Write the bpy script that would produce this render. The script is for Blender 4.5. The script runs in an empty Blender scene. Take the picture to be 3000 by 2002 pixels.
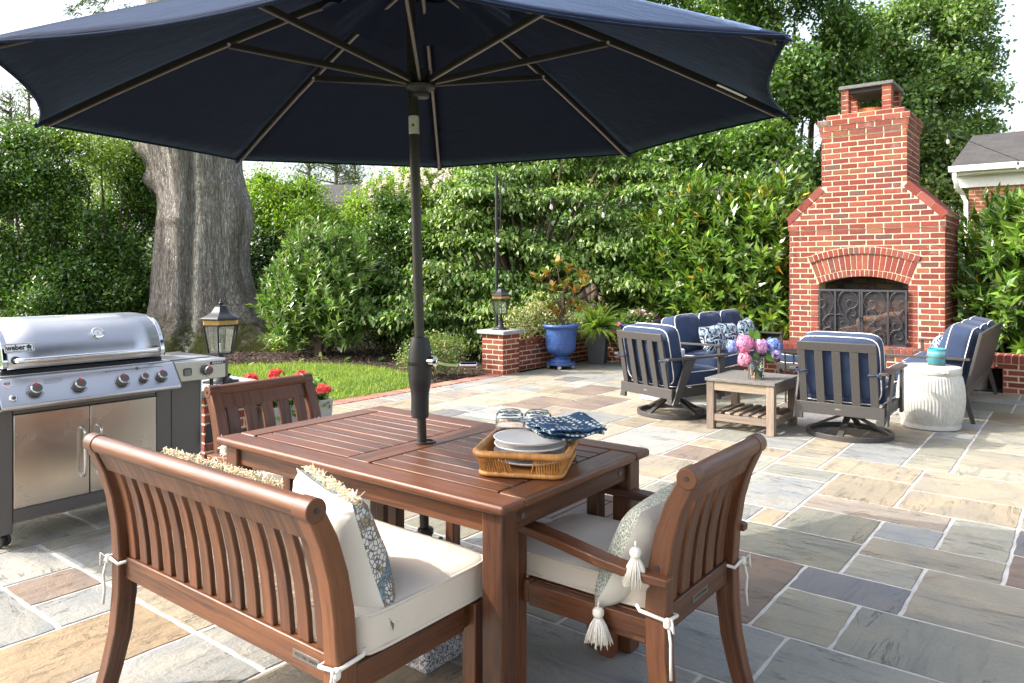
import bpy, math, random
import numpy as np
from mathutils import Vector, Matrix, noise as mnoise
from math import sin, cos, pi, radians, sqrt
random.seed(7); RNG = np.random.default_rng(11)
SC = bpy.context.scene
COL = SC.collection

# ------------------------------------------------------------ mesh builder
class MB:
    def __init__(s):
        s.v=[]; s.f=[]; s.uv=[]; s.mi=[]; s.col=[]; s.c=None; s.m=0; s.xf=None
    def add(s, vs, fs, uvs=None):
        b=len(s.v)
        if s.xf is not None: vs=[s.xf@Vector(p) for p in vs]
        s.v+= [tuple(p) for p in vs]
        for k,f in enumerate(fs):
            s.f.append([b+i for i in f]); s.mi.append(s.m); s.col.append(s.c or (1,1,1))
            s.uv.append(uvs[k] if uvs else [(0,0)]*len(f))
        return b
    def hexa(s, c8):
        """8 corners: bottom ring 0-3, top ring 4-7"""
        c8=[Vector(p) for p in c8]
        fs=[(3,2,1,0),(4,5,6,7),(0,1,5,4),(1,2,6,5),(2,3,7,6),(3,0,4,7)]
        ctr=sum(c8,Vector())/8
        ax=[(c8[1]-c8[0]),(c8[3]-c8[0]),(c8[4]-c8[0])]
        L=[a.length for a in ax]; k=L.index(max(L))
        U=ax[k].normalized() if L[k]>0 else Vector((1,0,0)); o=[a for i,a in enumerate(ax) if i!=k]
        V=o[0].normalized() if o[0].length>0 else Vector((0,1,0)); W=o[1].normalized() if o[1].length>0 else Vector((0,0,1))
        r=(random.random()*40,random.random()*40)
        uvs=[[((c8[i]-ctr).dot(U)+r[0],(c8[i]-ctr).dot(V)+(c8[i]-ctr).dot(W)+r[1]) for i in f] for f in fs]
        o=s.c
        if o is None: k=random.uniform(.72,1.22); s.c=(k,k*random.uniform(.95,1.03),k*random.uniform(.9,1.05))
        s.add(c8,fs,uvs); s.c=o
    def box(s, c, d, rot=None):
        x,y,z=[k/2 for k in d]; c=Vector(c)
        p=[Vector(q) for q in ((-x,-y,-z),(x,-y,-z),(x,y,-z),(-x,y,-z),(-x,-y,z),(x,-y,z),(x,y,z),(-x,y,z))]
        if rot is not None: p=[rot@q for q in p]
        s.hexa([c+q for q in p])
    def b2(s, lo, hi):
        s.box([(a+b)/2 for a,b in zip(lo,hi)],[abs(b-a) for a,b in zip(lo,hi)])
    def bar(s, p0, p1, w, h, up=(0,0,1)):
        p0=Vector(p0);p1=Vector(p1); d=(p1-p0).normalized(); up=Vector(up)
        sx=d.cross(up); 
        if sx.length<1e-4: sx=d.cross(Vector((1,0,0)))
        sx.normalize(); u=sx.cross(d)
        a=sx*w/2; b=u*h/2
        s.hexa([p0-a-b,p0+a-b,p1+a-b,p1-a-b,p0-a+b,p0+a+b,p1+a+b,p1-a+b])
    def sweep(s, pts, w, h, side=(1,0,0), cap=True):
        """rect section swept along pts; side = width axis, h along normal in plane"""
        side=Vector(side).normalized(); n=len(pts); P=[Vector(p) for p in pts]
        ws=w if isinstance(w,(list,tuple)) else [w]*n; hs=h if isinstance(h,(list,tuple)) else [h]*n
        vs=[];L=0;r=(random.random()*40,random.random()*40);Ls=[]
        for i,p in enumerate(P):
            t=(P[min(i+1,n-1)]-P[max(i-1,0)]).normalized(); u=t.cross(side).normalized()
            if i: L+=(P[i]-P[i-1]).length
            Ls.append(L)
            a=side*ws[i]/2;b=u*hs[i]/2
            vs+=[p-a-b,p+a-b,p+a+b,p-a+b]
        fs=[];uv=[]
        off=[0,ws[0],ws[0]+hs[0],2*ws[0]+hs[0],2*ws[0]+2*hs[0]]
        for i in range(n-1):
            for k in range(4):
                a=i*4+k;b=i*4+(k+1)%4
                fs.append((a,b,b+4,a+4)); uv.append([(Ls[i]+r[0],off[k]+r[1]),(Ls[i]+r[0],off[k+1]+r[1]),(Ls[i+1]+r[0],off[k+1]+r[1]),(Ls[i+1]+r[0],off[k]+r[1])])
        if cap:
            fs.append((3,2,1,0));uv.append([(r[0],r[1]+.01*k) for k in range(4)])
            q=4*(n-1);fs.append((q,q+1,q+2,q+3));uv.append([(r[0]+L,r[1]+.01*k) for k in range(4)])
        o=s.c
        if o is None: k=random.uniform(.75,1.2); s.c=(k,k,k)
        s.add(vs,fs,uv); s.c=o
    def tube(s, pts, r, seg=8, cap=True, closed=False):
        P=[Vector(p) for p in pts]; n=len(P); rs=r if isinstance(r,(list,tuple)) else [r]*n
        vs=[]; prev=None; L=0; Ls=[]; ro=random.random()*40
        for i,p in enumerate(P):
            if closed: t=P[(i+1)%n]-P[i-1]
            else: t=P[min(i+1,n-1)]-P[max(i-1,0)]
            t.normalize()
            if prev is None:
                a=t.cross(Vector((0,0,1)))
                if a.length<.05: a=t.cross(Vector((1,0,0)))
            else: a=prev-t*prev.dot(t)
            a.normalize(); prev=a; b=t.cross(a)
            if i: L+=(P[i]-P[i-1]).length
            Ls.append(L)
            for k in range(seg):
                th=2*pi*k/seg; vs.append(p+a*cos(th)*rs[i]+b*sin(th)*rs[i])
        fs=[];uv=[]
        for i in range(n if closed else n-1):
            j=(i+1)%n
            for k in range(seg):
                k2=(k+1)%seg
                fs.append((i*seg+k,i*seg+k2,j*seg+k2,j*seg+k))
                cc=2*pi*rs[i]/seg
                lj=Ls[j] if j else L+.01
                uv.append([(Ls[i]+ro,k*cc+ro),(Ls[i]+ro,(k+1)*cc+ro),(lj+ro,(k+1)*cc+ro),(lj+ro,k*cc+ro)])
        if cap and not closed:
            fs.append(tuple(range(seg-1,-1,-1)));uv.append([(0,0)]*seg)
            q=(n-1)*seg;fs.append(tuple(range(q,q+seg)));uv.append([(0,0)]*seg)
        s.add(vs,fs,uv)
    def cyl(s, p0, p1, r, seg=20): s.tube([p0,p1],r,seg)
    def lathe(s, prof, c=(0,0,0), seg=32, M=None, cap0=True, cap1=True, fn=None):
        """prof list (r,z) ; M optional matrix"""
        vs=[]
        for j,(r,z) in enumerate(prof):
            for k in range(seg):
                th=2*pi*k/seg; rr=r if fn is None else fn(r,z,th)
                vs.append(Vector((rr*cos(th),rr*sin(th),z)))
        if M is not None: vs=[M@v for v in vs]
        vs=[v+Vector(c) for v in vs]
        fs=[]
        for j in range(len(prof)-1):
            for k in range(seg):
                k2=(k+1)%seg; fs.append((j*seg+k,j*seg+k2,(j+1)*seg+k2,(j+1)*seg+k))
        if cap0: fs.append(tuple(range(seg-1,-1,-1)))
        if cap1: q=(len(prof)-1)*seg; fs.append(tuple(range(q,q+seg)))
        s.add(vs,fs)
    def prism(s, poly, z0, z1, M=None):
        """extrude 2D poly (x,y) from z0 to z1; M maps to place"""
        n=len(poly)
        vs=[Vector((x,y,z0)) for x,y in poly]+[Vector((x,y,z1)) for x,y in poly]
        if M is not None: vs=[M@v for v in vs]
        r=random.random()*40
        fs=[tuple(range(n-1,-1,-1)),tuple(range(n,2*n))]+[(k,(k+1)%n,n+(k+1)%n,n+k) for k in range(n)]
        uv=[[(poly[i][0]+r,poly[i][1]+r) for i in f] for f in (range(n-1,-1,-1),range(n))]
        L=0
        for k in range(n):
            a=poly[k];b=poly[(k+1)%n];l=math.hypot(b[0]-a[0],b[1]-a[1])
            uv.append([(L+r,z0),(L+l+r,z0),(L+l+r,z1),(L+r,z1)]);L+=l
        s.add(vs,fs,uv)
    def grid(s, nu, nv, fn, closeu=False, closev=False):
        vs=[fn(i/(nu if closeu else nu-1),j/(nv if closev else nv-1)) for j in range(nv) for i in range(nu)]
        fs=[];uv=[]
        for j in range(nv if closev else nv-1):
            for i in range(nu if closeu else nu-1):
                i2=(i+1)%nu;j2=(j+1)%nv
                fs.append((j*nu+i,j*nu+i2,j2*nu+i2,j2*nu+i)); uv.append([(i/nu,j/nv),((i+1)/nu,j/nv),((i+1)/nu,(j+1)/nv),(i/nu,(j+1)/nv)])
        s.add(vs,fs,uv)
    def superbox(s, c, half, n=10, k=6, puff=0, M=None, dent=0):
        """cushion: superellipsoid box. puff bulges +-z faces"""
        vs=[];fs=[];idx={}
        def vid(p):
            key=tuple(round(q,5) for q in p)
            if key not in idx:
                idx[key]=len(vs)
                x,y,z=p
                q=(abs(x)**k+abs(y)**k+abs(z)**k)**(1/k); x,y,z=x/q,y/q,z/q
                pz=z*half[2]
                e=max(0,(1-x**4))*max(0,(1-y**4))
                pz+=(1 if z>0 else -1)*puff*e*min(1,abs(z)*1.5)
                if dent: pz+=dent*mnoise.noise(Vector((x*2.3+c[0]*3,y*2.3+c[1]*7,z+5)))
                vs.append(Vector((x*half[0],y*half[1],pz)))
            return idx[key]
        g=[-1+2*i/n for i in range(n+1)]
        for ax in range(3):
            for sg in (-1,1):
                for i in range(n):
                    for j in range(n):
                        q=[]
                        for a,b in ((i,j),(i+1,j),(i+1,j+1),(i,j+1)):
                            p=[0,0,0]; p[ax]=sg; p[(ax+1)%3]=g[a]; p[(ax+2)%3]=g[b]; q.append(vid(p))
                        if sg<0: q=q[::-1]
                        fs.append(tuple(q))
        if M is not None: vs=[M@v for v in vs]
        s.add([v+Vector(c) for v in vs],fs,[[(vs[i].x,vs[i].y+vs[i].z) for i in f] for f in fs])
    def mesh(s, name, mats, smooth=35):
        me=bpy.data.meshes.new(name); me.from_pydata(s.v,[],s.f)
        ul=me.uv_layers.new(name='UVMap'); flat=[c for u in s.uv for p in u for c in p]
        ul.data.foreach_set('uv',flat)
        ca=me.color_attributes.new('Col','FLOAT_COLOR','CORNER')
        fc=[]
        for f,c in zip(s.f,s.col): fc+= [c[0],c[1],c[2],1.0]*len(f)
        ca.data.foreach_set('color',fc)
        for m in (mats if isinstance(mats,(list,tuple)) else [mats]): me.materials.append(m)
        me.polygons.foreach_set('material_index',s.mi)
        me.update()
        if smooth:
            me.shade_smooth()
            if smooth<180: me.set_sharp_from_angle(angle=radians(smooth))
        return me
    def build(s, name, mats, parent=None, bevel=0, seg=2, smooth=35, label=None, subsurf=0, ang=40):
        o=bpy.data.objects.new(name,s.mesh(name,mats,smooth)); COL.objects.link(o)
        if parent is not None: o.parent=parent
        if bevel:
            b=o.modifiers.new('bevel','BEVEL'); b.width=bevel; b.segments=seg; b.limit_method='ANGLE'; b.angle_limit=radians(ang); b.harden_normals=False
        if subsurf:
            m=o.modifiers.new('sub','SUBSURF'); m.levels=subsurf; m.render_levels=subsurf
        if label: o['label']=label
        return o

def npmesh(name, V, F, mat, cols=None, parent=None, smooth=False, uv=None):
    """fast numpy mesh; F (n,k) int; cols (n,3) per face"""
    me=bpy.data.meshes.new(name); n,k=F.shape
    me.vertices.add(len(V)); me.vertices.foreach_set('co',np.asarray(V,np.float32).ravel())
    me.loops.add(n*k); me.loops.foreach_set('vertex_index',F.astype(np.int32).ravel())
    me.polygons.add(n); me.polygons.foreach_set('loop_start',np.arange(0,n*k,k,dtype=np.int32))
    try: me.polygons.foreach_set('loop_total',np.full(n,k,dtype=np.int32))
    except Exception: pass
    me.update(calc_edges=True)
    if cols is not None:
        ca=me.color_attributes.new('Col','FLOAT_COLOR','CORNER')
        c=np.ones((n,k,4),np.float32); c[:,:,:3]=np.asarray(cols,np.float32)[:,None,:]
        ca.data.foreach_set('color',c.ravel())
    if smooth: me.shade_smooth()
    me.materials.append(mat)
    o=bpy.data.objects.new(name,me); COL.objects.link(o)
    if parent is not None: o.parent=parent
    return o

def thing(name,label,cat,loc=(0,0,0),rz=0,group=None):
    o=bpy.data.objects.new(name,None); COL.objects.link(o); o.empty_display_size=.1
    o.location=loc; o.rotation_euler=(0,0,rz); o['label']=label; o['category']=cat
    if group: o['group']=group
    return o
def tag(o,label,cat,group=None):
    o['label']=label; o['category']=cat
    if group: o['group']=group
    return o
def struct(o): o['kind']='structure'; return o
def stuff(o): o['kind']='stuff'; return o
def dup(root,loc,rz,label,group=None):
    r=root.copy(); COL.objects.link(r); r.location=loc; r.rotation_euler=(0,0,rz); r['label']=label
    if group: r['group']=group
    for ch in list(root.children):
        c=ch.copy(); COL.objects.link(c); c.parent=r
        for g in list(ch.children):
            d=g.copy(); COL.objects.link(d); d.parent=c
    return r
def text_mb(body,size,depth=.0006,M=None,bold=0,sx=1.0):
    cu=bpy.data.curves.new('lettering','FONT'); cu.body=body; cu.size=size; cu.extrude=depth; cu.offset=bold
    cu.align_x='CENTER'; cu.align_y='CENTER'; cu.resolution_u=3
    o=bpy.data.objects.new('lettering',cu); COL.objects.link(o)
    dg=bpy.context.evaluated_depsgraph_get(); me=bpy.data.meshes.new_from_object(o.evaluated_get(dg))
    m=MB(); vs=[Vector((v.co.x*sx,v.co.y,v.co.z)) for v in me.vertices]
    if M is not None: vs=[M@v for v in vs]
    m.add(vs,[tuple(p.vertices) for p in me.polygons])
    bpy.data.objects.remove(o); bpy.data.curves.remove(cu); bpy.data.meshes.remove(me)
    return m
def frame(o,x,y):
    """matrix with columns x,y,x^y at origin o"""
    x=Vector(x).normalized(); y=Vector(y).normalized(); z=x.cross(y)
    return Matrix(((x.x,y.x,z.x,o[0]),(x.y,y.y,z.y,o[1]),(x.z,y.z,z.z,o[2]),(0,0,0,1)))

# ------------------------------------------------------------ materials
class N:
    def __init__(s,name):
        s.m=bpy.data.materials.new(name); s.m.use_nodes=True; s.t=s.m.node_tree; s.t.nodes.clear()
        s.out=s.n('ShaderNodeOutputMaterial'); s.b=s.n('ShaderNodeBsdfPrincipled'); s.l(s.b.outputs[0],s.out.inputs[0])
    def n(s,t,**k):
        x=s.t.nodes.new(t)
        for a,v in k.items(): setattr(x,a,v)
        return x
    def l(s,a,b): s.t.links.new(a,b)
    def set(s,**k):
        for a,v in k.items():
            i=s.b.inputs[a.replace('_',' ')]
            if hasattr(v,'is_linked') or hasattr(v,'links'): s.l(v,i)
            else: i.default_value=(*v,1) if isinstance(v,tuple) and len(v)==3 else v
        return s
    def attr(s,name='Col'): return s.n('ShaderNodeAttribute',attribute_name=name).outputs['Color']
    def co(s,kind='Object',scale=(1,1,1),rot=(0,0,0)):
        t=s.n('ShaderNodeTexCoord'); m=s.n('ShaderNodeMapping'); m.inputs['Scale'].default_value=scale; m.inputs['Rotation'].default_value=rot
        s.l(t.outputs[kind],m.inputs[0]); return m.outputs[0]
    def noise(s,co,scale=5,detail=4,rough=.6,dist=0):
        x=s.n('ShaderNodeTexNoise'); x.inputs['Scale'].default_value=scale; x.inputs['Detail'].default_value=detail; x.inputs['Roughness'].default_value=rough; x.inputs['Distortion'].default_value=dist
        s.l(co,x.inputs['Vector']); return x.outputs[0]
    def vor(s,co,scale=5,feature='F1',out='Distance',rnd=1):
        x=s.n('ShaderNodeTexVoronoi',feature=feature); x.inputs['Scale'].default_value=scale; x.inputs['Randomness'].default_value=rnd
        s.l(co,x.inputs['Vector']); return x.outputs[out]
    def ramp(s,fac,stops,interp='LINEAR'):
        x=s.n('ShaderNodeValToRGB'); x.color_ramp.interpolation=interp; e=x.color_ramp.elements
        while len(e)<len(stops): e.new(.5)
        for el,(p,c) in zip(e,stops):
            el.position=p; el.color=(*c,1) if isinstance(c,tuple) else (c,c,c,1)
        s.l(fac,x.inputs[0]); return x.outputs[0]
    def mix(s,fac,a,b,mode='MIX'):
        x=s.n('ShaderNodeMix',data_type='RGBA',blend_type=mode)
        for v,i in ((fac,0),(a,6),(b,7)):
            if hasattr(v,'links'): s.l(v,x.inputs[i])
            else: x.inputs[i].default_value=v if i==0 else ((*v,1) if isinstance(v,tuple) else (v,v,v,1))
        return x.outputs[2]
    def math(s,op,a,b=0):
        x=s.n('ShaderNodeMath',operation=op)
        for v,i in ((a,0),(b,1)):
            if hasattr(v,'links'): s.l(v,x.inputs[i])
            else: x.inputs[i].default_value=v
        return x.outputs[0]
    def bump(s,h,strength=.3,dist=.01,prev=None):
        x=s.n('ShaderNodeBump'); x.inputs['Strength'].default_value=strength; x.inputs['Distance'].default_value=dist
        s.l(h,x.inputs['Height'])
        if prev is not None: s.l(prev,x.inputs['Normal'])
        s.l(x.outputs[0],s.b.inputs['Normal']); return x.outputs[0]

def simple(name,col,rough=.5,metal=0,var=.15,scale=30,bump=0,spec=.5,bdist=.002,bscale=None):
    n=N(name); c=n.co(); f=n.noise(c,scale,4)
    lo=tuple(x*(1-var) for x in col); hi=tuple(min(1,x*(1+var)) for x in col)
    n.set(Base_Color=n.ramp(f,[(.3,lo),(.7,hi)]),Roughness=rough,Metallic=metal,Specular_IOR_Level=spec)
    if bump: n.bump(n.noise(c,bscale or scale*6,3),bump,bdist)
    return n.m

def wood(name,dark,light,rough=.42,coat=.13,sc=1.0):
    n=N(name); c=n.co('UV',(3*sc,60*sc,1)); g=n.noise(c,1.0,5,.65,.6)
    c2=n.co('UV',(.8,5,1)); g2=n.noise(c2,1.0,3,.5)
    f=n.math('ADD',n.math('MULTIPLY',g,.6),n.math('MULTIPLY',g2,.45))
    col=n.ramp(f,[(.40,tuple(x*.75 for x in dark)),(.5,tuple((a+b)/2 for a,b in zip(dark,light))),(.63,light)])
    col=n.mix(1,col,n.attr(),'MULTIPLY')
    wt=n.noise(n.co('UV',(2.5,7,1)),1,4,.65,.8); col=n.mix(n.ramp(wt,[(.56,0.0),(.72,.35)]),col,light)
    pores=n.noise(n.co('UV',(14*sc,260*sc,1)),1,2,.6)
    col=n.mix(n.ramp(pores,[(.3,.45),(.42,0.0)]),col,tuple(x*.45 for x in dark))
    n.set(Base_Color=col,Roughness=n.mix(n.ramp(wt,[(.45,0.0),(.7,.8)]),n.ramp(g,[(.3,rough+.1),(.7,rough-.06)]),rough+.2),Coat_Weight=coat,Coat_Roughness=.3)
    n.bump(n.math('ADD',pores,g),.25,.0012)
    return n.m

def fabric(name,col,scale=500,var=.1,rough=.9,bump=.25,sheen=.2,trans=0,fade=None,spec=.3,stint=(1,1,1)):
    n=N(name); c=n.co('Object'); w=n.n('ShaderNodeTexWave'); w.inputs['Scale'].default_value=scale*.3; n.l(c,w.inputs['Vector'])
    f=n.noise(c,scale,2,.7); f2=n.noise(c,6,3)
    lo=tuple(x*(1-var) for x in col); hi=tuple(min(1,x*(1+var)) for x in col)
    cc=n.mix(f,lo,hi)
    if fade: cc=n.mix(n.ramp(f2,[(.35,0.0),(.7,.6)]),cc,fade)
    n.set(Base_Color=cc,Roughness=rough,Sheen_Weight=sheen,Sheen_Roughness=.3,Sheen_Tint=stint,Specular_IOR_Level=spec)
    b=n.bump(n.noise(c,10,4,.55,.8),.45,.012); n.bump(f,bump,.001,b)
    if trans:
        t=n.n('ShaderNodeBsdfTranslucent'); n.l(cc,t.inputs[0]); mx=n.n('ShaderNodeMixShader'); mx.inputs[0].default_value=trans
        n.l(n.b.outputs[0],mx.inputs[1]); n.l(t.outputs[0],mx.inputs[2]); n.l(mx.outputs[0],n.out.inputs[0])
    return n.m

def leafmat(name,trans=.35,rough=.42,spec=.5,tint=(1.35,1.5,.5)):
    n=N(name); c=n.attr()
    v=n.noise(n.co('Object'),.9,3); cv=n.mix(n.ramp(v,[(.3,0.0),(.7,.35)]),c,n.mix(1,c,(1.5,1.25,.7),'MULTIPLY'))
    n.set(Base_Color=cv,Roughness=rough,Specular_IOR_Level=spec)
    t=n.n('ShaderNodeBsdfTranslucent'); n.l(n.mix(1,cv,tint,'MULTIPLY'),t.inputs[0])
    mx=n.n('ShaderNodeMixShader'); mx.inputs[0].default_value=trans
    n.l(n.b.outputs[0],mx.inputs[1]); n.l(t.outputs[0],mx.inputs[2]); n.l(mx.outputs[0],n.out.inputs[0])
    return n.m

MT={}
MT['wood']=wood('brown_stained_wood',(.052,.0155,.0055),(.145,.049,.0155))
MT['teak']=wood('weathered_teak',(.15,.115,.08),(.27,.21,.155),rough=.7,coat=0)
def m_brick():
    n=N('red_brick'); c=n.co('Object'); a=n.attr()
    f=n.noise(c,28,5,.7); g=n.noise(c,150,3,.7)
    col=n.mix(n.ramp(f,[(.35,.0),(.75,.5)]),a,n.mix(1,a,(1.5,1.6,1.6),'MULTIPLY'))
    col=n.mix(n.ramp(g,[(.3,.45),(.5,0.0)]),col,(.05,.02,.015))
    col=n.mix(n.ramp(n.noise(c,3.3,4,.6),[(.62,0.0),(.8,.38)]),col,(.55,.47,.42))
    n.set(Base_Color=col,Roughness=.88,Specular_IOR_Level=.25); n.bump(n.math('ADD',f,n.math('MULTIPLY',g,.6)),.5,.004); return n.m
MT['brick']=m_brick()
MT['mortar']=simple('sand_mortar',(.64,.51,.345),.95,var=.18,scale=14,bump=.6,bdist=.004,bscale=120,spec=.15)
MT['sooty']=simple('sooty_firebrick',(.11,.095,.08),.95,var=.6,scale=6,bump=.4)
MT['blackmetal']=simple('black_painted_metal',(.022,.023,.026),.45,.3,var=.2,scale=20,bump=.12)
MT['graymetal']=simple('brushed_dark_gray_aluminium',(.060,.056,.053),.5,.25,var=.12,scale=60,bump=.1)
MT['bronze']=simple('dark_bronze_powder_coat',(.052,.047,.044),.36,.5,var=.15,scale=200,bump=.08)
MT['ribunder']=simple('rib_underside',(.16,.14,.125),.4,.5,var=.1)
MT['alu']=simple('bare_aluminium',(.62,.63,.65),.5,.55,var=.08,scale=50)
MT['chrome']=simple('polished_chrome',(.75,.75,.76),.09,1,var=.03)
MT['blackplastic']=simple('black_plastic',(.018,.018,.019),.5,var=.2)
MT['knobgray']=simple('knob_gray_plastic',(.09,.085,.082),.5,.1,var=.1,scale=60)
MT['red']=simple('red_paint',(.75,.02,.02),.4,var=.05)
MT['white']=simple('white_paint',(.8,.8,.78),.5,var=.05)
MT['label']=simple('white_print',(.75,.75,.74),.6,var=.04)
def m_steel(name,base,rough,vert=False,cart=False):
    n=N(name); sc=(2,400,400) if not vert else (300,300,2)
    g=n.noise(n.co('Object',sc),1,3,.6); d=n.noise(n.co('Object'),4,3)
    n.set(Base_Color=n.ramp(g,[(.3,tuple(x*.9 for x in base)),(.7,base)]),Metallic=1.0,Roughness=n.ramp(d,[(.3,rough-.05),(.7,rough+.07)]),Anisotropic=.5)
    n.bump(g,.05,.001); return n.m
MT['steel']=m_steel('brushed_stainless',(.56,.56,.57),.33)
MT['steeldoor']=m_steel('brushed_stainless_door',(.60,.57,.53),.24,True)
MT['graypaint']=simple('gray_grill_enamel',(.135,.130,.125),.42,.35,var=.06,scale=400)
MT['canopy']=fabric('navy_canopy_cloth',(.0140,.0200,.040),scale=420,var=.7,trans=.015,sheen=.45,rough=.85,spec=.06,stint=(.2,.29,.5))
MT['beige']=fabric('cream_cushion_cloth',(.62,.545,.455),scale=700,var=.04,bump=.12,sheen=.1)
MT['navy']=fabric('slate_blue_cushion_cloth',(.028,.042,.085),scale=500,var=.35,sheen=.1,fade=(.034,.055,.112))
MT['piping']=fabric('white_piping',(.72,.70,.66),scale=400,var=.05)
MT['offwhite']=fabric('off_white_linen',(.70,.66,.59),scale=500,var=.05,bump=.2)
MT['fringe']=fabric('golden_fringe',(.72,.60,.42),scale=300,var=.25)
MT['tassel']=fabric('ivory_yarn',(.78,.74,.66),scale=300,var=.1)
def m_sage():
    n=N('sage_woven_band'); c=n.co('Object'); f=n.noise(c,170,2,.8)
    n.set(Base_Color=n.ramp(f,[(.40,(.13,.16,.13)),(.55,(.42,.44,.38)),(.68,(.75,.73,.68))]),Roughness=.95); n.bump(f,.7,.003); return n.m
MT['sage']=m_sage()
def m_embroid():
    n=N('embroidered_band'); c=n.co('Object')
    e=n.vor(c,75,'DISTANCE_TO_EDGE'); v=n.vor(c,24,'F1','Color')
    base=n.ramp(v,[(.25,(.10,.22,.27)),(.33,(.68,.64,.56)),(.5,(.62,.58,.50)),(.58,(.33,.22,.10)),(.66,(.09,.16,.20)),(.75,(.66,.62,.55))],'CONSTANT')
    col=n.mix(n.ramp(e,[(.07,1.0),(.13,0.0)]),base,(.05,.045,.05))
    f=n.noise(c,300,2,.8); col=n.mix(n.math('MULTIPLY',f,.3),col,(.6,.56,.5))
    n.set(Base_Color=col,Roughness=.95); n.bump(n.math('ADD',f,e),.6,.003); return n.m
MT['embroid']=m_embroid()
def m_paisley():
    n=N('navy_paisley_cloth'); c=n.co('Object'); d=n.noise(c,9,2,.5,1.2)
    w=n.n('ShaderNodeTexVoronoi',feature='SMOOTH_F1'); w.inputs['Scale'].default_value=11; n.l(n.mix(.16,c,d),w.inputs['Vector'])
    s=n.math('SINE',n.math('MULTIPLY',w.outputs['Distance'],30)); big=n.noise(c,8,3,.6,1.5)
    pat=n.mix(n.ramp(s,[(.45,0.0),(.55,1.0)]),(.012,.022,.06),(.62,.66,.66))
    col=n.mix(n.ramp(big,[(.50,0.0),(.54,1.0)],'LINEAR'),pat,n.mix(n.ramp(s,[(.3,0.0),(.7,1.0)]),(.22,.34,.44),(.55,.62,.64)))
    n.set(Base_Color=col,Roughness=.9); return n.m
MT['paisley']=m_paisley()
def m_napkin():
    n=N('indigo_block_print'); c=n.co('Object',(1,1,1),(0,0,.5)); 
    br=n.n('ShaderNodeTexVoronoi'); br.inputs['Scale'].default_value=50; br.inputs['Randomness'].default_value=.25; n.l(c,br.inputs['Vector'])
    f=n.noise(c,260,2,.8); dd=n.math('ADD',br.outputs['Distance'],n.math('MULTIPLY',f,.28))
    col=n.mix(n.ramp(dd,[(.45,1.0),(.52,0.0)]),n.mix(f,(.014,.05,.115),(.02,.075,.16)),(.62,.66,.66))
    n.set(Base_Color=col,Roughness=.9); n.bump(n.noise(c,30,3),.3,.004); return n.m
MT['napkin']=m_napkin()
def m_stone():
    n=N('flagstone'); c=n.co('Object'); a=n.attr()
    # every stone carries a random id in its UVs so veins do not run across joints
    uv=n.co('UV'); 
    sw=n.noise(uv,2.2,6,.62,.9); gr=n.noise(uv,60,4,.7); st=n.noise(n.co('UV',(1.2,9,1)),1.4,5,.65,1.0)
    col=n.mix(n.ramp(sw,[(.36,0.0),(.64,.85)]),a,n.mix(1,a,(1.42,1.28,1.08),'MULTIPLY'))
    col=n.mix(n.ramp(st,[(.52,0.0),(.66,.55)]),col,n.mix(1,a,(.60,.60,.60),'MULTIPLY'))
    rust=n.noise(uv,1.1,5,.65,1.5); col=n.mix(n.ramp(rust,[(.60,0.0),(.72,.5)]),col,(.17,.11,.07))
    col=n.mix(n.ramp(gr,[(.3,.22),(.6,0.0)]),col,(.10,.10,.09))
    cr=n.noise(n.co('UV',(1.3,8,1)),1.0,6,.68,.7)
    crack=n.ramp(cr,[(.490,0.0),(.502,1.0),(.507,0.0)])
    gate=n.ramp(n.noise(uv,3.1,2),[(.50,0.0),(.58,.9)])
    ck=n.math('MULTIPLY',crack,gate)
    col=n.mix(n.math('MULTIPLY',ck,.75),col,(.07,.065,.055))
    n.set(Base_Color=col,Roughness=n.ramp(sw,[(.3,.62),(.7,.8)]),Specular_IOR_Level=.4)
    b=n.bump(n.math('ADD',n.noise(uv,9,6,.7,.4),n.math('MULTIPLY',ck,-.6)),.8,.016); n.bump(gr,.25,.002,b); return n.m
MT['stone']=m_stone()
MT['grout']=simple('pale_grout',(.47,.455,.43),.95,var=.2,scale=9,bump=.6,bdist=.004,bscale=90,spec=.2)
MT['bluestone']=simple('bluestone_cap',(.29,.30,.30),.85,var=.15,scale=9,bump=.4,bdist=.004)
MT['limestone']=simple('pale_stone_trough',(.42,.40,.37),.9,var=.12,scale=12,bump=.4)
def m_granite():
    n=N('speckled_granite'); c=n.co('Object'); v=n.vor(c,190,'F1','Color'); f=n.noise(c,12,3)
    n.set(Base_Color=n.ramp(v,[(.2,(.05,.05,.05)),(.35,(.22,.21,.21)),(.6,(.42,.41,.40)),(.8,(.6,.59,.58))]),Roughness=.75); n.bump(n.noise(c,120,3),.5,.004); return n.m
MT['granite']=m_granite()
def m_glaze():
    n=N('cobalt_glaze'); c=n.co('Object'); f=n.noise(c,60,4,.8); g=n.noise(c,5,3)
    col=n.ramp(f,[(.3,(.018,.05,.17)),(.55,(.04,.10,.30)),(.72,(.20,.30,.52))]); col=n.mix(n.ramp(g,[(.5,0.0),(.8,.35)]),col,(.03,.05,.12))
    n.set(Base_Color=col,Roughness=.42,Specular_IOR_Level=.5); n.bump(f,.35,.002); return n.m
MT['glaze']=m_glaze()
MT['slate']=simple('charcoal_composite',(.085,.083,.082),.75,var=.15,scale=60,bump=.4)
MT['ceramic']=simple('white_crackle_ceramic',(.47,.46,.42),.4,var=.14,scale=25,bump=.1)
MT['zinc']=simple('galvanised_zinc',(.45,.46,.47),.42,.9,var=.15,scale=20)
MT['tabletopdark']=simple('dark_slate_top',(.135,.125,.112),.6,var=.25,scale=40,bump=.2)
MT['plate']=simple('matte_white_plate',(.82,.81,.80),.45,var=.02)
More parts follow.
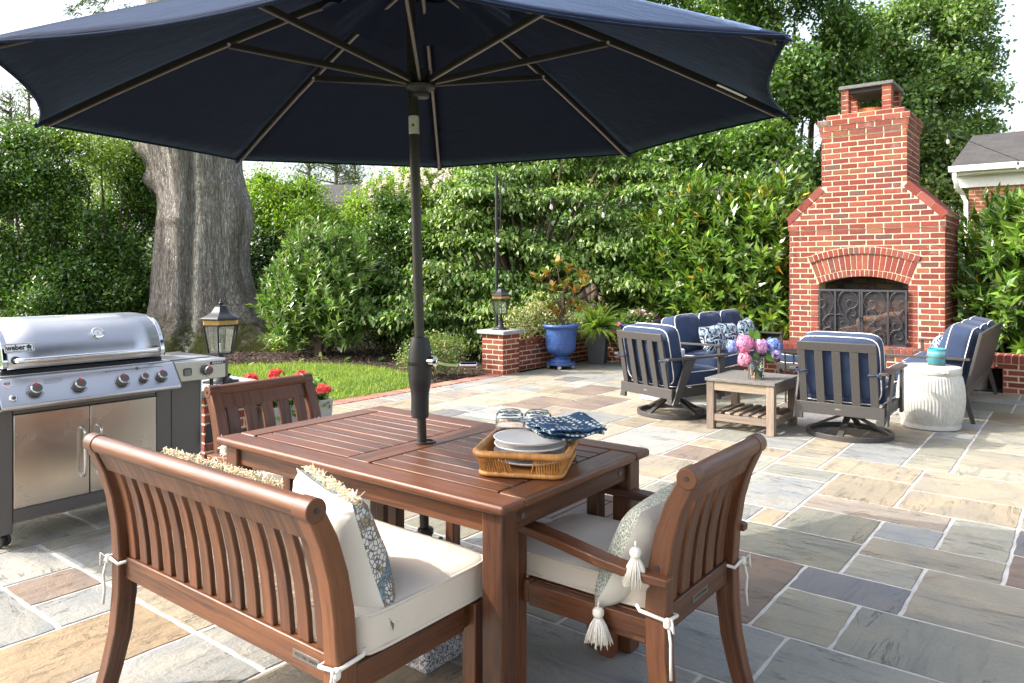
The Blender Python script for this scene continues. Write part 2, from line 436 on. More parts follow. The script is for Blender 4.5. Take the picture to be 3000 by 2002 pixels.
def m_rattan():
    n=N('honey_rattan'); c=n.co('UV',(160,1,1)); w=n.noise(c,1,2,.6); g=n.noise(n.co('Object'),30,3)
    n.set(Base_Color=n.ramp(n.math('ADD',n.math('MULTIPLY',w,.5),n.math('MULTIPLY',g,.5)),[(.32,(.22,.085,.018)),(.5,(.45,.20,.05)),(.68,(.58,.30,.10))]),Roughness=.45); n.bump(w,.6,.002); return n.m
MT['rattan']=m_rattan()
def m_glass(name,col=(1,1,1),rough=0,alpha=None):
    n=N(name); n.set(Base_Color=col,Roughness=rough,IOR=1.45,Transmission_Weight=1.0); return n.m
MT['glass']=m_glass('clear_glass')
def m_pane(name,tint,fac):
    n=N(name); n.set(Base_Color=(.8,.8,.8),Roughness=.03); t=n.n('ShaderNodeBsdfTransparent'); t.inputs[0].default_value=(*tint,1)
    g=n.n('ShaderNodeBsdfGlossy'); g.inputs['Roughness'].default_value=.04; mx=n.n('ShaderNodeMixShader'); mx.inputs[0].default_value=fac
    n.l(t.outputs[0],mx.inputs[1]); n.l(g.outputs[0],mx.inputs[2]); n.l(mx.outputs[0],n.out.inputs[0]); return n.m
MT['pane']=m_pane('lantern_pane',(.86,.88,.84),.12)
MT['teal']=m_pane('teal_glass',(.25,.60,.62),.14)
def m_mesh():
    n=N('fine_spark_mesh'); n.set(Base_Color=(.03,.03,.035),Roughness=.6); t=n.n('ShaderNodeBsdfTransparent'); mx=n.n('ShaderNodeMixShader'); mx.inputs[0].default_value=.32
    n.l(t.outputs[0],mx.inputs[1]); n.l(n.b.outputs[0],mx.inputs[2]); n.l(mx.outputs[0],n.out.inputs[0]); return n.m
MT['sparkmesh']=m_mesh()
def m_bark():
    n=N('oak_bark'); c=n.co('Object',(1,1,.16)); c0=n.co('Object')
    f=n.noise(n.co('Object',(1,1,.10)),21,4,.6,.8); f2=n.noise(n.co('Object',(1,1,.25)),44,4,.7,.6); g=n.noise(c0,2.2,4)
    wp=n.n('ShaderNodeVectorMath',operation='MULTIPLY_ADD'); nz_=n.n('ShaderNodeTexNoise'); nz_.inputs['Scale'].default_value=6; n.l(n.co('Object',(1,1,.4)),nz_.inputs['Vector']); n.l(nz_.outputs['Color'],wp.inputs[0]); wp.inputs[1].default_value=(.09,.09,.09); n.l(n.co('Object',(1,1,.11)),wp.inputs[2]); vc=n.vor(wp.outputs[0],27,'DISTANCE_TO_EDGE')
    rd=n.math('ABSOLUTE',n.math('ADD',f,-.5)); rd2=n.math('ABSOLUTE',n.math('ADD',f2,-.5))
    h=n.math('ADD',n.math('MULTIPLY',n.ramp(rd,[(0.0,0.0),(.055,1.0)]),.6),n.math('MULTIPLY',n.ramp(rd2,[(0.0,0.0),(.07,1.0)]),.4))
    h=n.math('MULTIPLY',h,n.ramp(vc,[(0.0,.25),(.16,1.0)]))
    col=n.ramp(h,[(.05,(.12,.095,.075)),(.38,(.42,.37,.325)),(1.0,(.62,.57,.52))])
    col=n.mix(n.ramp(g,[(.4,0.0),(.75,.35)]),col,(.30,.26,.22))
    stv=n.noise(n.co('Object',(1,1,.06)),5.5,4,.6,.5); col=n.mix(n.ramp(stv,[(.38,.45),(.50,0.0)]),col,n.mix(1,col,(.42,.36,.30),'MULTIPLY'))
    col=n.mix(n.ramp(n.noise(c0,5,5,.7),[(.60,0.0),(.66,.75)]),col,n.mix(1,col,(1.5,1.6,1.5),'MULTIPLY'))
    sx=n.n('ShaderNodeSeparateXYZ'); n.l(n.co('Object'),sx.inputs[0])
    mz=n.math('ADD',sx.outputs[2],n.math('MULTIPLY',n.noise(c0,3.0,5,.7),-1.9))
    moss=n.mix(n.noise(c0,40,3),(.035,.05,.012),(.13,.125,.028)); col=n.mix(n.ramp(n.math('ADD',mz,1.0),[(.25,1.0),(.75,0.0)]),col,moss)
    lic=n.math('MULTIPLY',n.ramp(n.noise(c0,9,5,.75),[(.50,0.0),(.54,1.0)]),n.ramp(n.math('ABSOLUTE',n.math('ADD',n.attr('lich'),-1.0)),[(0.0,1.0),(.9,0.0)]))
    col=n.mix(n.math('MULTIPLY',lic,.85),col,(.62,.66,.56))
    n.set(Base_Color=col,Roughness=.95,Specular_IOR_Level=.2); n.bump(h,1.0,.04); return n.m
MT['bark']=m_bark()
MT['twig']=simple('brown_twig',(.12,.085,.06),.9,var=.3,scale=20,bump=.3)
MT['leaf']=leafmat('leaf',.30,.42,.5)
MT['glossleaf']=leafmat('glossy_leaf',.20,.26,.7)
MT['petal']=leafmat('petal',.35,.7,.2,(1.1,1.05,1.1))
MT['grass']=leafmat('grass_blade',.35,.55,.3)
def m_soil():
    n=N('mulch_soil'); c=n.co('Object'); f=n.noise(c,40,5,.8); g=n.noise(c,3,3)
    n.set(Base_Color=n.ramp(f,[(.3,(.018,.012,.009)),(.55,(.06,.042,.03)),(.75,(.13,.10,.075))]),Roughness=.95,Specular_IOR_Level=.2); n.bump(f,1,.03); return n.m
MT['soil']=m_soil()
def m_lawnbase():
    n=N('turf'); c=n.co('Object'); f=n.noise(c,60,4,.8)
    n.set(Base_Color=n.ramp(f,[(.3,(.045,.085,.012)),(.7,(.10,.17,.03))]),Roughness=.95); n.bump(f,.8,.02); return n.m
MT['turf']=m_lawnbase()
MT['chip']=simple('mulch_chip',(.10,.072,.052),.95,var=.7,scale=3,spec=.15)
MT['shingle']=None
def m_shingle():
    n=N('asphalt_shingle'); br=n.n('ShaderNodeTexBrick'); br.inputs['Scale'].default_value=1; br.inputs['Brick Width'].default_value=.3; br.inputs['Row Height'].default_value=.14; br.inputs['Mortar Size'].default_value=.008
    br.inputs['Color1'].default_value=(.045,.042,.041,1); br.inputs['Color2'].default_value=(.075,.068,.065,1); br.inputs['Mortar'].default_value=(.03,.03,.03,1)
    n.l(n.co('UV'),br.inputs['Vector']); f=n.noise(n.co('UV'),50,3)
    n.set(Base_Color=n.mix(n.math('MULTIPLY',f,.5),br.outputs[0],(.04,.037,.036)),Roughness=.95); n.bump(br.outputs[1],-.4,.01); return n.m
MT['shingle']=m_shingle()
def m_wallbrick():
    n=N('house_brick'); br=n.n('ShaderNodeTexBrick'); br.inputs['Scale'].default_value=1; br.inputs['Brick Width'].default_value=.213; br.inputs['Row Height'].default_value=.0735; br.inputs['Mortar Size'].default_value=.007; br.inputs['Bias'].default_value=-.2
    br.inputs['Color1'].default_value=(.30,.10,.05,1); br.inputs['Color2'].default_value=(.20,.065,.04,1); br.inputs['Mortar'].default_value=(.5,.40,.28,1)
    n.l(n.co('UV'),br.inputs['Vector']); f=n.noise(n.co('UV'),40,4)
    n.set(Base_Color=n.mix(n.math('MULTIPLY',f,.4),br.outputs[0],(.34,.13,.06)),Roughness=.9); n.bump(br.outputs[1],-.5,.006); return n.m
MT['housebrick']=m_wallbrick()
def m_siding():
    n=N('white_siding'); w=n.n('ShaderNodeTexWave'); w.bands_direction='Z'; w.wave_profile='SAW'; w.inputs['Scale'].default_value=2.2; n.l(n.co('Object'),w.inputs['Vector'])
    n.set(Base_Color=n.ramp(w.outputs[1],[(0.0,(.5,.52,.53)),(.1,(.68,.70,.71))]),Roughness=.6); n.bump(w.outputs[1],.4,.02); return n.m
MT['siding']=m_siding()
MT['darkglass']=simple('dark_window_glass',(.03,.04,.05),.06,var=.1)
MT['terracotta']=simple('terracotta',(.45,.14,.05),.8,var=.15,scale=12,bump=.2)
MT['concrete']=simple('gray_concrete_slab',(.13,.13,.125),.9,var=.2,scale=14,bump=.4)
MT['log']=simple('split_firewood',(.22,.13,.08),.9,var=.5,scale=18,bump=.6,bdist=.006)
MT['flatblack']=simple('flat_black',(.012,.011,.010),.9,var=.3)  # flat black for the cap soffit and the niche's painted shade

# ------------------------------------------------------------ foliage
def unit(a): return a/np.maximum(np.linalg.norm(a,axis=1,keepdims=True),1e-9)
def leafgeo(P,D,Nn,L,ratio=.45,fold=.12,curl=0.0):
    """P base, D direction, Nn rough normal -> V(n*4),F(n,4)"""
    D=unit(D); S=unit(np.cross(D,Nn)); U=np.cross(S,D); L=L[:,None]
    mid=P+D*L*.45; w=L*ratio*.5
    tip=P+D*L-U*L*curl
    V=np.stack([P,mid+S*w+U*L*fold,tip,mid-S*w+U*L*fold],1).reshape(-1,3)
    F=np.arange(len(P)*4).reshape(-1,4); return V,F
def leafgeo6(P,D,Nn,L,ratio=.4,fold=.1,curl=.15):
    D=unit(D); S=unit(np.cross(D,Nn)); U=np.cross(S,D); L=L[:,None]; w=L*ratio*.5
    a=P+D*L*.33; b=P+D*L*.7-U*L*curl*.35; tip=P+D*L-U*L*curl
    V=np.stack([P,a+S*w+U*L*fold,b+S*w*.8+U*L*fold*.7,tip,b-S*w*.8+U*L*fold*.7,a-S*w+U*L*fold],1).reshape(-1,3)
    F=np.arange(len(P)*6).reshape(-1,6); return V,F
def rdir(n): return unit(RNG.normal(size=(n,3)))
def palette(n,cols,jit=.18):
    c=np.array(cols)[RNG.integers(0,len(cols),n)]
    return np.clip(c*(1+RNG.normal(0,jit,(n,1)))*(1+RNG.normal(0,jit*.35,(n,3))),.004,1)
def blobpts(n,blobs,shell=.75,low=-.9):
    """points in the outer shell of a union of ellipsoids [(cx,cy,cz,rx,ry,rz)], with outward normals"""
    B=np.array(blobs,float); w=(B[:,3]*B[:,4]+B[:,3]*B[:,5]+B[:,4]*B[:,5]); 
    out=[];nr=[]; need=n
    while need>0:
        m=int(need*1.8)+50
        k=RNG.choice(len(B),m,p=w/w.sum()); d=rdir(m); d=d[(d[:,2]>low)] ; k=k[:len(d)]
        r=shell+(1-shell)*RNG.random(len(d))**.6
        p=B[k,:3]+d*B[k,3:]*r[:,None]; nn=unit(d/B[k,3:])
        q=((p[:,None,:]-B[None,:,:3])/B[None,:,3:]); ins=(np.sum(q*q,2)<.55); ins[np.arange(len(d)),k]=False
        ok=~ins.any(1); p=p[ok][:need]; nn=nn[ok][:need]; out.append(p); nr.append(nn); need-=len(p)
    return np.concatenate(out),np.concatenate(nr)
def crown(name,parent,mat,blobs,nclump,per,leaf,cols,core=0,spread=.16,ratio=.5,fold=.12,curl=.1,up=.35,shell=.7,flat=1.0,mode='ball',jit=.2,tops=None,low=-.9,out=.5):
    """clumps of leaves; mode ball: leaves scattered about a clump; whorl: leaves radiate from a shoot tip; droop: flat sprays with hanging leaves"""
    C,NR=blobpts(nclump,blobs,shell,low)
    k=np.repeat(np.arange(nclump),per); n=len(k)
    ax=unit(NR*out+np.array([0,0,up])+RNG.normal(0,.35,(nclump,3)))
    if mode=='ball':
        off=RNG.normal(0,1,(n,3))*spread; off[:,2]*=flat; P=C[k]+off
        D=unit(ax[k]*.8+RNG.normal(0,.75,(n,3))); Nn=unit(NR[k]*.6+np.array([0,0,.7])+RNG.normal(0,.55,(n,3)))
    elif mode=='whorl':
        t=RNG.random(n)**.8; P=C[k]+ax[k]*(t*spread*2.2)[:,None]
        rd=RNG.normal(0,1,(n,3)); rd=unit(rd-ax[k]*np.sum(rd*ax[k],1,keepdims=True)); D=unit(rd*(1.15-.75*t)[:,None]+ax[k]*(.25+1.0*t)[:,None]); Nn=unit(ax[k]*1.2-rd*.3)
    else:
        off=RNG.normal(0,1,(n,3))*spread; tl=RNG.normal(0,.30,(nclump,2))[k]-NR[k][:,:2]*.25; off[:,2]=np.abs(off[:,2])*-.25+RNG.normal(0,.02,n)+off[:,0]*tl[:,0]+off[:,1]*tl[:,1]; P=C[k]+off
        h=off.copy(); h[:,2]=0; D=unit(unit(h)*.55+np.array([0,0,-.55])+RNG.normal(0,.35,(n,3))); Nn=unit(np.array([0,0,1.0])+unit(h)*.8+RNG.normal(0,.3,(n,3)))
    L=leaf*(.65+.6*RNG.random(n)); V,F=leafgeo(P,D,Nn,L,ratio,fold,curl)
    c=palette(n,cols,jit)*(1+RNG.normal(0,.16,(nclump,1)))[k]
    if tops is not None:
        m=RNG.random(n)<tops[0]; c[m]=palette(m.sum(),tops[1],.15)
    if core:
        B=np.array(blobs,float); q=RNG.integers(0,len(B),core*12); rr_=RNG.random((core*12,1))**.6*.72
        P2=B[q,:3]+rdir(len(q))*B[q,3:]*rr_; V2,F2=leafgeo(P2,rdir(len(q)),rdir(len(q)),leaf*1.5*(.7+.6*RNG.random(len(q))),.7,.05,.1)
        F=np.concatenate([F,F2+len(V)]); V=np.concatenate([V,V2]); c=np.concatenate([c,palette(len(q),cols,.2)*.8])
    return npmesh(name,V,F,mat,np.clip(c,.004,1),parent)
def limbs(mb,base,tips,r0,seg=7,wob=.08):
    for t in tips:
        b=Vector(base);t=Vector(t);pts=[];rs=[]
        for i in range(7):
            f=i/6; p=b.lerp(t,f); p.z=b.z+(t.z-b.z)*(f**.8); p+=Vector((random.uniform(-1,1),random.uniform(-1,1),0))*wob*sin(pi*f); pts.append(p); rs.append(r0*(1-.8*f))
        mb.tube(pts,rs,seg)
# ------------------------------------------------------------ dining set
TC=(-2.03,2.083)
WD=MT['wood']
def dining_table():
    t=thing('dining_table','brown slatted wood dining table with a pole through its middle','table',(*TC,0))
    L,Wd,z=1.466,.886,.74; th=.030
    for nm,sy in (('side_board',-1),('side_board',1)):
        m=MB(); m.b2((-L/2,sy*Wd/2,z-th),(L/2,sy*(Wd/2-.105),z)); m.build(nm,WD,t,.011,4)
    for sx in (-1,1):
        m=MB(); m.b2((sx*L/2,-Wd/2+.106,z-th),(sx*(L/2-.105),Wd/2-.106,z)); m.build('end_board',WD,t,.010,3)
    m=MB(); m.b2((-.055,-Wd/2+.106,z-th),(.055,Wd/2-.106,z-.0005)); m.build('cross_board',WD,t,.003)
    m=MB(); y0=-Wd/2+.112; n=9; w=(Wd-.224)/n
    for sx in (-1,1):
        for k in range(n):
            m.b2((sx*.061,y0+k*w+.003,z-th+.006),(sx*(L/2-.111),y0+(k+1)*w-.003,z-.001))
    m.build('slatted_top',WD,t,.0025)
    m=MB()
    for sy in (-1,1): m.b2((-L/2+.1,sy*(Wd/2-.045),z-th-.075),(L/2-.1,sy*(Wd/2-.067),z-th-.001))
    for sx in (-1,1): m.b2((sx*(L/2-.045),-Wd/2+.1,z-th-.075),(sx*(L/2-.067),Wd/2-.1,z-th-.001))
    m.b2((-.04,-Wd/2+.07,z-th-.04),(.04,-.05,z-th-.001)); m.b2((-.04,.05,z-th-.04),(.04,Wd/2-.07,z-th-.001))
    m.build('apron',WD,t,.003)
    for sx in (-1,1):
        for sy in (-1,1):
            m=MB(); x=sx*(L/2-.066); y=sy*(Wd/2-.066); m.b2((x-.037,y-.037,0),(x+.037,y+.037,z-th-.0015)); m.build('leg',WD,t,.006,3)
    m=MB(); m.lathe([(.030,.0),(.038,.0),(.040,.003),(.036,.006),(.030,.006)],(0,0,z),32,cap0=False,cap1=False); m.build('pole_ring',MT['bronze'],t)
    m=MB()
    for sx in (-1,1): m.tube([(L/2-.0445,sx*(Wd/2-.15),z-.07),(L/2-.0425,sx*(Wd/2-.15),z-.07)],.009,12)
    m.build('bolt_cap',MT['ribunder'],t)
dining_table()

POST=[(-.318,0),(-.288,.1),(-.264,.2),(-.251,.32),(-.248,.45),(-.256,.56),(-.274,.66),(-.302,.75),(-.338,.825)]
def pz(z):
    for (a,b),(c,d) in zip(POST,POST[1:]):
        if b<=z<=d: return a+(c-a)*(z-b)/(d-b)
    return POST[-1][0]
def pillow(mb,w,h,t,n=18,mi=(0,1),band=None):
    """x width, y height, z thickness; knife edge with pinched corners"""
    for sg in (1,-1):
        def f(u,v):
            x=2*u-1;y=2*v-1
            e=max(0,(1-abs(x)**3))*max(0,(1-abs(y)**3))
            px=x*(1-.07*(1-y*y)); py=y*(1-.07*(1-x*x))
            return Vector((px*w/2,py*h/2,sg*t/2*e**.5*(1+.12*mnoise.noise(Vector((x*2,y*2,sg))))))
        mb.m=mi[0] if sg>0 else mi[1]
        if sg>0: mb.grid(n,n,f)
        else: mb.grid(n,n,lambda u,v:f(1-u,v))
def tuft(mb,p,n,L,r,down=(0,0,-1),spread=.5,thick=.0016):
    for _ in range(n):
        d=(Vector(down)+Vector((random.gauss(0,1),random.gauss(0,1),random.gauss(0,1)))*spread).normalized()
        a=Vector(p)+Vector((random.gauss(0,r),random.gauss(0,r),random.gauss(0,r*.5))); b=a+d*L*.5+Vector((random.gauss(0,.1),random.gauss(0,.1),0))*L; c=b+Vector((d.x*.3,d.y*.3,-1))*L*.4
        mb.tube([a,b,c],[thick,thick,thick*.7],4)
def dining_seat(name,label,cat,W,nsl,arms,loc,rz,group,plate=0.0,slw=.056,cth=.04,tie=True):
    t=thing(name,label,cat,(*loc,0),rz,group)
    hw=W/2-.026
    for sx in (-1,1):
        m=MB(); m.sweep([(sx*hw,y,z) for y,z in POST],.052,[.052,.055,.06,.064,.066,.064,.06,.055,.05],(1,0,0)); m.build('back_post',WD,t,.005,2)
    m=MB(); m.tube([(-hw-.026,-.343,.838),(hw+.026,-.343,.838)],.0275,20); 
    for sx in (-1,1): m.tube([(sx*(hw-.028),-.343,.838),(sx*(hw+.028),-.343,.838)],.0305,20)
    m.sweep([(0,pz(z)-.004,z) for z in (.755,.78,.80,.82)]+[(0,-.344,.84)],W-.104,.028,(1,0,0)); m.build('top_rail',WD,t,.003)
    m=MB()
    for sx in (-1,1): m.tube([(sx*(hw+.026),-.343,.838),(sx*(hw+.030),-.343,.838)],.007,12)
    m.build('bolt',MT['bronze'],t)
    m=MB(); m.b2((-hw+.0265,-.262,.375),(hw-.0265,-.232,.448)); m.build('bottom_rail',WD,t,.004)
    span=2*hw-.052
    for k in range(nsl):
        x=-span/2+span*(k+.5)/nsl
        m=MB(); m.sweep([(x,pz(z)+.002,z) for z in (.4485,.52,.60,.68,.745,.79)],slw,.016,(1,0,0)); m.build('back_slat',WD,t,.003)
    # seat
    m=MB()
    for sx in (-1,1): m.b2((sx*(hw+.012),-.2145,.345),(sx*(hw-.016),.2,.415))
    m.b2((-hw+.0,.204,.345),(hw-.0,.232,.4149)); m.build('seat_frame',WD,t,.004)
    m=MB(); n=max(6,int(W/.08)); sp=(2*hw-.04)/n
    for k in range(n): m.b2((-hw+.02+k*sp+.004,-.226,.398),(-hw+.02+(k+1)*sp-.004,.20,.4155))
    m.build('seat_slats',WD,t,.003)
    for sx in (-1,1):
        m=MB(); top=.586 if arms else .4149
        m.b2((sx*(hw+.024),.233,0),(sx*(hw-.028),.286,top)); m.build('front_leg',WD,t,.005)
        if arms:
            m=MB(); pts=[(sx*(hw+.036),-.30,.548),(sx*(hw+.040),-.2,.553),(sx*(hw+.040),-.08,.566),(sx*(hw+.030),.06,.583),(sx*(hw+.012),.2,.592),(sx*(hw-.004),.31,.596)]
            m.sweep(pts,[.036,.052,.058,.062,.062,.058],[.024,.028,.028,.028,.028,.026],(1,0,0)); m.build('armrest',WD,t,.005,3)
            m=MB(); m.tube([(sx*(hw+.0265),-.255,.575),(sx*(hw+.0285),-.255,.575)],.008,10); m.build('bolt',MT['bronze'],t)
    # cushion
    m=MB(); c=(0,.060,.418+cth); hx,hy=hw+(.02 if not arms else -.03),.275
    m.superbox(c,(hx,hy,cth),22,11,.016,dent=.010); cu=m.build('cushion',MT['beige'],t,smooth=180)
    m=MB()
    for zz in (-.80,.80):
        pts=[]
        for i in range(64):
            a=2*pi*i/64; q=(abs(cos(a))**7+abs(sin(a))**7+.72**7*0+abs(zz)**7)**(1/7)
            ca,sa=cos(a),sin(a); s=(1/(abs(ca)**11+abs(sa)**11))**(1/11)*.996
            pts.append((ca*s*hx,c[1]+sa*s*hy,c[2]+zz*cth*1.03))
        m.tube(pts,.0048,6,closed=True)
    m.build('piping',MT['beige'],cu,smooth=180)
    if tie:
        for sx in (-1,1):
            m=MB(); x0,x1=sx*(hw+.033),sx*(hw-.033); z=.435
            m.tube([(x0,-.288,z+.005),(x1,-.288,z-.004),(x1,-.208,z),(sx*(hw-.06),-.19,z+.02)],.0055,6); m.tube([(x0,-.288,z+.005),(x0,-.205,z+.012),(x0-.01*sx,-.19,z+.02)],.0055,6)
            m.superbox((x0,-.29,z),(.012,.01,.014),6,3)
            m.tube([(x0,-.292,z),(x0+.006*sx,-.302,z-.05),(x0+.002*sx,-.30,z-.10),(x0+.006*sx,-.303,z-.15)],.0042,5)
            m.tube([(x0,-.294,z),(x0+.012*sx,-.308,z+.022),(x0+.008*sx,-.312,z-.018),(x0+.003*sx,-.30,z-.005)],.0038,5)
            m.build('cushion_tie',MT['offwhite'],t,smooth=180)
    m=MB(); m.b2((plate-.055,-.2632,.402),(plate+.055,-.2622,.424)); pl=m.build('nameplate',MT['ribunder'],t,.0005)
    Mx=frame((plate,-.2634,.413),(1,0,0),(0,0,1)); text_mb('POTTERY BARN',.0125,.0004,Mx).build('lettering',MT['bronze'],pl,smooth=0)
    return t
bench=dining_seat('dining_bench','long brown wood bench with slatted back and cream seat cushion in the foreground','bench',1.17,14,False,(-2.02,1.45),0,None,plate=.44,slw=.046,cth=.058)
dining_seat('dining_armchair','brown wood armchair with cream cushion pushed in at the right end of the table','armchair',.55,5,True,(-1.205,2.165),pi/2,'wooden armchairs at the dining table',slw=.06)
dining_seat('dining_armchair','brown wood armchair at the far left end of the table, in front of red geraniums','armchair',.575,5,True,(-2.905,2.175),-pi/2,'wooden armchairs at the dining table',slw=.06,tie=False)

# backless bench on the far side
t=thing('backless_bench','low backless brown wood bench tucked under the far side of the table','bench',(-1.95,2.575,0))
m=MB()
for sy in (-1,1): m.b2((-.6,sy*.235,.405),(.6,sy*.165,.435))
for sx in (-1,1): m.b2((sx*.6,-.1645,.405),(sx*.53,.1645,.4349))
m.b2((-.03,-.1645,.405),(.03,.1645,.4349)); m.build('seat_frame',WD,t,.004)
m=MB()
for sx in (-1,1):
    for k in range(6):
        x0=.034+k*.0825; m.b2((sx*(x0),-.1635,.409),(sx*(x0+.077),.1635,.4335))
m.build('seat_slats',WD,t,.003)
m=MB()
for sy in (-1,1): m.b2((-.5,sy*.205,.34),(.5,sy*.185,.4045))
for sx in (-1,1): m.b2((sx*.57,-.15,.34),(sx*.55,.15,.4045))
m.build('apron',WD,t,.003)
for sx in (-1,1):
    for sy in (-1,1):
        m=MB(); m.b2((sx*.585-sx*.055,sy*.22-sy*.055,0),(sx*.585,sy*.22,.4045)); m.build('leg',WD,t,.005)

# pillows
def throw(name,label,w,h,th,M,mats,fr=None,tas=False,grp=None):
    t=thing(name,label,'pillow',(0,0,0),0,grp); t.matrix_world=M
    m=MB(); pillow(m,w,h,th,mi=(0,1)); m.build('cover',mats,t,smooth=180)
    if fr:
        for sy in fr:
            m=MB()
            for i in range(int(w/.0012)):
                x=-w/2+.02+(w-.04)*random.random(); y=sy*(h/2-.012); a=Vector((x,y+random.gauss(0,.006),th*.10))
                d=Vector((random.gauss(0,.5),sy*.45+random.gauss(0,.5),.9)).normalized(); b=a+d*random.uniform(.008,.016); c=b+Vector((random.gauss(0,.008),sy*.004+random.gauss(0,.007),random.gauss(-.004,.007)))
                m.tube([a,b,c],[.0018,.0024,.0015],4)
            m.build('fringe',MT['fringe'],t,smooth=180)
    return t
def leanM(c,right,upv):
    r=Vector(right).normalized(); u=Vector(upv); u=(u-r*u.dot(r)).normalized(); return frame(c,r,u)
throw('fringed_pillow','embroidered pillow with golden fringe leaning behind the bench rail at its left part','','','' ) if False else None
throw('fringed_pillow','wide embroidered pillow with golden fringe along its top, on the left of the bench',.70,.36,.15,leanM((-2.17,1.335,.618),(-1,0,0),(0,-.36,1)),[MT['embroid'],MT['offwhite']],(1,-1),grp='fringed pillows on the bench')
throw('fringed_pillow','off-white pillow with embroidered band seen edge-on at the right end of the bench',.42,.37,.17,leanM((-1.65,1.36,.640),(-.95,.30,0),(0.0,-.34,1)),[MT['embroid'],MT['offwhite']],(1,-1),grp='fringed pillows on the bench')
pt=throw('tasselled_pillow','small off-white and sage pillow with ivory tassels on the right armchair','',0,0,None,None) if False else None
M=leanM((-1.075,2.155,.565),(0,1,0),(.5,0,1)); pt=throw('tasselled_pillow','off-white and sage lumbar pillow with ivory tassels on the right armchair',.55,.36,.17,M,[MT['offwhite'],MT['sage']])
def tassel(parent,p,L=.1):
    m=MB(); P=Vector(p); m.superbox(P+Vector((0,0,-.012)),(.016,.016,.015),8,2.5); m.tube([P+Vector((0,0,.02)),P],.003,5)
    m.lathe([(.010,-.028),(.011,-.034),(.014,-.05),(.020,-L*.6)],P,10,cap0=False,cap1=False)
    for _ in range(260):
        a=2*pi*random.random(); r=random.random()**.5
        m.tube([P+Vector((cos(a)*.009*r,sin(a)*.009*r,-.024)),P+Vector((cos(a)*.024*r,sin(a)*.024*r,-.05)),P+Vector((cos(a)*(.040*r+random.gauss(0,.003)),sin(a)*(.040*r+random.gauss(0,.003)),-L*random.uniform(.82,1.05)))],[.0014,.0015,.0011],4)
    o=m.build('tassel',MT['tassel'],None,smooth=180); o.parent=parent; o.matrix_parent_inverse=parent.matrix_world.inverted(); return o
bpy.context.view_layer.update()
tassel(pt,(-1.005,1.868,.625)); tassel(pt,(-1.13,1.875,.42)); tassel(pt,(-.97,2.42,.70))
throw('woven_pillow','gray woven pillow with fluffy white edge on the far left armchair',.5,.26,.15,leanM((-3.05,2.13,.53),(0,-1,0),(-.42,0,1)),[MT['sage'],MT['offwhite']])
o=[c for c in COL.objects if c.name.startswith('woven_pillow')][0]
m=MB()
for sx in (-1,1):
    for i in range(200):
        y=random.uniform(-.12,.12); a=Vector((sx*.235,y,0)); d=Vector((sx,random.gauss(0,.7),random.gauss(0,.9))).normalized(); m.tube([a,a+d*.025,a+d*.04+Vector((0,random.gauss(0,.01),random.gauss(0,.01)))],[.004,.004,.002],4)
m.build('fluffy_edge',MT['tassel'],o,smooth=180)

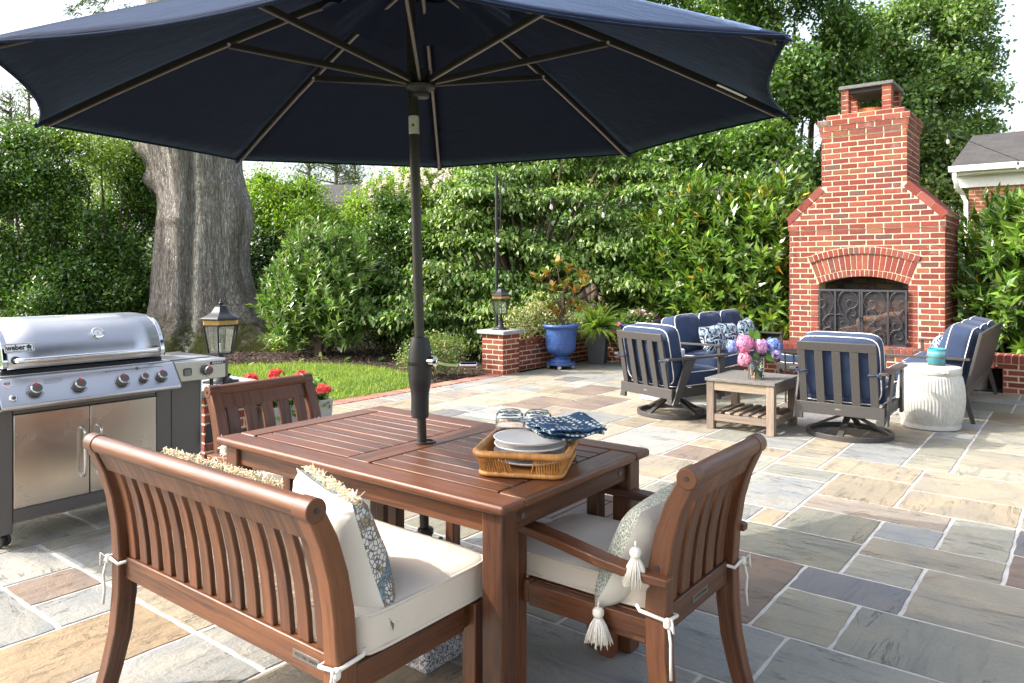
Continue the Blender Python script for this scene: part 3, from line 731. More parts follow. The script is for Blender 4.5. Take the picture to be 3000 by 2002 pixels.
# ------------------------------------------------------------ umbrella
PX,PY=-2.045,2.073
def canopy():
    t=thing('patio_umbrella','large navy market umbrella standing through the wood table','umbrella',(PX,PY,0))
    R,zr,zh,ph=1.440,1.991,2.56,.70437; tx,ty=.0114,.0208
    def rib(i):
        a=ph-i*pi/4; u=Vector((cos(a),sin(a),0)); return u,zr+R*(tx*u.x+ty*u.y)
    def pt(i,tt,drop=0):
        u,z=rib(i); return Vector((u.x*R*tt,u.y*R*tt,zh-(zh-z)*tt**1.2-drop))
    m=MB(); ns,ntt=14,18
    for i in range(8):
        def f(u,v):
            a=pt(i,v);b=pt(i+1,v); p=a.lerp(b,u); w=4*u*(1-u)
            p.x*=1-.045*w*v**3; p.y*=1-.045*w*v**3
            p.z-= .020*w*v*(1-v)*2 + .006*w*v + .004*mnoise.noise(Vector((u*5+i*3,v*4,1)))*w
            return p
        m.grid(ns,ntt,lambda u,v:f(u,.03+.97*v))
    o=m.build('canopy',MT['canopy'],t,smooth=25); s=o.modifiers.new('thick','SOLIDIFY'); s.thickness=.003; s.offset=1
    # hem, pockets and vent ruffle
    for i in range(8):
        m=MB(); u,z=rib(i); side=Vector((-u.y,u.x,0)); tip=pt(i,1.0); a=pt(i,.93)
        dn=Vector((0,0,-1))
        m.hexa([a+side*.012+dn*.004,tip+side*.020+dn*.002,tip-side*.020+dn*.002,a-side*.012+dn*.004,a+side*.010+dn*.026,tip+u*.012+side*.008+dn*.018,tip+u*.012-side*.008+dn*.018,a-side*.010+dn*.026][0:8])
        m.build('rib_pocket',MT['canopy'],o,.003)
    m=MB(); pts=[]
    for i in range(8):
        for q in range(12):
            u=q/12; w=4*u*(1-u); p=pt(i,1).lerp(pt(i+1,1),u); p.x*=1-.045*w; p.y*=1-.045*w; p.z-=.008*w+.001; pts.append(p)
    m.tube(pts,.0045,6,closed=True); m.build('hem',MT['canopy'],o,smooth=180)
    m=MB()
    def vent(u,v):
        a=2*pi*u; k=1+.06*sin(a*17)+.05*sin(a*7+1); rr=(.16+.2*v)*(1+.05*sin(a*8)); return Vector((cos(a)*rr,sin(a)*rr,zh-.055-.125*v*k-.012*abs(sin(a*4))))
    m.grid(96,5,vent,closeu=True); m.build('vent_ruffle',MT['canopy'],o,smooth=180)
    for i in range(8):
        m=MB(); u,z=rib(i); side=Vector((-u.y,u.x,0))
        pts=[pt(i,k,.016) for k in (.03,.3,.6,.8,.975)]
        m.sweep(pts,.016,.026,side); r=m.build('rib',[MT['bronze'],MT['ribunder']],t,.002)
        # lighter extrusion lip under the rib
        m=MB(); m.sweep([p+Vector((0,0,-.0145)) for p in pts],.010,.003,side); m.build('rib_lip',MT['ribunder'],r)
        m=MB(); e=pt(i,.505,.03); b=Vector((u.x*.052,u.y*.052,2.137)); e2=e+Vector((side.x*.0,side.y*.0,0))
        m.bar(b,e2,.013,.022); st=m.build('strut',MT['bronze'],t,.002)
        dd=(e2-b).normalized(); up=side.cross(dd)
        if up.z>0: up=-up
        m=MB(); m.bar(b+up*.0122,e2+up*.0122,.009,.003); m.build('strut_lip',MT['ribunder'],st)
        m=MB(); m.tube([e+side*.012,e-side*.012],.006,10); m.build('rivet',MT['alu'],st)
    m=MB(); m.lathe([(.02,2.07),(.030,2.071),(.034,2.078),(.034,2.092),(.046,2.10),(.056,2.108),(.058,2.118),(.052,2.124),(.036,2.128),(.036,2.175),(.02,2.18)],(0,0,0),28); 
    for i in range(8):
        u,z=rib(i); m.box((u.x*.046,u.y*.046,2.137),(.03,.012,.026),Matrix.Rotation(math.atan2(u.y,u.x),3,'Z'))
    m.build('runner',MT['blackplastic'],t,.0015)
    m=MB(); m.lathe([(.02,zh-.10),(.045,zh-.09),(.05,zh-.05),(.03,zh-.03)],(0,0,0),20); m.build('top_hub',MT['blackplastic'],t)
    lean=lambda z:(.019-.0205*z,.0147-.016*z,z)
    m=MB(); m.tube([lean(.30),lean(.96)],.0178,24); m.build('lower_pole',MT['bronze'],t)
    m=MB(); m.tube([lean(1.12),lean(1.93)],.0192,24)
    # flutes
    m.build('pole',MT['bronze'],t)
    m=MB(); m.tube([lean(2.0),lean(zh-.05)],.0192,24); m.build('upper_pole',MT['bronze'],t)
    m=MB(); m.tube([lean(1.9301),lean(1.9999)],.0202,24); c=m.build('tilt_collar',MT['alu'],t,.001)
    m=MB(); m.tube([Vector(lean(1.962))+Vector((.012,-.0165,0)),Vector(lean(1.962))+Vector((.0135,-.0187,0))],.005,10); m.tube([Vector(lean(2.02))+Vector((.012,-.0155,0)),Vector(lean(2.02))+Vector((.0135,-.0175,0))],.002,8); m.build('screw',MT['bronze'],c)
    b=lean(1.05)
    m=MB(); m.lathe([(.022,.835),(.033,.837),(.034,.85),(.034,.92),(.037,.945),(.042,.965),(.045,1.0),(.045,1.05),(.042,1.10),(.037,1.13),(.033,1.146),(.022,1.148)],(b[0],b[1],0),32); h=m.build('crank_housing',MT['blackplastic'],t,smooth=50)
    Mx=frame((b[0]-.0005,b[1]-.0455,1.045),(1,0,0),(0,0,1)); q=text_mb('SUNVILLA',.021,.002,None,0)
    th0=math.atan2(-PY,-PX)
    q.v=[(b[0]+(.0452+z)*cos(th0+x/.0452-.25),b[1]+(.0452+z)*sin(th0+x/.0452-.25),1.045+y) for x,y,z in q.v]; q.build('lettering',MT['bronze'],h,smooth=0)
    r=Vector((.7917,.611,0)); f=Vector((.611,-.7917,0)); c0=Vector((b[0],b[1],1.055))
    m=MB(); m.tube([c0+r*.030+f*.012,c0+r*.062+f*.03],.021,20); m.build('crank_boss',MT['chrome'],h,.002)
    m=MB(); a=c0+r*.066+f*.033; m.sweep([a,a+r*.03+Vector((0,0,-.008)),a+r*.06+Vector((0,0,-.012)),a+r*.085+Vector((0,0,-.013))],[.022,.018,.016,.016],[.016,.014,.014,.014],f); m.tube([a+r*.09+Vector((0,0,-.013)),a+r*.155+Vector((0,0,-.013))],[.0105,.0125],14); m.build('crank_handle',MT['chrome'],h,.002)
    # sewn tag near the right tip
    u,z=rib(0); side=Vector((-u.y,u.x,0)); a=pt(0,.80,.02); b2=pt(0,.88,.02); off=-side*.018
    m=MB(); m.hexa([a+off,b2+off,b2+off+Vector((0,0,-.001)),a+off+Vector((0,0,-.001)),a+off*2.2,b2+off*2.2,b2+off*2.2+Vector((0,0,-.001)),a+off*2.2+Vector((0,0,-.001))]); m.build('care_tag',MT['label'],t)
    return t
UMB=canopy()
t=thing('umbrella_base','speckled granite block with dark steel stem holding the umbrella pole under the table','umbrella base',(PX+.015,PY+.01,0))
m=MB(); m.b2((-.215,-.215,.0),(.215,.215,.075)); m.build('granite_slab',MT['granite'],t,.008)
m=MB(); m.tube([(0,0,.0751),(0,0,.40)],.026,24); m.lathe([(.027,.385),(.031,.387),(.031,.405),(.0275,.41),(.019,.412)],(0,0,0),24); s=m.build('stem',MT['bronze'],t,.001)
m=MB(); r=Vector((.7917,.611,0)); c=Vector((0,0,.345)); m.tube([c+r*.026,c+r*.05],.007,10)
m.lathe([(.006,.0),(.026,.002),(.028,.010),(.024,.018),(.006,.02)],c+r*.048,12,M=Matrix(((0,0,r.x),(-.611,.7917*0,r.y),(0,1,0))) if False else Matrix.Rotation(math.atan2(r.y,r.x),3,'Z')@Matrix.Rotation(pi/2,3,'Y'),fn=lambda r_,z,th:r_*(1+.1*cos(5*th))); m.build('knob',MT['blackplastic'],t)

# ------------------------------------------------------------ on the table
TZ=.7415
def Wc(px,py,z):
    d=2190.35*(1.4-z)/(py-795.78); r=(px-1500)*d/2190.35; return Vector((r*.79165-d*.61098, r*.61098+d*.79165,z))
# basket tray: local frame from photo
bc=Vector((-1.565,2.165,TZ))
BC=(-1.511,2.057); BA=math.atan2(.43,.90)
def rr(w,d,r,n=6):
    pts=[]
    for cx,cy,a0 in ((w/2-r,d/2-r,0),(-w/2+r,d/2-r,90),(-w/2+r,-d/2+r,180),(w/2-r,-d/2+r,270)):
        for i in range(n+1):
            a=radians(a0+90*i/n); pts.append((cx+r*cos(a),cy+r*sin(a)))
    return pts
t=thing('rattan_tray','honey rattan serving tray with handle cut-outs on the brown table','tray',(*BC,TZ),BA)
m=MB(); m.prism(rr(.262,.342,.03),.003,.010); m.build('tray_floor',MT['rattan'],t)
m=MB(); m.tube([(x,y,.074) for x,y in rr(.300,.380,.045,8)],.0115,10,closed=True); m.build('rim',MT['rattan'],t,smooth=180)
m=MB(); m.tube([(x,y,.0085) for x,y in rr(.268,.348,.035,8)],.0085,10,closed=True); m.build('base_ring',MT['rattan'],t,smooth=180)
def resample(pts,n):
    P=[Vector((*p,0)) for p in pts]; P.append(P[0]); L=[0]
    for a,b in zip(P,P[1:]): L.append(L[-1]+(b-a).length)
    out=[]
    for i in range(n):
        s=L[-1]*i/n; k=max(j for j in range(len(L)-1) if L[j]<=s); f=(s-L[k])/(L[k+1]-L[k]+1e-9); out.append(P[k].lerp(P[k+1],f))
    return out
top=resample(rr(.298,.378,.045,8),150); bot=resample(rr(.268,.348,.035,8),150)
SD={}
for a,b in zip(top,bot):
    m=SD.setdefault('x+' if abs(a.y)<.13 and a.x>0 else 'x-' if abs(a.y)<.13 else 'y+'+str(a.x>0) if a.y>0 else 'y-'+str(a.x>0),MB())
    if abs(a.x)<.052 and abs(a.y)>.15:
        if abs(a.x)>.038: m.bar((b.x*.75,b.y,.010),(a.x*1.15,a.y,.072),.0042,.0035)
        continue
    m.bar((b.x,b.y,.010),(a.x,a.y,.072),.0042,.0035)
for m in SD.values(): m.build('woven_side',MT['rattan'],t,smooth=0)
prof=[(.0,.0),(.075,.0),(.085,.002),(.118,.012),(.1225,.017),(.122,.019),(.117,.0175),(.085,.0075),(.0,.0055)]
def bw(lx,ly): return (BC[0]+lx*cos(BA)-ly*sin(BA),BC[1]+lx*sin(BA)+ly*cos(BA))
names=['topmost white plate of the stack, partly under the blue napkins','second white plate from the top of the stack on the tray','third white plate from the top of the stack on the tray','bottom white plate of the stack, resting in the rattan tray']
for k in range(4):
    m=MB(); m.lathe(prof,(0,0,0),72,cap0=False,cap1=False)
    o=m.build('dinner_plate',MT['plate'],None,smooth=180); x,y=bw(.002*(k%2)+.001,-.012+.002*k); o.location=(x,y,TZ+.0145+.0225*(3-k)); tag(o,names[k],'plate','white plates stacked on the tray')
def glass(px,py,label):
    t=thing('glass_tumbler',label,'glass',(px,py,TZ+.0105),random.random(),'upturned glass tumblers on the tray')
    m=MB(); H_=.132
    out=[(.0385,0),(.0405,.004),(.045,.03),(.0485,.07),(.0485,.095),(.045,.118),(.036,.129),(.024,.1305),(.0,.127)]
    inn=[(.0,.118),(.020,.1195),(.033,.117),(.0415,.108),(.045,.092),(.0452,.07),(.042,.03),(.0380,.004),(.0365,.0005)]
    m.lathe(out+inn,(0,0,0),48,cap0=False,cap1=False)
    # close rim between inner and outer
    n=48; b=len(m.v)-n
    m.f+= [[b+k,b+(k+1)%n,(k+1)%n,k] for k in range(n)]; m.uv+=[[(0,0)]*4]*n; m.mi+=[0]*n; m.col+=[(1,1,1)]*n
    m.v=[(x*1.06,y*1.06,z*1.14) for x,y,z in m.v]
    o=m.build('tumbler_wall',MT['glass'],t,smooth=180)
    return t
x,y=bw(-.098,.128); glass(x,y,'upturned clear glass tumbler at the back of the tray, farther from the napkins')
x,y=bw(.004,.136); glass(x,y,'upturned clear glass tumbler at the back of the tray, just behind the napkins')
NC=Vector((-1.420,2.128,0)); na=radians(59)
labs=['topmost indigo block-print napkin on the white plates','middle indigo block-print napkin of the folded pile','lowest indigo block-print napkin, its corner overhanging the tray rim']
for k in range(3):
    m=MB(); ph=k*1.3
    dx,dy,da=[(0,0,0),(.006,-.004,.05),(-.004,.006,-.06)][k]
    def f(u,v):
        x=(u-.5)*.215;y=(v-.5)*.20
        z=.0125*(2-k)*.62+.008*sin(u*7+ph)*(.4+u*.6)+.007*sin(v*6+u*3+ph)+.014*max(0,u-.62)*1.3-.03*max(0,.25-v)*(u>.0)
        z+=.006*mnoise.noise(Vector((u*4,v*4,k)))
        c,s=cos(na+da),sin(na+da); return Vector((NC.x+dx+x*c-y*s,NC.y+dy+x*s+y*c,.866+z))
    m.grid(26,26,f); o=m.build('cloth_napkin',MT['napkin'],None,smooth=180); s=o.modifiers.new('t','SOLIDIFY'); s.thickness=.0055; s.offset=-1
    tag(o,labs[k],'napkin','folded indigo napkins on the plates')
# ------------------------------------------------------------ gas grill (front faces +x; local origin under the cart centre)
GX,GY=-4.60,1.822
t=thing('gas_grill','stainless gas grill on a gray cart with closed lid and side table','grill',(GX,GY,0))
ST,GP=MT['steel'],MT['graypaint']
fx=.28   # door plane in local x
# cart
m=MB(); m.b2((-.27,-.45,.12),(fx-.012,-.43,.72)); m.b2((-.27,.43,.12),(fx-.012,.45,.72)); m.b2((-.27,-.43,.12),(-.25,.43,.72)); m.b2((-.25,-.4299,.12),(fx-.012,.4299,.15)); m.build('cart_body',GP,t,.004)
for sy in (-1,1):
    m=MB(); m.b2((fx-.075,sy*.455,.07),(fx+.004,sy*.368,.715)); m.build('cart_post',GP,t,.006)
m=MB(); m.b2((fx-.011,-.366,.125),(fx-.001,.366,.19)); m.build('cart_rail',GP,t,.003)
m=MB(); m.b2((fx-.011,-.366,.672),(fx-.001,.366,.715)); m.build('cart_rail',GP,t,.003)
for sy in (-1,1):
    m=MB(); m.b2((fx-.010,sy*.3655,.193),(fx+.006,sy*.0025,.669)); d=m.build('door',MT['steeldoor'],t,.003)
    m=MB(); y=sy*.042; m.tube([(fx+.007,y,.555),(fx+.03,y,.555),(fx+.042,y,.545),(fx+.046,y,.53),(fx+.046,y,.325),(fx+.042,y,.31),(fx+.03,y,.30),(fx+.007,y,.30)],.0075,12); m.tube([(fx+.0062,y,.555),(fx+.009,y,.555)],.012,14); m.tube([(fx+.0062,y,.30),(fx+.009,y,.30)],.012,14); m.build('handle',MT['chrome'],d,smooth=60)
# tank screen on the right
m=MB(); m.b2((-.2,.458,.12),(fx-.02,.470,.732)); m.b2((fx-.035,.4705,.10),(fx-.02,.655,.732)); m.b2((-.2,.645,.10),(fx-.0355,.655,.732)); m.build('tank_screen',GP,t,.004)
m=MB(); m.b2((fx-.0345,.6555,.10),(fx-.018,.662,.732)); m.build('edge_highlight',MT['alu'],t,.001)  # bright strip standing for the highlight down the screen's right edge
# casters
for sx in (-1,1):
    for sy in (-1,1):
        m=MB(); x=sx*.22+.01; y=sy*.40
        M=Matrix.Rotation(pi/2,3,'X')@Matrix.Identity(3)
        M=Matrix.Rotation(radians(25),3,'Z')@Matrix.Rotation(pi/2,3,'X')
        for o_ in (-.017,.017):
            m.lathe([(.010,-.010),(.030,-.010),(.036,-.005),(.036,.005),(.030,.010),(.010,.010)],Vector((x,y,.036))+M@Vector((0,0,o_)),24,M=M)
        m.box((x-.005,y,.058),(.05,.022,.022),Matrix.Rotation(radians(25),3,'Z')); m.tube([(x,y,.06),(x,y,.12)],.011,12); m.build('caster',MT['blackplastic'],t,.002)
# control console: prism profile (x,z) extruded along y
prof=[(.05,.725),(.455,.722),(.480,.732),(.484,.745),(.392,.868),(.375,.876),(.05,.876)]
My=Matrix(((1,0,0),(0,0,1),(0,1,0)))
m=MB(); m.prism([(p[0],p[1]) for p in prof][::-1],-.485,.415,My); con=m.build('control_panel',ST,t,.006)
for y0,y1 in ((-.493,-.4852),(.4152,.423)):
    m=MB(); m.prism([(p[0]-.002,p[1]-.0) for p in prof][::-1],y0,y1,My); m.build('panel_end_cap',GP,t,.003)
pn=Vector((.123,0,.092)).normalized(); pu=Vector((-.092,0,.123)).normalized(); py_=Vector((0,1,0))
def onp(y,s): # s 0 bottom..1 top of slope
    return Vector((.484+( .392-.484)*s,y,.745+(.868-.745)*s))
def knob(parent,c,n,up,r,L=.036,tick=True):
    side=up.cross(n); M=Matrix((side,up,n)).transposed()
    m=MB(); m.lathe([(r*1.02,.001),(r*1.06,.005),(r*.98,.010),(r*.90,.014),(r*.88,L*.7)],c,32,M=M,cap0=False,cap1=False); k=m.build('knob',MT['knobgray'],parent,smooth=40)
    m=MB(); m.lathe([(r*.885,L*.70),(r*.90,L*.78),(r*.87,L*.92),(r*.80,L)],c,32,M=M,cap0=False,cap1=False); m.build('knob_ring',MT['chrome'],k,smooth=60)
    m=MB(); m.lathe([(r*.799,L-.0006),(r*.5,L+.0006),(0.001,L+.001)],c,32,M=M,cap0=False); m.build('knob_face',MT['knobgray'],k,smooth=60)
    m=MB(); m.hexa([c+side*a+up*b+n*h for h in (L*.55,L+.0022) for a,b in ((-r*.13,r*.35),(r*.13,r*.35),(r*.13,r*.93),(-r*.13,r*.93))]); m.build('red_pointer',MT['red'],k)
    # printed arc
    m=MB()
    for a0,a1,w in ((100,250,.0007),(262,330,.0014)):
        pts=[c+side*cos(radians(a))*r*1.28+up*sin(radians(a))*r*1.28+n*.0006 for a in range(a0,a1,6)]; m.tube(pts,w,4)
    m.tube([c+side*cos(radians(190))*r*1.28+up*sin(radians(190))*r*1.28+n*s for s in (.0003,.0013)],.003,8); m.tube([c+side*cos(radians(335))*r*1.28+up*sin(radians(335))*r*1.28+n*s for s in (.0003,.0013)],.0025,8)
    m.build('dial_print',MT['blackplastic'],k)
for y,r in ((-.325,.030),(-.12,.030),(.10,.030),(.215,.021),(.315,.028)):
    knob(con,onp(y,.47),pn,pu,r)
m=MB(); 
for a,b in (((.03,.93),(.34,.93)),((.03,.93),(.03,.86)),((.34,.93),(.34,.86))): m.tube([onp(*a)+pn*.0006,onp(*b)+pn*.0006],.0006,4)
c=onp(.20,.93); pts=[c+py_*cos(q*pi/8)*.009+pu*sin(q*pi/8)*.009+pn*.0007 for q in range(16)]; m.tube(pts,.0008,4,closed=True); m.tube([c+pn*.0005,c+pn*.0012],.004,8)
m.build('console_print',MT['blackplastic'],con)
m=MB(); c=onp(-.425,.30); M=Matrix((py_,pu,pn)).transposed(); m.lathe([(.016,.0),(.0175,.004),(.014,.008),(.010,.0085)],c,28,M=M); b=m.build('igniter_button',MT['chrome'],con,smooth=60)
m=MB(); m.lathe([(.0095,.0086),(.008,.011),(.001,.0115)],c,20,M=M); m.build('button_face',MT['knobgray'],b,smooth=60)
c=onp(-.435,.80); m=MB(); sh=[(-.017,.017),(.017,.017),(.017,-.004),(.010,-.014),(0,-.019),(-.010,-.014),(-.017,-.004)]
m.prism(sh,.0003,.0010,frame(c,py_,pu)); b=m.build('shield_sticker',MT['label'],con)
m=MB(); m.prism([(-.0135,.0145),(.0135,.0145),(.0135,.002),(-.0135,.002)],.0011,.0014,frame(c,py_,pu)); m.build('sticker_band',MT['blackplastic'],b)
text_mb('weber',.0085,.0002,frame(c+pu*.008+pn*.0016,py_,pu)).build('lettering',MT['white'],b,smooth=0)
text_mb('GS4',.0125,.0003,frame(c-pu*.006+pn*.0012,py_,pu)).build('lettering',MT['red'],b,smooth=0)
# fine print: lines of tiny strokes
m=MB()
for i in range(4):
    y=-.275
    while y<-.19-(.02*(i==3)):
        w=random.uniform(.003,.009); p=onp(y,.86-.05*i)+pn*.0005; m.bar(p,p+py_*w,.0014,.0004,pn); y+=w+.003
m.build('fine_print',MT['blackplastic'],con)
# grease tray gap + cook box
m=MB(); m.b2((-.25,-.43,.72),(.30,.395,.905)); m.build('cook_box',MT['blackplastic'],t,.01)
m=MB(); m.b2((.05,-.47,.8765),(.372,.405,.884)); m.build('console_ledge',ST,t,.003)
# lid: profile (x,z)
lp=[(.335,.912),(.343,.93),(.342,.955),(.326,1.005),(.298,1.055),(.26,1.095),(.21,1.122),(.15,1.138),(.05,1.145),(-.12,1.14),(-.22,1.11),(-.28,1.04),(-.29,.912)]
lp2=[]
P=[Vector((a,b,0)) for a,b in lp]
for i in range(len(P)-1):
    for k in range(4):
        f=k/4; p0=P[max(i-1,0)];p1=P[i];p2=P[i+1];p3=P[min(i+2,len(P)-1)]
        q=.5*((2*p1)+(p2-p0)*f+(2*p0-5*p1+4*p2-p3)*f*f+(3*p1-p0-3*p2+p3)*f**3); lp2.append((q.x,q.y))
lp2.append(lp[-1])
y0,y1=-.435,.385
def lid(u,v): a=lp2[min(int(u*(len(lp2)-1)+.5),len(lp2)-1)]; return Vector((a[0],y0+.024+(y1-y0-.048)*v,a[1]))
m=MB(); m.grid(len(lp2),6,lid); l=m.build('lid',ST,t,smooth=60); s=l.modifiers.new('s','SOLIDIFY'); s.thickness=.006; s.offset=-1
for ya,yb in ((y0,y0+.0235),(y1-.0235,y1)):
    m=MB(); m.prism([(x*1.012+.0015,z+.004) for x,z in lp2][::-1],ya,yb,My); e=m.build('lid_end',MT['chrome'] ,l,.0025,smooth=30)
    m=MB()
    yc=(ya+yb)/2
    for i in (5,14,20): 
        a=Vector((lp2[i][0]*1.012+.0015,yc,lp2[i][1]+.004)); nn=Vector((1,0,.45*(i/10))).normalized(); m.tube([a,a+nn*.003],.006,12)
    m.build('screw',MT['alu'],e)
m=MB(); m.prism([(x*1.0+.0035,z+.0015) for x,z in lp2][::-1],y1,y1+.006,My); m.build('lid_side',GP,l,.002)
hz=.955
m=MB(); m.tube([(.345,y0+.055,hz),(.372,y0+.055,hz),(.392,y0+.065,hz),(.398,y0+.085,hz),(.398,y1-.085,hz),(.392,y1-.065,hz),(.372,y1-.055,hz),(.345,y1-.055,hz)],.0125,18); h=m.build('lid_handle',MT['chrome'],l,smooth=60)
m=MB()
for y in (y0+.055,y1-.055): m.tube([(.342,y,hz),(.352,y,hz)],.020,20)
m.build('handle_mount',MT['knobgray'],h,.002)
# thermometer
c=Vector((.299,.03,1.058)); n=Vector((.80,0,.60)); up=Vector((-.6,0,.8)); M=Matrix((py_,up,n)).transposed()
m=MB(); m.lathe([(.031,-.004),(.0335,.006),(.033,.014),(.028,.017),(.0265,.013)],c,36,M=M,cap0=False,cap1=False); g=m.build('thermometer',MT['chrome'],l,smooth=50)
m=MB(); m.lathe([(.0264,.0128),(.001,.0129)],c,36,M=M,cap0=False); m.build('dial_face',MT['white'],g)
m=MB(); m.bar(c+n*.0135-up*.014,c+n*.0135+up*.006,.0022,.0008,n)
for a in range(-130,131,20): d=py_*sin(radians(a))+up*cos(radians(a)); m.bar(c+n*.0133+d*.020,c+n*.0133+d*.0235,.0012,.0006,n)
m.build('dial_needle',MT['blackplastic'],g)
# badge
c=Vector((.3235,-.355,1.013)); n=Vector((.885,0,.465)).normalized(); up=Vector((-n.z,0,n.x)); F_=frame(c,py_,up)
m=MB(); m.prism(rr(.135,.050,.009),.0,.0065,F_); bd=m.build('badge',MT['white'],l,.001)
m=MB(); m.tube([F_@Vector((x,y,.0068)) for x,y in rr(.125,.041,.007)],.0012,6,closed=True); m.build('badge_border',MT['blackplastic'],bd)
text_mb('weber',.040,.0012,frame(c+n*.0072-py_*.017,py_,up),.0009,.82).build('lettering',MT['blackplastic'],bd,smooth=0)
m=MB(); K=lambda pts,h=.0012: m.prism(pts,.0066,.0066+h,frame(c+py_*.043,py_,up))
K([(-.012*cos(radians(a)),.002+.009*sin(radians(a))) for a in range(0,181,20)][::-1]); K([(-.012*cos(radians(a)),.0005-.008*sin(radians(a))) for a in range(0,181,20)])
K([(-.010,-.018),(-.0075,-.018),(-.003,-.006),(-.006,-.006)]); K([(.0075,-.018),(.010,-.018),(.006,-.006),(.003,-.006)]); K([(-.009,-.0155),(.009,-.0155),(.009,-.0138),(-.009,-.0138)],.0016); K([(-.003,.011),(.003,.011),(.003,.014),(-.003,.014)])
m.build('kettle_emblem',MT['blackplastic'],bd)
# side table (right) with burner cover
m=MB(); m.b2((-.24,.425,.742),(.345,.775,.862)); sd=m.build('side_table',ST,t,.008,3)
m=MB(); m.b2((-.238,.7753,.745),(.335,.80,.860)); m.build('side_cap',GP,t,.010,3)
m=MB(); m.b2((-.16,.455,.8625),(.23,.735,.872)); m.build('burner_cover',ST,sd,.004)
nx=Vector((1,0,0)); uz=Vector((0,0,1))
knob(sd,Vector((.3455,.645,.800)),nx,uz,.030)
m=MB(); m.prism(rr(.052,.048,.012),.0,.004,frame((.3455,.525,.800),py_,uz)); q=m.build('warning_plate',MT['knobgray'],sd,.001)
m=MB()
for i in range(7):
    y=-.018
    while y<.016: w=random.uniform(.003,.008); p=Vector((.3498,.525+y,.812-.0055*i)); m.bar(p,p+py_*w,.0012,.0004,nx); y+=w+.002
m.build('fine_print',MT['label'],q)
m=MB(); m.prism(rr(.100,.018,.001,1),.0,.0012,frame((.3455,.718,.838),py_,uz)); q=m.build('name_badge',MT['blackplastic'],sd)
text_mb('GENESIS II',.0145,.0004,frame((.3468,.718,.838),py_,uz),.0003,1.12).build('lettering',MT['label'],q,smooth=0)
m=MB(); m.b2((-.24,-.80,.742),(.33,-.50,.862)); m.build('side_table',ST,t,.008,3)

# tools hanging under the side table
def hang(name,label,y,x):
    return thing(name,label,'grill tool',(GX+x,GY+y,0),0,'grill tools hanging under the side table')
t1=hang('grill_spatula','black long-handled grill spatula hanging under the grill side table',.705,.30)
m=MB(); m.sweep([(0,0,.741),(0,0,.70),(0,0,.46)],[.022]*3,[.012]*3,(0,1,0)); m.build('handle',MT['blackplastic'],t1,.003)
m=MB(); m.hexa([(-.004,-.045,.34),(-.004,.045,.34),(.004,.045,.34),(.004,-.045,.34),(-.004,-.03,.459),(-.004,.03,.459),(.004,.03,.459),(.004,-.03,.459)]); m.build('blade',MT['blackplastic'],t1,.004)
t2=hang('grill_brush','black and chrome grill brush with wire cage head hanging beside the spatula',.80,.31)
m=MB(); m.tube([(0,.012,.741),(.008,.02,.752),(.004,.004,.756),(0,-.008,.74),(0,-.01,.70),(0,-.004,.62),(0,0,.52)],[.009,.009,.010,.012,.014,.015,.015],12); m.build('handle',MT['blackplastic'],t2,smooth=60)
m=MB(); m.tube([(0,0,.4695),(0,0,.5195)],.012,16); m.build('ferrule',MT['alu'],t2)
m=MB()
for a in range(-3,4): m.tube([(0,a*.002,.47),(.012,a*.010,.43),(.014,a*.014,.38),(.004,a*.016,.34)],.0018,6)
m.build('wire_cage',MT['chrome'],t2,smooth=60)
m=MB(); m.box((0,0,.335),(.035,.11,.018)); 
for _ in range(150): x,y=random.uniform(-.016,.016),random.uniform(-.052,.052); m.tube([(x,y,.327),(x+random.gauss(0,.003),y+random.gauss(0,.003),.302)],.0012,4)
m.build('bristle_head',MT['blackplastic'],t2)
# ------------------------------------------------------------ masonry
REDS=[(.20,.046,.033),(.225,.053,.039),(.178,.041,.033),(.21,.062,.048),(.165,.043,.038),(.235,.062,.044),(.19,.045,.034),(.215,.075,.046)]
DARKB=[(.115,.060,.052),(.14,.058,.05)]
def bc():
    c=random.choice(REDS) if random.random()>.07 else random.choice(DARKB); k=random.uniform(.85,1.15); return tuple(x*k for x in c)
def brickbox(mb,o,u,v,n,u0,u1,v0,v1,dep=.03,col=None,jit=.0015):
    """brick face on plane o; u along, v up, n outward; front sits at n=0"""
    o=Vector(o);u=Vector(u);v=Vector(v);n=Vector(n); j=lambda:random.uniform(-jit,jit); e=.003
    f=[]
    for a,b in ((u0,v0),(u1,v0),(u1,v1),(u0,v1)): f.append(o+u*(a+j())+v*(b+j())+n*(j()))
    c=sum(f,Vector())/4
    back=[o+u*a+v*b-n*dep for a,b in ((u0,v0),(u1,v0),(u1,v1),(u0,v1))]
    mid=[p-n*e for p in f]; front=[c+(p-c)*(1-.0)+((c-p).normalized()*e) for p in f]
    mb.c=col or bc()
    vs=back+mid+front; fs=[(8,9,10,11)]
    for k in range(4):
        k2=(k+1)%4; fs+=[(k,k2,4+k2,4+k),(4+k,4+k2,8+k2,8+k)]
    mb.add(vs,fs)
def courses(mb,o,u,n,ivals,z0,nrow,rowh=.0735,bl=.2117,gap=.017,phase=0,colf=None):
    """ivals(z_mid,row)->list of (u0,u1)"""
    for r in range(nrow):
        za=z0+r*rowh; 
        for a,b in ivals(za+rowh/2,r):
            x=math.floor(a/bl)*bl+(bl/2 if (r+phase)%2 else 0)-bl
            while x<b:
                s=max(x,a);e=min(x+bl,b)
                if e-s>.022: brickbox(mb,o,u,(0,0,1),n,s+gap/2*(s>a),e-gap/2*(e<b),za+gap/2,za+rowh-gap/2,col=colf() if colf else None)
                x+=bl
BM=[MT['brick'],MT['mortar']]
YF=10.65
xl,xr=-3.321,-1.415; YB=11.79
t=thing('brick_fireplace','tall red brick outdoor fireplace with arched opening and stepped chimney','fireplace',(0,0,0))
R=0.0735; Z0=.42
m=MB(); m.m=1; i=.007
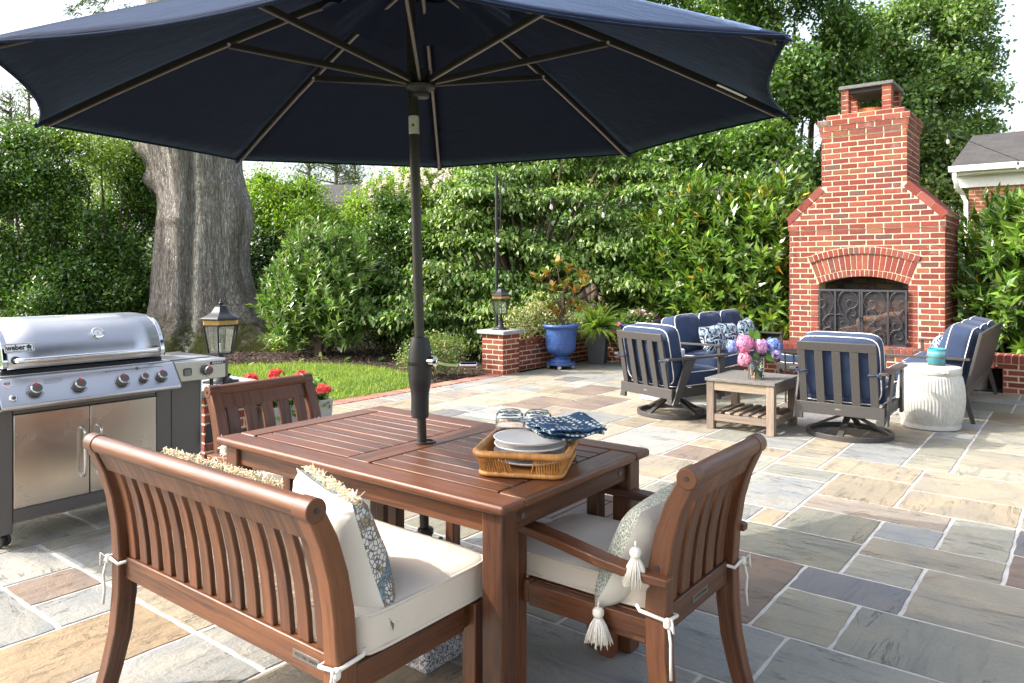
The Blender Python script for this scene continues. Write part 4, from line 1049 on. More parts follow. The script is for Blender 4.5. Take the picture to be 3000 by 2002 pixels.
oL,oR=-2.928,-1.825; oc=(oL+oR)/2; RA=1.50; zc=1.335-RA
# mortar body
m.b2((xl+i,YF+i,0),(oL-.001,YB-i,1.735)); m.b2((oR+.001,YF+i,0),(xr-i,YB-i,1.735))
arc=[(oc+RA*sin(radians(a)),zc+RA*cos(radians(a))) for a in np.linspace(-21.58,21.58,21)]
My2=Matrix(((1,0,0),(0,0,1),(0,1,0)))
m.prism([(oL-.0005,1.7349)]+[(oL-.0005,arc[0][1])]+arc+[(oR+.0005,arc[-1][1]),(oR+.0005,1.7349)],YF+i,YF+.32,My2)
m.b2((xl+i,YF+i,1.7351),(xr-i,YB-i,1.9639))
m.prism([(-3.336+i,1.964),(-1.403-i,1.964),(-1.403-i,2.108),(-1.842-i,2.54),(-2.888+i,2.54),(-3.336+i,2.108)][::1],YF-.012+i,YB+.012-i,My2)
m.b2((-2.89+i,YF+i,2.5401),(-1.839-i,11.55-i,3.2199))
m.m=0
SPR=1.2265
def iv(z,r):
    if z<SPR: return [(xl,oL-.112),(oR+.112,xr)]
    out=[]
    rr_=1.915
    if z-zc<rr_:
        dx=min(sqrt(max(0,1.885**2-(z+R*.5-zc)**2)),(z-zc)*math.tan(radians(22.0))+.004)
        return [(xl,oc-dx),(oc+dx,xr)]
    return [(xl,xr)]
courses(m,(0,YF,0),(1,0,0),(0,-1,0),iv,Z0,21,R)
for r in range(11):
    za=Z0+r*R
    for a,b in ((oL-.102,oL-.004),(oR+.004,oR+.102)): brickbox(m,(0,YF,0),(1,0,0),(0,0,1),(0,-1,0),a,b,za+.0055,za+R-.0055,dep=.03)
# jamb returns
courses(m,(oR,0,0),(0,1,0),(-1,0,0),lambda z,r:[(YF,YF+.33)],Z0,11,R)
# corbelled shoulder, sloped field
courses(m,(0,YF-.012,0),(1,0,0),(0,-1,0),lambda z,r:[(-3.336,-1.403)],Z0+21*R,2,R)
def ivs(z,r):
    f=(z-2.108)/(2.54-2.108); return [(-3.336+.446*f+.10,-1.403-.437*f-.10)]
courses(m,(0,YF-.012,0),(1,0,0),(0,-1,0),ivs,Z0+23*R,6,R)
courses(m,(0,YF,0),(1,0,0),(0,-1,0),lambda z,r:[(-2.89,-1.839)],Z0+29*R,9,R)
# right and left returns
for X,n,ux in ((xr,(1,0,0),(0,1,0)),(xl,(-1,0,0),(0,1,0))):
    courses(m,(X,0,0),ux,n,lambda z,r:[(YF,YB)],Z0,21,R,phase=1)
for X,n in ((-1.403,(1,0,0)),(-3.336,(-1,0,0))): courses(m,(X,0,0),(0,1,0),n,lambda z,r:[(YF-.012,YB+.012)],Z0+21*R,2,R,phase=1)
for X,n in ((-1.839,(1,0,0)),(-2.89,(-1,0,0))): courses(m,(X,0,0),(0,1,0),n,lambda z,r:[(YF,11.55)],Z0+29*R,9,R,phase=1)
m.build('masonry_body',BM,t,smooth=0)
# sloped coping
for sx,(x0,z0,x1,z1) in ((1,(-3.345,2.112,-2.892,2.545)),(-1,(-1.394,2.112,-1.837,2.545))):
    m=MB(); m.m=0; a=Vector((x0,YF-.022,z0));b=Vector((x1,YF-.022,z1)); d=(b-a); L=d.length; d.normalize(); up=Vector((-d.z,0,d.x)) if sx>0 else Vector((d.z,0,-d.x))
    if up.z<0: up=-up
    n=3; l=L/n
    for k in range(n):
        y=YF-.022
        for q in range(6):
            w=.195; e0=a+d*(k*l+.006); e1=a+d*((k+1)*l-.006); m.c=bc()
            lo=-up*.068; hi=up*.028
            yv=lambda yy,p: Vector((p.x,yy,p.z))
            m.hexa([yv(y+.004,e0+lo),yv(y+w-.004,e0+lo),yv(y+w-.004,e1+lo),yv(y+.004,e1+lo),yv(y+.004,e0+hi),yv(y+w-.004,e0+hi),yv(y+w-.004,e1+hi),yv(y+.004,e1+hi)]); y+=w+.004
    m.m=1; lo=-up*.06; hi=up*.02; e0=a+d*.004; e1=b-d*.004
    yv=lambda yy,p: Vector((p.x,yy,p.z)); ya,yb=YF-.012,YF-.022+6*.199-.01
    m.hexa([yv(ya,e0+lo),yv(yb,e0+lo),yv(yb,e1+lo),yv(ya,e1+lo),yv(ya,e0+hi),yv(yb,e0+hi),yv(yb,e1+hi),yv(ya,e1+hi)])
    m.build('shoulder_coping',BM,t,smooth=0)
# chimney crown
m=MB()
lv=[(-2.904,-1.829,3.220),(-2.920,-1.815,3.2935),(-2.938,-1.799,3.367),(-2.838,-1.873,3.4405)]
for k,(a,b,z) in enumerate(lv):
    y0=YF-(.014*(k+1) if k<3 else -.03); y1=11.55+(.014*(k+1) if k<3 else -.06)
    m.m=1; m.b2((a+i,y0+i,z+.0005),(b-i,y1-i,z+R-(.004 if k<3 else .0)))
    m.m=0; courses(m,(0,y0,0),(1,0,0),(0,-1,0),lambda zz,r:[(a,b)],z,1,R,phase=k)
    for X,n in ((b,(1,0,0)),(a,(-1,0,0))): courses(m,(X,0,0),(0,1,0),n,lambda zz,r:[(y0,y1)],z,1,R,phase=k+1)
    if k in (2,3):
        m.m=1; m.b2((a+.004,y0+.004,z+R-.0038),(b-.004,y1-.004,z+R+.0002))
m.build('chimney_crown',BM,t,smooth=0)
for (a,b) in ((-2.665,-2.570),(-2.158,-2.045)):
    for y0 in (YF+.11,YF+.62):
        m=MB(); m.m=1; m.b2((a+.006,y0+.006,3.5145),(b-.006,y0+.144,3.856)); m.m=0
        for f,(o,u,n,l0,l1) in enumerate((((0,y0,0),(1,0,0),(0,-1,0),a,b),((b,0,0),(0,1,0),(1,0,0),y0,y0+.15),((0,y0+.15,0),(1,0,0),(0,1,0),a,b),((a,0,0),(0,1,0),(-1,0,0),y0,y0+.15))):
            courses(m,o,u,n,lambda z,r:[(l0,l1)],3.515,5,.068,bl=.4,gap=.012)
        m.build('cap_pier',BM,t,smooth=0)
m=MB(); m.b2((-2.565,YF+.12,3.80),(-2.16,YF+.76,3.8562)); m.build('cap_soffit',MT['flatblack'],t)  # flat black box under the cap slab
m=MB(); m.b2((-2.69,YF+.085,3.8565),(-2.02,YF+.80,3.902)); m.build('cap_slab',MT['concrete'],t,.006)
m=MB(); m.lathe([(.15,3.515),(.165,3.515),(.165,3.60),(.155,3.615),(.14,3.60),(.14,3.52)],(-2.36,YF+.43,0),28,cap0=False,cap1=False); m.build('flue_pot',MT['terracotta'],t)
# arch rings
for nm,r0,r1,n,pro,zo in (('arch_header_ring',RA+.001,RA+.086,21,0.002,0),('arch_soldier_ring',RA+.093,RA+.293,18,.0,0),('arch_outer_ring',RA+.301,RA+.388,21,.02,0)):
    m=MB(); m.m=0; A=21.5
    for k in range(n):
        a0=-A+2*A*k/n; a1=-A+2*A*(k+1)/n; g=.0048/r0*57.3
        m.c=bc()
        q=[]
        for y in (YF-pro+random.uniform(-.001,.001),YF+.06):
            for a,r in ((a0+g,r0),(a1-g,r0),(a1-g,r1),(a0+g,r1)):
                q.append((oc+r*sin(radians(a)),y,zc+r*cos(radians(a))))
        m.hexa(q)
    m.m=1
    poly=[(oc+r0*sin(radians(a)),zc+r0*cos(radians(a))) for a in np.linspace(-A,A,25)]+[(oc+(r1+.004)*sin(radians(a)),zc+(r1+.004)*cos(radians(a))) for a in np.linspace(A,-A,25)]
    m.prism(poly,YF+.005-pro,YF+.05,My2)
    m.build(nm,BM,t,.002,1,smooth=0)
# firebox
GB=lambda: tuple(x*random.uniform(.7,1.2) for x in random.choice([(.15,.125,.10),(.12,.10,.085),(.17,.14,.11),(.09,.075,.065)]))
SB=[MT['brick'],MT['sooty']]
m=MB(); m.m=1; yb=11.28
m.b2((oL-.02,YF+.335,Z0-.02),(oR+.02,yb+.1,Z0-.002)); m.b2((oL+.12,yb,Z0),(oR-.12,yb+.1,1.9))
m.hexa([(oL-.06,YF+.33,Z0),(oL,YF+.33,Z0),(oL+.17,yb,Z0),(oL+.1,yb+.05,Z0),(oL-.06,YF+.33,1.9),(oL,YF+.33,1.9),(oL+.17,yb,1.9),(oL+.1,yb+.05,1.9)])
m.hexa([(oR,YF+.33,Z0),(oR+.06,YF+.33,Z0),(oR-.1,yb+.05,Z0),(oR-.17,yb,Z0),(oR,YF+.33,1.9),(oR+.06,YF+.33,1.9),(oR-.1,yb+.05,1.9),(oR-.17,yb,1.9)])
m.b2((oL,YF+.33,1.901),(oR,yb+.1,1.95)); m.m=0
courses(m,(0,yb-.004,0),(1,0,0),(0,-1,0),lambda z,r:[(oL+.16,oR-.16)],Z0,14,.074,colf=GB)
d=Vector((oR-.17-oR,yb-YF-.33,0)); L=d.length; d.normalize(); courses(m,(oR-.005,YF+.33,0),d,(-d.y,d.x,0),lambda z,r:[(0.01,L)],Z0,14,.074,colf=GB)
d=Vector((.17,yb-YF-.33,0)); d.normalize(); courses(m,(oL+.005,YF+.33,0),d,(d.y,-d.x,0),lambda z,r:[(0.01,L)],Z0,14,.074,colf=GB)
m.build('firebox',SB,t,smooth=0)
# firewood
def log(c,d,r,L,label):
    o=MB(); c=Vector(c);d=Vector(d).normalized(); pts=[c+d*(L*(k/6-.5))+Vector((0,0,.01*random.uniform(-1,1))) for k in range(7)]
    o.tube(pts,[r*random.uniform(.9,1.1) for _ in range(7)],9); b=o.build('firewood_log',MT['log'],None,smooth=0); tag(b,label,'log','logs stacked in the firebox')
log((-2.40,11.0,.60),(1,.25,.05),.085,.62,'lowest split log lying in the firebox')
log((-2.22,10.98,.75),(1,-.2,.18),.08,.58,'slanting brown log in the middle of the firebox stack')
log((-2.12,11.05,.92),(1,.1,.04),.085,.5,'reddish log on top of the firebox stack')
log((-2.5,10.9,.53),(1,-.1,.0),.06,.5,'thin log at the front of the firebox')
# ------------------------------------------------------------ spark screen
t=thing('fire_screen','black iron fireplace screen with scrollwork doors standing in the arched opening','fire screen',(0,0,0))
YS=10.615; BMt=MT['graymetal']; SM=simple('blued_iron',(.055,.058,.066),.4,.5,var=.15); MT['iron']=SM
zt,zb=1.160,.422; xs=[-2.914,-2.700,-2.380,-2.055,-1.832]
m=MB(); m.b2((xs[0],YS-.012,zt-.028),(xs[4],YS+.012,zt)); m.build('frame_rail',SM,t,.002)
m=MB(); m.b2((xs[0],YS-.012,zb),(xs[4],YS+.012,zb+.022)); m.build('frame_rail',SM,t,.002)
for k,x in enumerate((xs[0]+.012,xs[1],xs[2]-.014,xs[2]+.014,xs[3],xs[4]-.012)):
    m=MB(); m.b2((x-.011,YS-.011,zb+.0225),(x+.011,YS+.011,zt-.0285)); m.build('frame_post',SM,t,.002)
m=MB(); m.b2((xs[0]+.024,YS+.014,zb+.02),(xs[4]-.024,YS+.016,zt-.02)); m.build('spark_mesh',MT['sparkmesh'],t)
def cr(P,n=6):
    P=[Vector((*p,0)) for p in P]; out=[]
    for i in range(len(P)-1):
        p0=P[max(i-1,0)];p1=P[i];p2=P[i+1];p3=P[min(i+2,len(P)-1)]
        for k in range(n):
            f=k/n; out.append(.5*((2*p1)+(p2-p0)*f+(2*p0-5*p1+4*p2-p3)*f*f+(3*p1-p0-3*p2+p3)*f**3))
    out.append(P[-1]); return out
SCR=[[(890,1470),(850,1340),(760,1240),(690,1150),(662,1060),(690,975),(775,947),(860,985),(887,1060),(850,1115),(800,1130),(762,1105),(756,1070),(785,1040),(820,1050),(828,1072)],
[(645,1200),(700,1198),(755,1225),(782,1275),(775,1320),(735,1342),(700,1325),(692,1290),(712,1272)],
[(745,1215),(757,1175),(800,1132),(845,1145),(857,1180),(835,1210),(805,1206)],
[(668,1500),(658,1420),(685,1360),(730,1345),(780,1370),(793,1410),(768,1438),(725,1432),(715,1405),(728,1388)]]
for mir in (0,1):
    m=MB()
    for c in SCR:
        pts=[]
        for p in cr(c):
            u=(p.x-650)/245; z=1.145-(p.y-940)*.00124
            X=xs[1]+.02+u*.275; 
            if mir: X=2*xs[2]-X
            pts.append((X,YS-.004,z))
        m.tube(pts,.0062,6)
    m.build('door_scroll',SM,t,smooth=180)
    m=MB()
    for c in SCR:
        pts=[]
        for p in cr(c):
            u=1-(p.x-650)/245; z=1.145-(p.y-940)*.00124; X=xs[0]+.022+u*.275-.09
            if X<xs[0]+.02 : 
                if len(pts)>1: m.tube(pts,.0062,6)
                pts=[]; continue
            if mir: X=2*xs[2]-X+.006
            pts.append((X,YS-.004,z))
        if len(pts)>1: m.tube(pts,.0062,6)
    m.build('side_scroll',SM,t,smooth=180)
m=MB()
for sx in (-1,1): m.lathe([(.004,0),(.012,.004),(.008,.02),(.012,.036),(.004,.04)],(xs[2]+sx*.012,YS-.02,.76),10)
m.build('door_pull',MT['blackmetal'],t,smooth=60)
m=MB()
for x in (xs[0]-.004,xs[4]+.004):
    m.tube([(x,YS-.02,.43),(x-.012,YS-.04,.46),(x+.01,YS-.045,.50),(x,YS-.02,.54)],.009,8)
m.build('foot_scroll',MT['blackmetal'],t,smooth=180)

# ------------------------------------------------------------ seat wall with hearth
YW=10.25; XW=-6.35
t=thing('brick_seat_wall','low red brick seat wall with rowlock cap running behind the pots and under the fireplace','wall',(0,0,0))
RW=.0683; nr=5; hw_=nr*RW
m=MB(); m.m=1; j=.006
segs=[(XW,-1.50),(-.787,1.6)]
for a,b in segs: m.b2((a+j,YW+j,0),(b-j,YW+.3,hw_-.002))
m.b2((-1.50-j,YW+j,.300),(-.787+j,YW+.3,hw_-.002)); m.m=1
m.b2((XW-.30,8.2,0),(XW-j,YW+.30,hw_-.002))
m.m=0
courses(m,(0,YW,0),(1,0,0),(0,-1,0),lambda z,r:segs if z<.28 else [(XW,1.6)],0,nr,RW)
courses(m,(XW,0,0),(0,1,0),(1,0,0),lambda z,r:[(8.2,YW)],0,nr,RW,phase=1)
courses(m,(-1.5,0,0),(0,1,0),(1,0,0),lambda z,r:[(YW,YW+.3)],0,4,RW,phase=1); courses(m,(-.787,0,0),(0,1,0),(-1,0,0),lambda z,r:[(YW,YW+.3)],0,4,RW,phase=1)
m.build('wall_courses',BM,t,smooth=0)
m=MB(); m.b2((-1.52,YW+.285,0),(-.77,YW+.298,.302)); m.build('niche_shade_panel',MT['flatblack'],t)  # black panel stands in for the shade inside the niche
m=MB(); m.m=1; zt2=hw_+.092
m.b2((XW+.0,YW-.006,hw_),(1.6,YW+.32,zt2-.004)); m.b2((-3.45,YW+.3201,hw_),(-1.3,YF-.001,zt2-.004)); m.b2((XW-.31,8.2,hw_),(XW-.0001,YW+.32,zt2-.004)); m.m=0
x=XW+.0
while x<1.58:
    m.c=bc(); dep=.32
    e=random.uniform(0,.003); m.b2((x+.005,YW-.016-e,hw_+.006),(x+.066,YW+.2,zt2+e*.5)); m.c=bc(); m.b2((x+.005,YW+.21,hw_+.006),(x+.066,YW+.325,zt2)); x+=.0715
    if -3.45<x<-1.3: m.c=bc(); m.b2((x+.005-.0715,YW+.335,hw_+.02),(x+.066-.0715,YF-.004,zt2))
y=8.24
while y<YW-.08:
    m.c=bc(); e=random.uniform(0,.003); m.b2((XW-.2,y+.005,hw_+.006),(XW+.014+e,y+.066,zt2+e*.5)); m.c=bc(); m.b2((XW-.312,y+.005,hw_+.006),(XW-.21,y+.066,zt2)); y+=.0715
m.build('rowlock_cap',BM,t,.002,1,smooth=0)
def pier(label,cx,cy,w,nrow,rowh,capw,grp):
    t=thing('brick_pier',label,'pier',(cx,cy,0),0,grp); h=nrow*rowh; a=w/2
    m=MB(); m.m=1; m.b2((-a+.006,-a+.006,0),(a-.006,a-.006,h-.0005)); m.m=0
    for k,(o,u,n) in enumerate((((0,-a,0),(1,0,0),(0,-1,0)),((a,0,0),(0,1,0),(1,0,0)),((0,a,0),(1,0,0),(0,1,0)),((-a,0,0),(0,1,0),(-1,0,0)))):
        courses(m,o,u,n,lambda z,r:[(-a,a)],0,nrow,rowh,phase=k%2)
    m.build('brick_shaft',BM,t,smooth=0)
    m=MB(); c=capw/2
    m.b2((-c,-c,h),(c,c,h+.052)); m.build('stone_cap',MT['bluestone'],t,.008,2)
    return h+.052
PIER=(-6.42,8.065)
hc=pier('red brick pier with bluestone cap at the end of the seat wall beside the lawn',*PIER,.37,8,.0683,.47,'brick lantern piers')
P2=(-5.10,3.03)
pier('red brick pier with stone cap right behind the gas grill',*P2,.42,8,.066,.56,'brick lantern piers')

# ------------------------------------------------------------ lanterns
def lantern(label,x,y,z,first=None):
    t=thing('pier_lantern',label,'lantern',(x,y,z),radians(12),'black lanterns on the brick piers')
    BL=MT['blackmetal']
    m=MB(); m.box((0,0,.007),(.18,.18,.014)); m.lathe([(.083,.0142),(.08,.022),(.06,.034),(.045,.044),(.040,.055),(.036,.062),(.036,.125),(.041,.130),(.041,.136),(.033,.142),(.028,.150),(.020,.156),(.018,.20),(.022,.205),(.05,.209)],(0,0,0),24); m.build('pedestal',BL,t,.001,smooth=40)
    m=MB(); m.tube([(.02,.0,.16),(.035,0,.165),(.045,0,.18),(.048,0,.20)],.004,6); m.tube([(-.02,.0,.16),(-.035,0,.165),(-.045,0,.18),(-.048,0,.20)],.004,6); m.build('bracket_scroll',BL,t,smooth=180)
    hx=lambda r,z,k:(r*cos(pi/3*k),r*sin(pi/3*k),z)
    m=MB(); m.lathe([(.092,.2095),(.102,.213),(.102,.222),(.092,.2245)],(0,0,0),6); m.lathe([(.128,.4185),(.134,.421),(.134,.428),(.128,.430)],(0,0,0),6,cap0=False,cap1=False); m.build('lantern_ring',BL,t,smooth=0)
    for k in range(6):
        m=MB(); m.bar(hx(.091,.224,k),hx(.127,.419,k),.010,.010,(0,0,1)); m.build('corner_bar',BL,t,.001)
        m=MB(); m.hexa([hx(.0885,.2255,k),hx(.0885,.2255,k+1),hx(.124,.4182,k+1),hx(.124,.4182,k),hx(.0875,.2255,k),hx(.0875,.2255,k+1),hx(.123,.4182,k+1),hx(.123,.4182,k)]); m.build('glass_pane',MT['pane'],t,smooth=0)
    BR=MT['brass']
    m=MB(); m.lathe([(.126,.4305),(.127,.462)],(0,0,0),6,cap0=False,cap1=False)
    for k in range(6):
        for q in range(12):
            f=(q+.5)/12; a=Vector(hx(.1275,.431,k)).lerp(Vector(hx(.1275,.431,k+1)),f); m.tube([a,a+Vector((0,0,.03))],.0035,5)
    m.build('brass_band',BR,t,smooth=30)
    m=MB(); m.lathe([(.125,.4622),(.146,.465),(.147,.475),(.140,.482),(.105,.498),(.08,.512),(.062,.53),(.050,.551),(.044,.560),(.046,.565),(.025,.571)],(0,0,0),6); m.lathe([(.008,.5712),(.012,.578),(.018,.586),(.012,.594),(.006,.598),(.010,.604),(.004,.612)],(0,0,0),12); m.build('roof',BL,t,smooth=25)
    m=MB(); m.tube([(0,0,.2246),(0,0,.29)],.010,10); m.build('candle_sleeve',MT['white'],t); m=MB(); m.lathe([(.008,.2905),(.016,.31),(.017,.325),(.006,.355),(.001,.36)],(0,0,0),14); m.build('bulb',MT['pane'],t,smooth=180)
    return t
n=N('antique_brass'); n.set(Base_Color=(.55,.36,.14),Metallic=.7,Roughness=.5); MT['brass']=n.m
LA=lantern('black hexagonal lantern with brass band on the pier at the end of the seat wall',PIER[0],PIER[1],hc+.0005)
dup(LA,(P2[0]+.02,P2[1]+.03,8*.066+.0525),radians(20),'black hexagonal lantern with brass band on the pier behind the gas grill')
# ------------------------------------------------------------ lounge
GM=MT['graymetal']; NV=MT['navy']
def pip(mb,c,hx,hy,z,k=7,M=None,r=.0048,sc=.985,n=60):
    pts=[]
    for i in range(n):
        a=2*pi*i/n; ca,sa=cos(a),sin(a); s=(1/(abs(ca)**k+abs(sa)**k))**(1/k)*sc
        p=Vector((ca*s*hx,sa*s*hy,z)); 
        if M is not None: p=M@p
        pts.append(Vector(c)+p)
    mb.tube(pts,r,6,closed=True)
def cushion(parent,name,c,half,M=None,puff=.02,k=7,dent=.012,mat=None):
    m=MB(); m.superbox(c,half,12,k,puff,M,dent); o=m.build(name,mat or NV,parent,smooth=180)
    m=MB(); 
    for s in (-1,1): pip(m,c,half[0],half[1],s*half[2]*.80,k,M)
    m.build('piping',MT['piping'],o,smooth=180); return o
def sofa(label,x,y,rz):
    t=thing('outdoor_sofa',label,'sofa',(x,y,0),rz,'blue outdoor sofas by the fireplace'); L=2.12; h=L/2
    m=MB()
    for sx in (-1,1): m.b2((sx*h,-.33,.225),(sx*(h-.03),.345,.305))
    m.b2((-h+.031,.32,.235),(h-.031,.345,.305)); m.b2((-h+.031,-.33,.235),(h-.031,-.30,.305)); m.build('seat_frame',GM,t,.003)
    for sx in (-1,1):
        m=MB(); m.b2((sx*h,.3455,0),(sx*(h-.028),.378,.575)); m.build('front_leg',GM,t,.003)
        m=MB(); m.sweep([(sx*(h-.014),-.30,.32),(sx*(h-.014),-.335,.2),(sx*(h-.014),-.385,0)],.028,[.05,.045,.035],(1,0,0)); m.build('rear_leg',GM,t,.003)
        m=MB(); m.b2((sx*(h+.012),-.36,.5755),(sx*(h-.045),.380,.597)); m.build('armrest',GM,t,.003)
    A=Vector((0,-.315,.25));B=Vector((0,-.445,.835)); d=(B-A).normalized()
    m=MB(); 
    for sx in (-1,1): m.bar(A+Vector((sx*(h-.03),0,0)),B+Vector((sx*(h-.03),0,0)),.06,.025,(0,1,0))
    m.bar(B-d*.03+Vector((-h+.06,0,0)),B-d*.03+Vector((h-.06,0,0)),.025,.06,d); m.bar(A+d*.05+Vector((-h+.06,0,0)),A+d*.05+Vector((h-.06,0,0)),.025,.06,d); m.build('back_frame',GM,t,.003)
    n=21
    m=MB()
    for k in range(n):
        x=-h+.10+(L-.20)*k/(n-1); m.bar(A+d*.081+Vector((x,0,0)),B-d*.061+Vector((x,0,0)),.058,.016,(0,1,0))
    m.build('back_slats',GM,t,.002)
    cw=(L-.10)/3
    nn=Vector((0,d.z,-d.y)); Mb=Matrix((Vector((1,0,0)),d,nn)).transposed()
    for k in range(3):
        cx=-h+.05+cw*(k+.5)
        cushion(t,'seat_cushion',(cx,.02,.385),(cw/2-.004,.335,.075),None,.02)
        cushion(t,'back_cushion',Vector((cx,-.235,.64)),(cw/2-.002,.245,.105),Mb,.05,6,.02)
    return t
SR=sofa('blue cushioned sofa with slatted dark back, right of the fireplace behind the barrel stool',-1.225,9.065,pi/2)
SL=dup(SR,(-3.575,8.93,0),-pi/2,'blue cushioned sofa with three paisley pillows, left of the fireplace behind the swivel chair')
def scat(name,label,w,h,th,c,right,up,mats,grp):
    o=MB(); pillow(o,w,h,th,14,(0,1)); M=leanM(c,right,up)
    b=o.build(name,mats,None,smooth=180); b.matrix_world=M; tag(b,label,'pillow',grp)
    p=MB(); pip(p,(0,0,0),w/2*.95,h/2*.95,0,8,None,.004); q=p.build('piping',MT['blackplastic'] if grp and 'left' in grp else MT['piping'],b,smooth=180)
    return b
pm=[MT['paisley'],MT['paisley']]
scat('paisley_pillow','navy and white paisley lumbar pillow nearest on the left sofa',.45,.33,.18,(-3.43,8.24,.62),(.10,1,.03),(-.35,0,1),pm,'paisley pillows on the left sofa')
scat('paisley_pillow','middle navy and white paisley lumbar pillow of the left sofa row',.45,.33,.18,(-3.46,8.80,.62),(.0,1,-.05),(-.35,0,1),pm,'paisley pillows on the left sofa')
scat('paisley_pillow','navy and white paisley lumbar pillow nearest the fireplace on the left sofa',.45,.34,.18,(-3.44,9.36,.635),(-.16,1,.06),(-.35,0,1),pm,'paisley pillows on the left sofa')
scat('blue_pillow','pale blue patterned pillow on the right sofa behind the barrel stool',.40,.33,.16,(-1.20,8.58,.615),(.1,-1,0),(.45,0,1),pm,None)
def swivel(label,x,y,rz):
    t=thing('swivel_chair',label,'armchair',(x,y,0),rz,'gray swivel rocking chairs')
    R_=.33
    m=MB(); sec=[(R_-.016,0),(R_+.016,0),(R_+.016,.042),(R_-.016,.042)]
    n=56; vs=[];fs=[]
    for k in range(n):
        a=2*pi*k/n
        for r,z in sec: vs.append((r*cos(a),r*sin(a),z))
    for k in range(n):
        for q in range(4): fs.append((k*4+q,((k+1)%n)*4+q,((k+1)%n)*4+(q+1)%4,k*4+(q+1)%4))
    m.add(vs,fs); m.build('base_ring',GM,t,.003,smooth=40)
    for k in range(4):
        a=pi/4*0+pi/2*k-pi/2; u=Vector((cos(a),sin(a),0)); m=MB(); m.sweep([u*(R_-.014)+Vector((0,0,.035)),u*.20+Vector((0,0,.095)),u*.03+Vector((0,0,.175))],.05,.02,Vector((-u.y,u.x,0))); m.build('base_spoke',GM,t,.002)
    m=MB(); m.lathe([(.05,.15),(.045,.19),(.06,.2),(.06,.235)],(0,0,0),20); m.b2((-.16,-.16,.2355),(.16,.16,.25)); m.build('swivel_hub',GM,t,.002)
    hw=.335
    m=MB()
    for sx in (-1,1): m.b2((sx*hw,-.325,.222),(sx*(hw-.026),.33,.305))
    m.b2((-hw+.027,.305,.23),(hw-.027,.33,.30)); m.build('seat_frame',GM,t,.003)
    m=MB(); yb=-.352
    m.b2((-hw-.012,yb-.013,.215),(hw+.012,yb+.013,.310))
    for sx in (-1,1): m.b2((sx*(hw+.012),yb-.0128,.165),(sx*(hw-.05),yb+.0128,.2148))
    m.build('rear_rail',GM,t,.003)
    m=MB(); m.superbox((0,yb-.0135,.262),(.026,.002,.010),8,2); m.build('maker_badge',MT['ribunder'],t)
    for sx in (-1,1):
        m=MB(); x0=sx*(hw+.0125); x1=sx*(hw+.033)
        q=[(-.366,.165),(-.30,.165),(-.06,.575),(-.20,.575)]
        m.hexa([(x0,*p) for p in q]+[(x1,*p) for p in q]); m.build('side_plate',GM,t,.003)
        m=MB(); m.b2((sx*(hw+.001),.27,.19),(sx*(hw+.026),.345,.575)); m.build('front_post',GM,t,.003)
        m=MB(); m.sweep([(sx*(hw+.012),-.43,.588),(sx*(hw+.014),-.1,.588),(sx*(hw+.012),.36,.588)],[.055,.075,.08],.022,(1,0,0)); m.build('armrest',GM,t,.003)
    A=Vector((0,yb,.3105));B=Vector((0,-.452,.822)); d=(B-A).normalized(); 
    m=MB(); m.bar(B-d*.036+Vector((-.305,0,0)),B-d*.036+Vector((.305,0,0)),.024,.072,d); m.build('top_rail',GM,t,.003)
    for k in range(5):
        x=-.275+.55*k/4; m=MB(); m.bar(A+Vector((x,0,0)),B-d*.0725+Vector((x,0,0)),.066 if k in(1,2,3) else .06,.020,(0,1,0)); m.build('back_slat',GM,t,.002)
    cushion(t,'seat_cushion',(0,.02,.385),(.315,.335,.078),None,.022)
    nn=Vector((0,d.z,-d.y)); Mb=Matrix((Vector((1,0,0)),d,nn)).transposed()
    cushion(t,'back_cushion',Vector((0,-.268,.612)),(.318,.275,.088),Mb,.025,7,.012)
    for sx in (-1,1):
        m=MB(); c=A+d*.27+Vector((sx*.275,0,0)); y=Vector((0,1,0)); X=Vector((1,0,0))
        m.tube([c+X*.036+y*.03,c+X*.036-y*.014,c-X*.036-y*.014-d*.006,c-X*.036+y*.03],.007,6); m.superbox(c+X*sx*.04-y*.012,(.016,.012,.012),6,3)
        m.tube([c+X*sx*.04-y*.014,c+X*sx*.065-y*.025-d*.03],.006,6); m.build('cushion_tie',NV,t,smooth=180)
    return t
SW=swivel('gray swivel chair with blue cushions seen straight from behind, beside the barrel stool',-1.63,6.86,0)
dup(SW,(-3.25,6.80,0),radians(71-90),'gray swivel chair with blue cushions left of the coffee table, turned sideways')
scat('gray_pillow','small gray patterned pillow on the left swivel chair',.42,.30,.13,(-3.23,6.64,.60),(.95,-.323,0),(-.13,-.38,1),pm,None)
# coffee table
t=thing('coffee_table','weathered wood coffee table with dark top and slatted shelf','coffee table',(-2.41,6.68,0)); TK=MT['teak']
a,b=.30,.32
m=MB(); m.b2((-a-.012,-b-.012,.425),(a+.012,b+.012,.452)); m.build('table_top',MT['tabletopdark'],t,.003)
for sx in (-1,1):
    for sy in (-1,1):
        m=MB(); m.b2((sx*a,sy*b,0),(sx*(a-.066),sy*(b-.066),.4245)); m.build('leg',TK,t,.003)
m=MB()
for sy in (-1,1): m.b2((-a+.067,sy*(b-.006),.345),(a-.067,sy*(b-.03),.424)); m.b2((-a+.067,sy*(b-.006),.075),(a-.067,sy*(b-.03),.135))
for sx in (-1,1): m.b2((sx*(a-.006),-b+.067,.345),(sx*(a-.03),b-.067,.424)); m.b2((sx*(a-.006),-b+.067,.075),(sx*(a-.03),b-.067,.135))
m.build('apron',TK,t,.003)
m=MB()
for k in range(6): x=-a+.075+k*.082; m.b2((x,-b+.031,.1355),(x+.048,b-.031,.152))
m.build('shelf_slats',TK,t,.003)
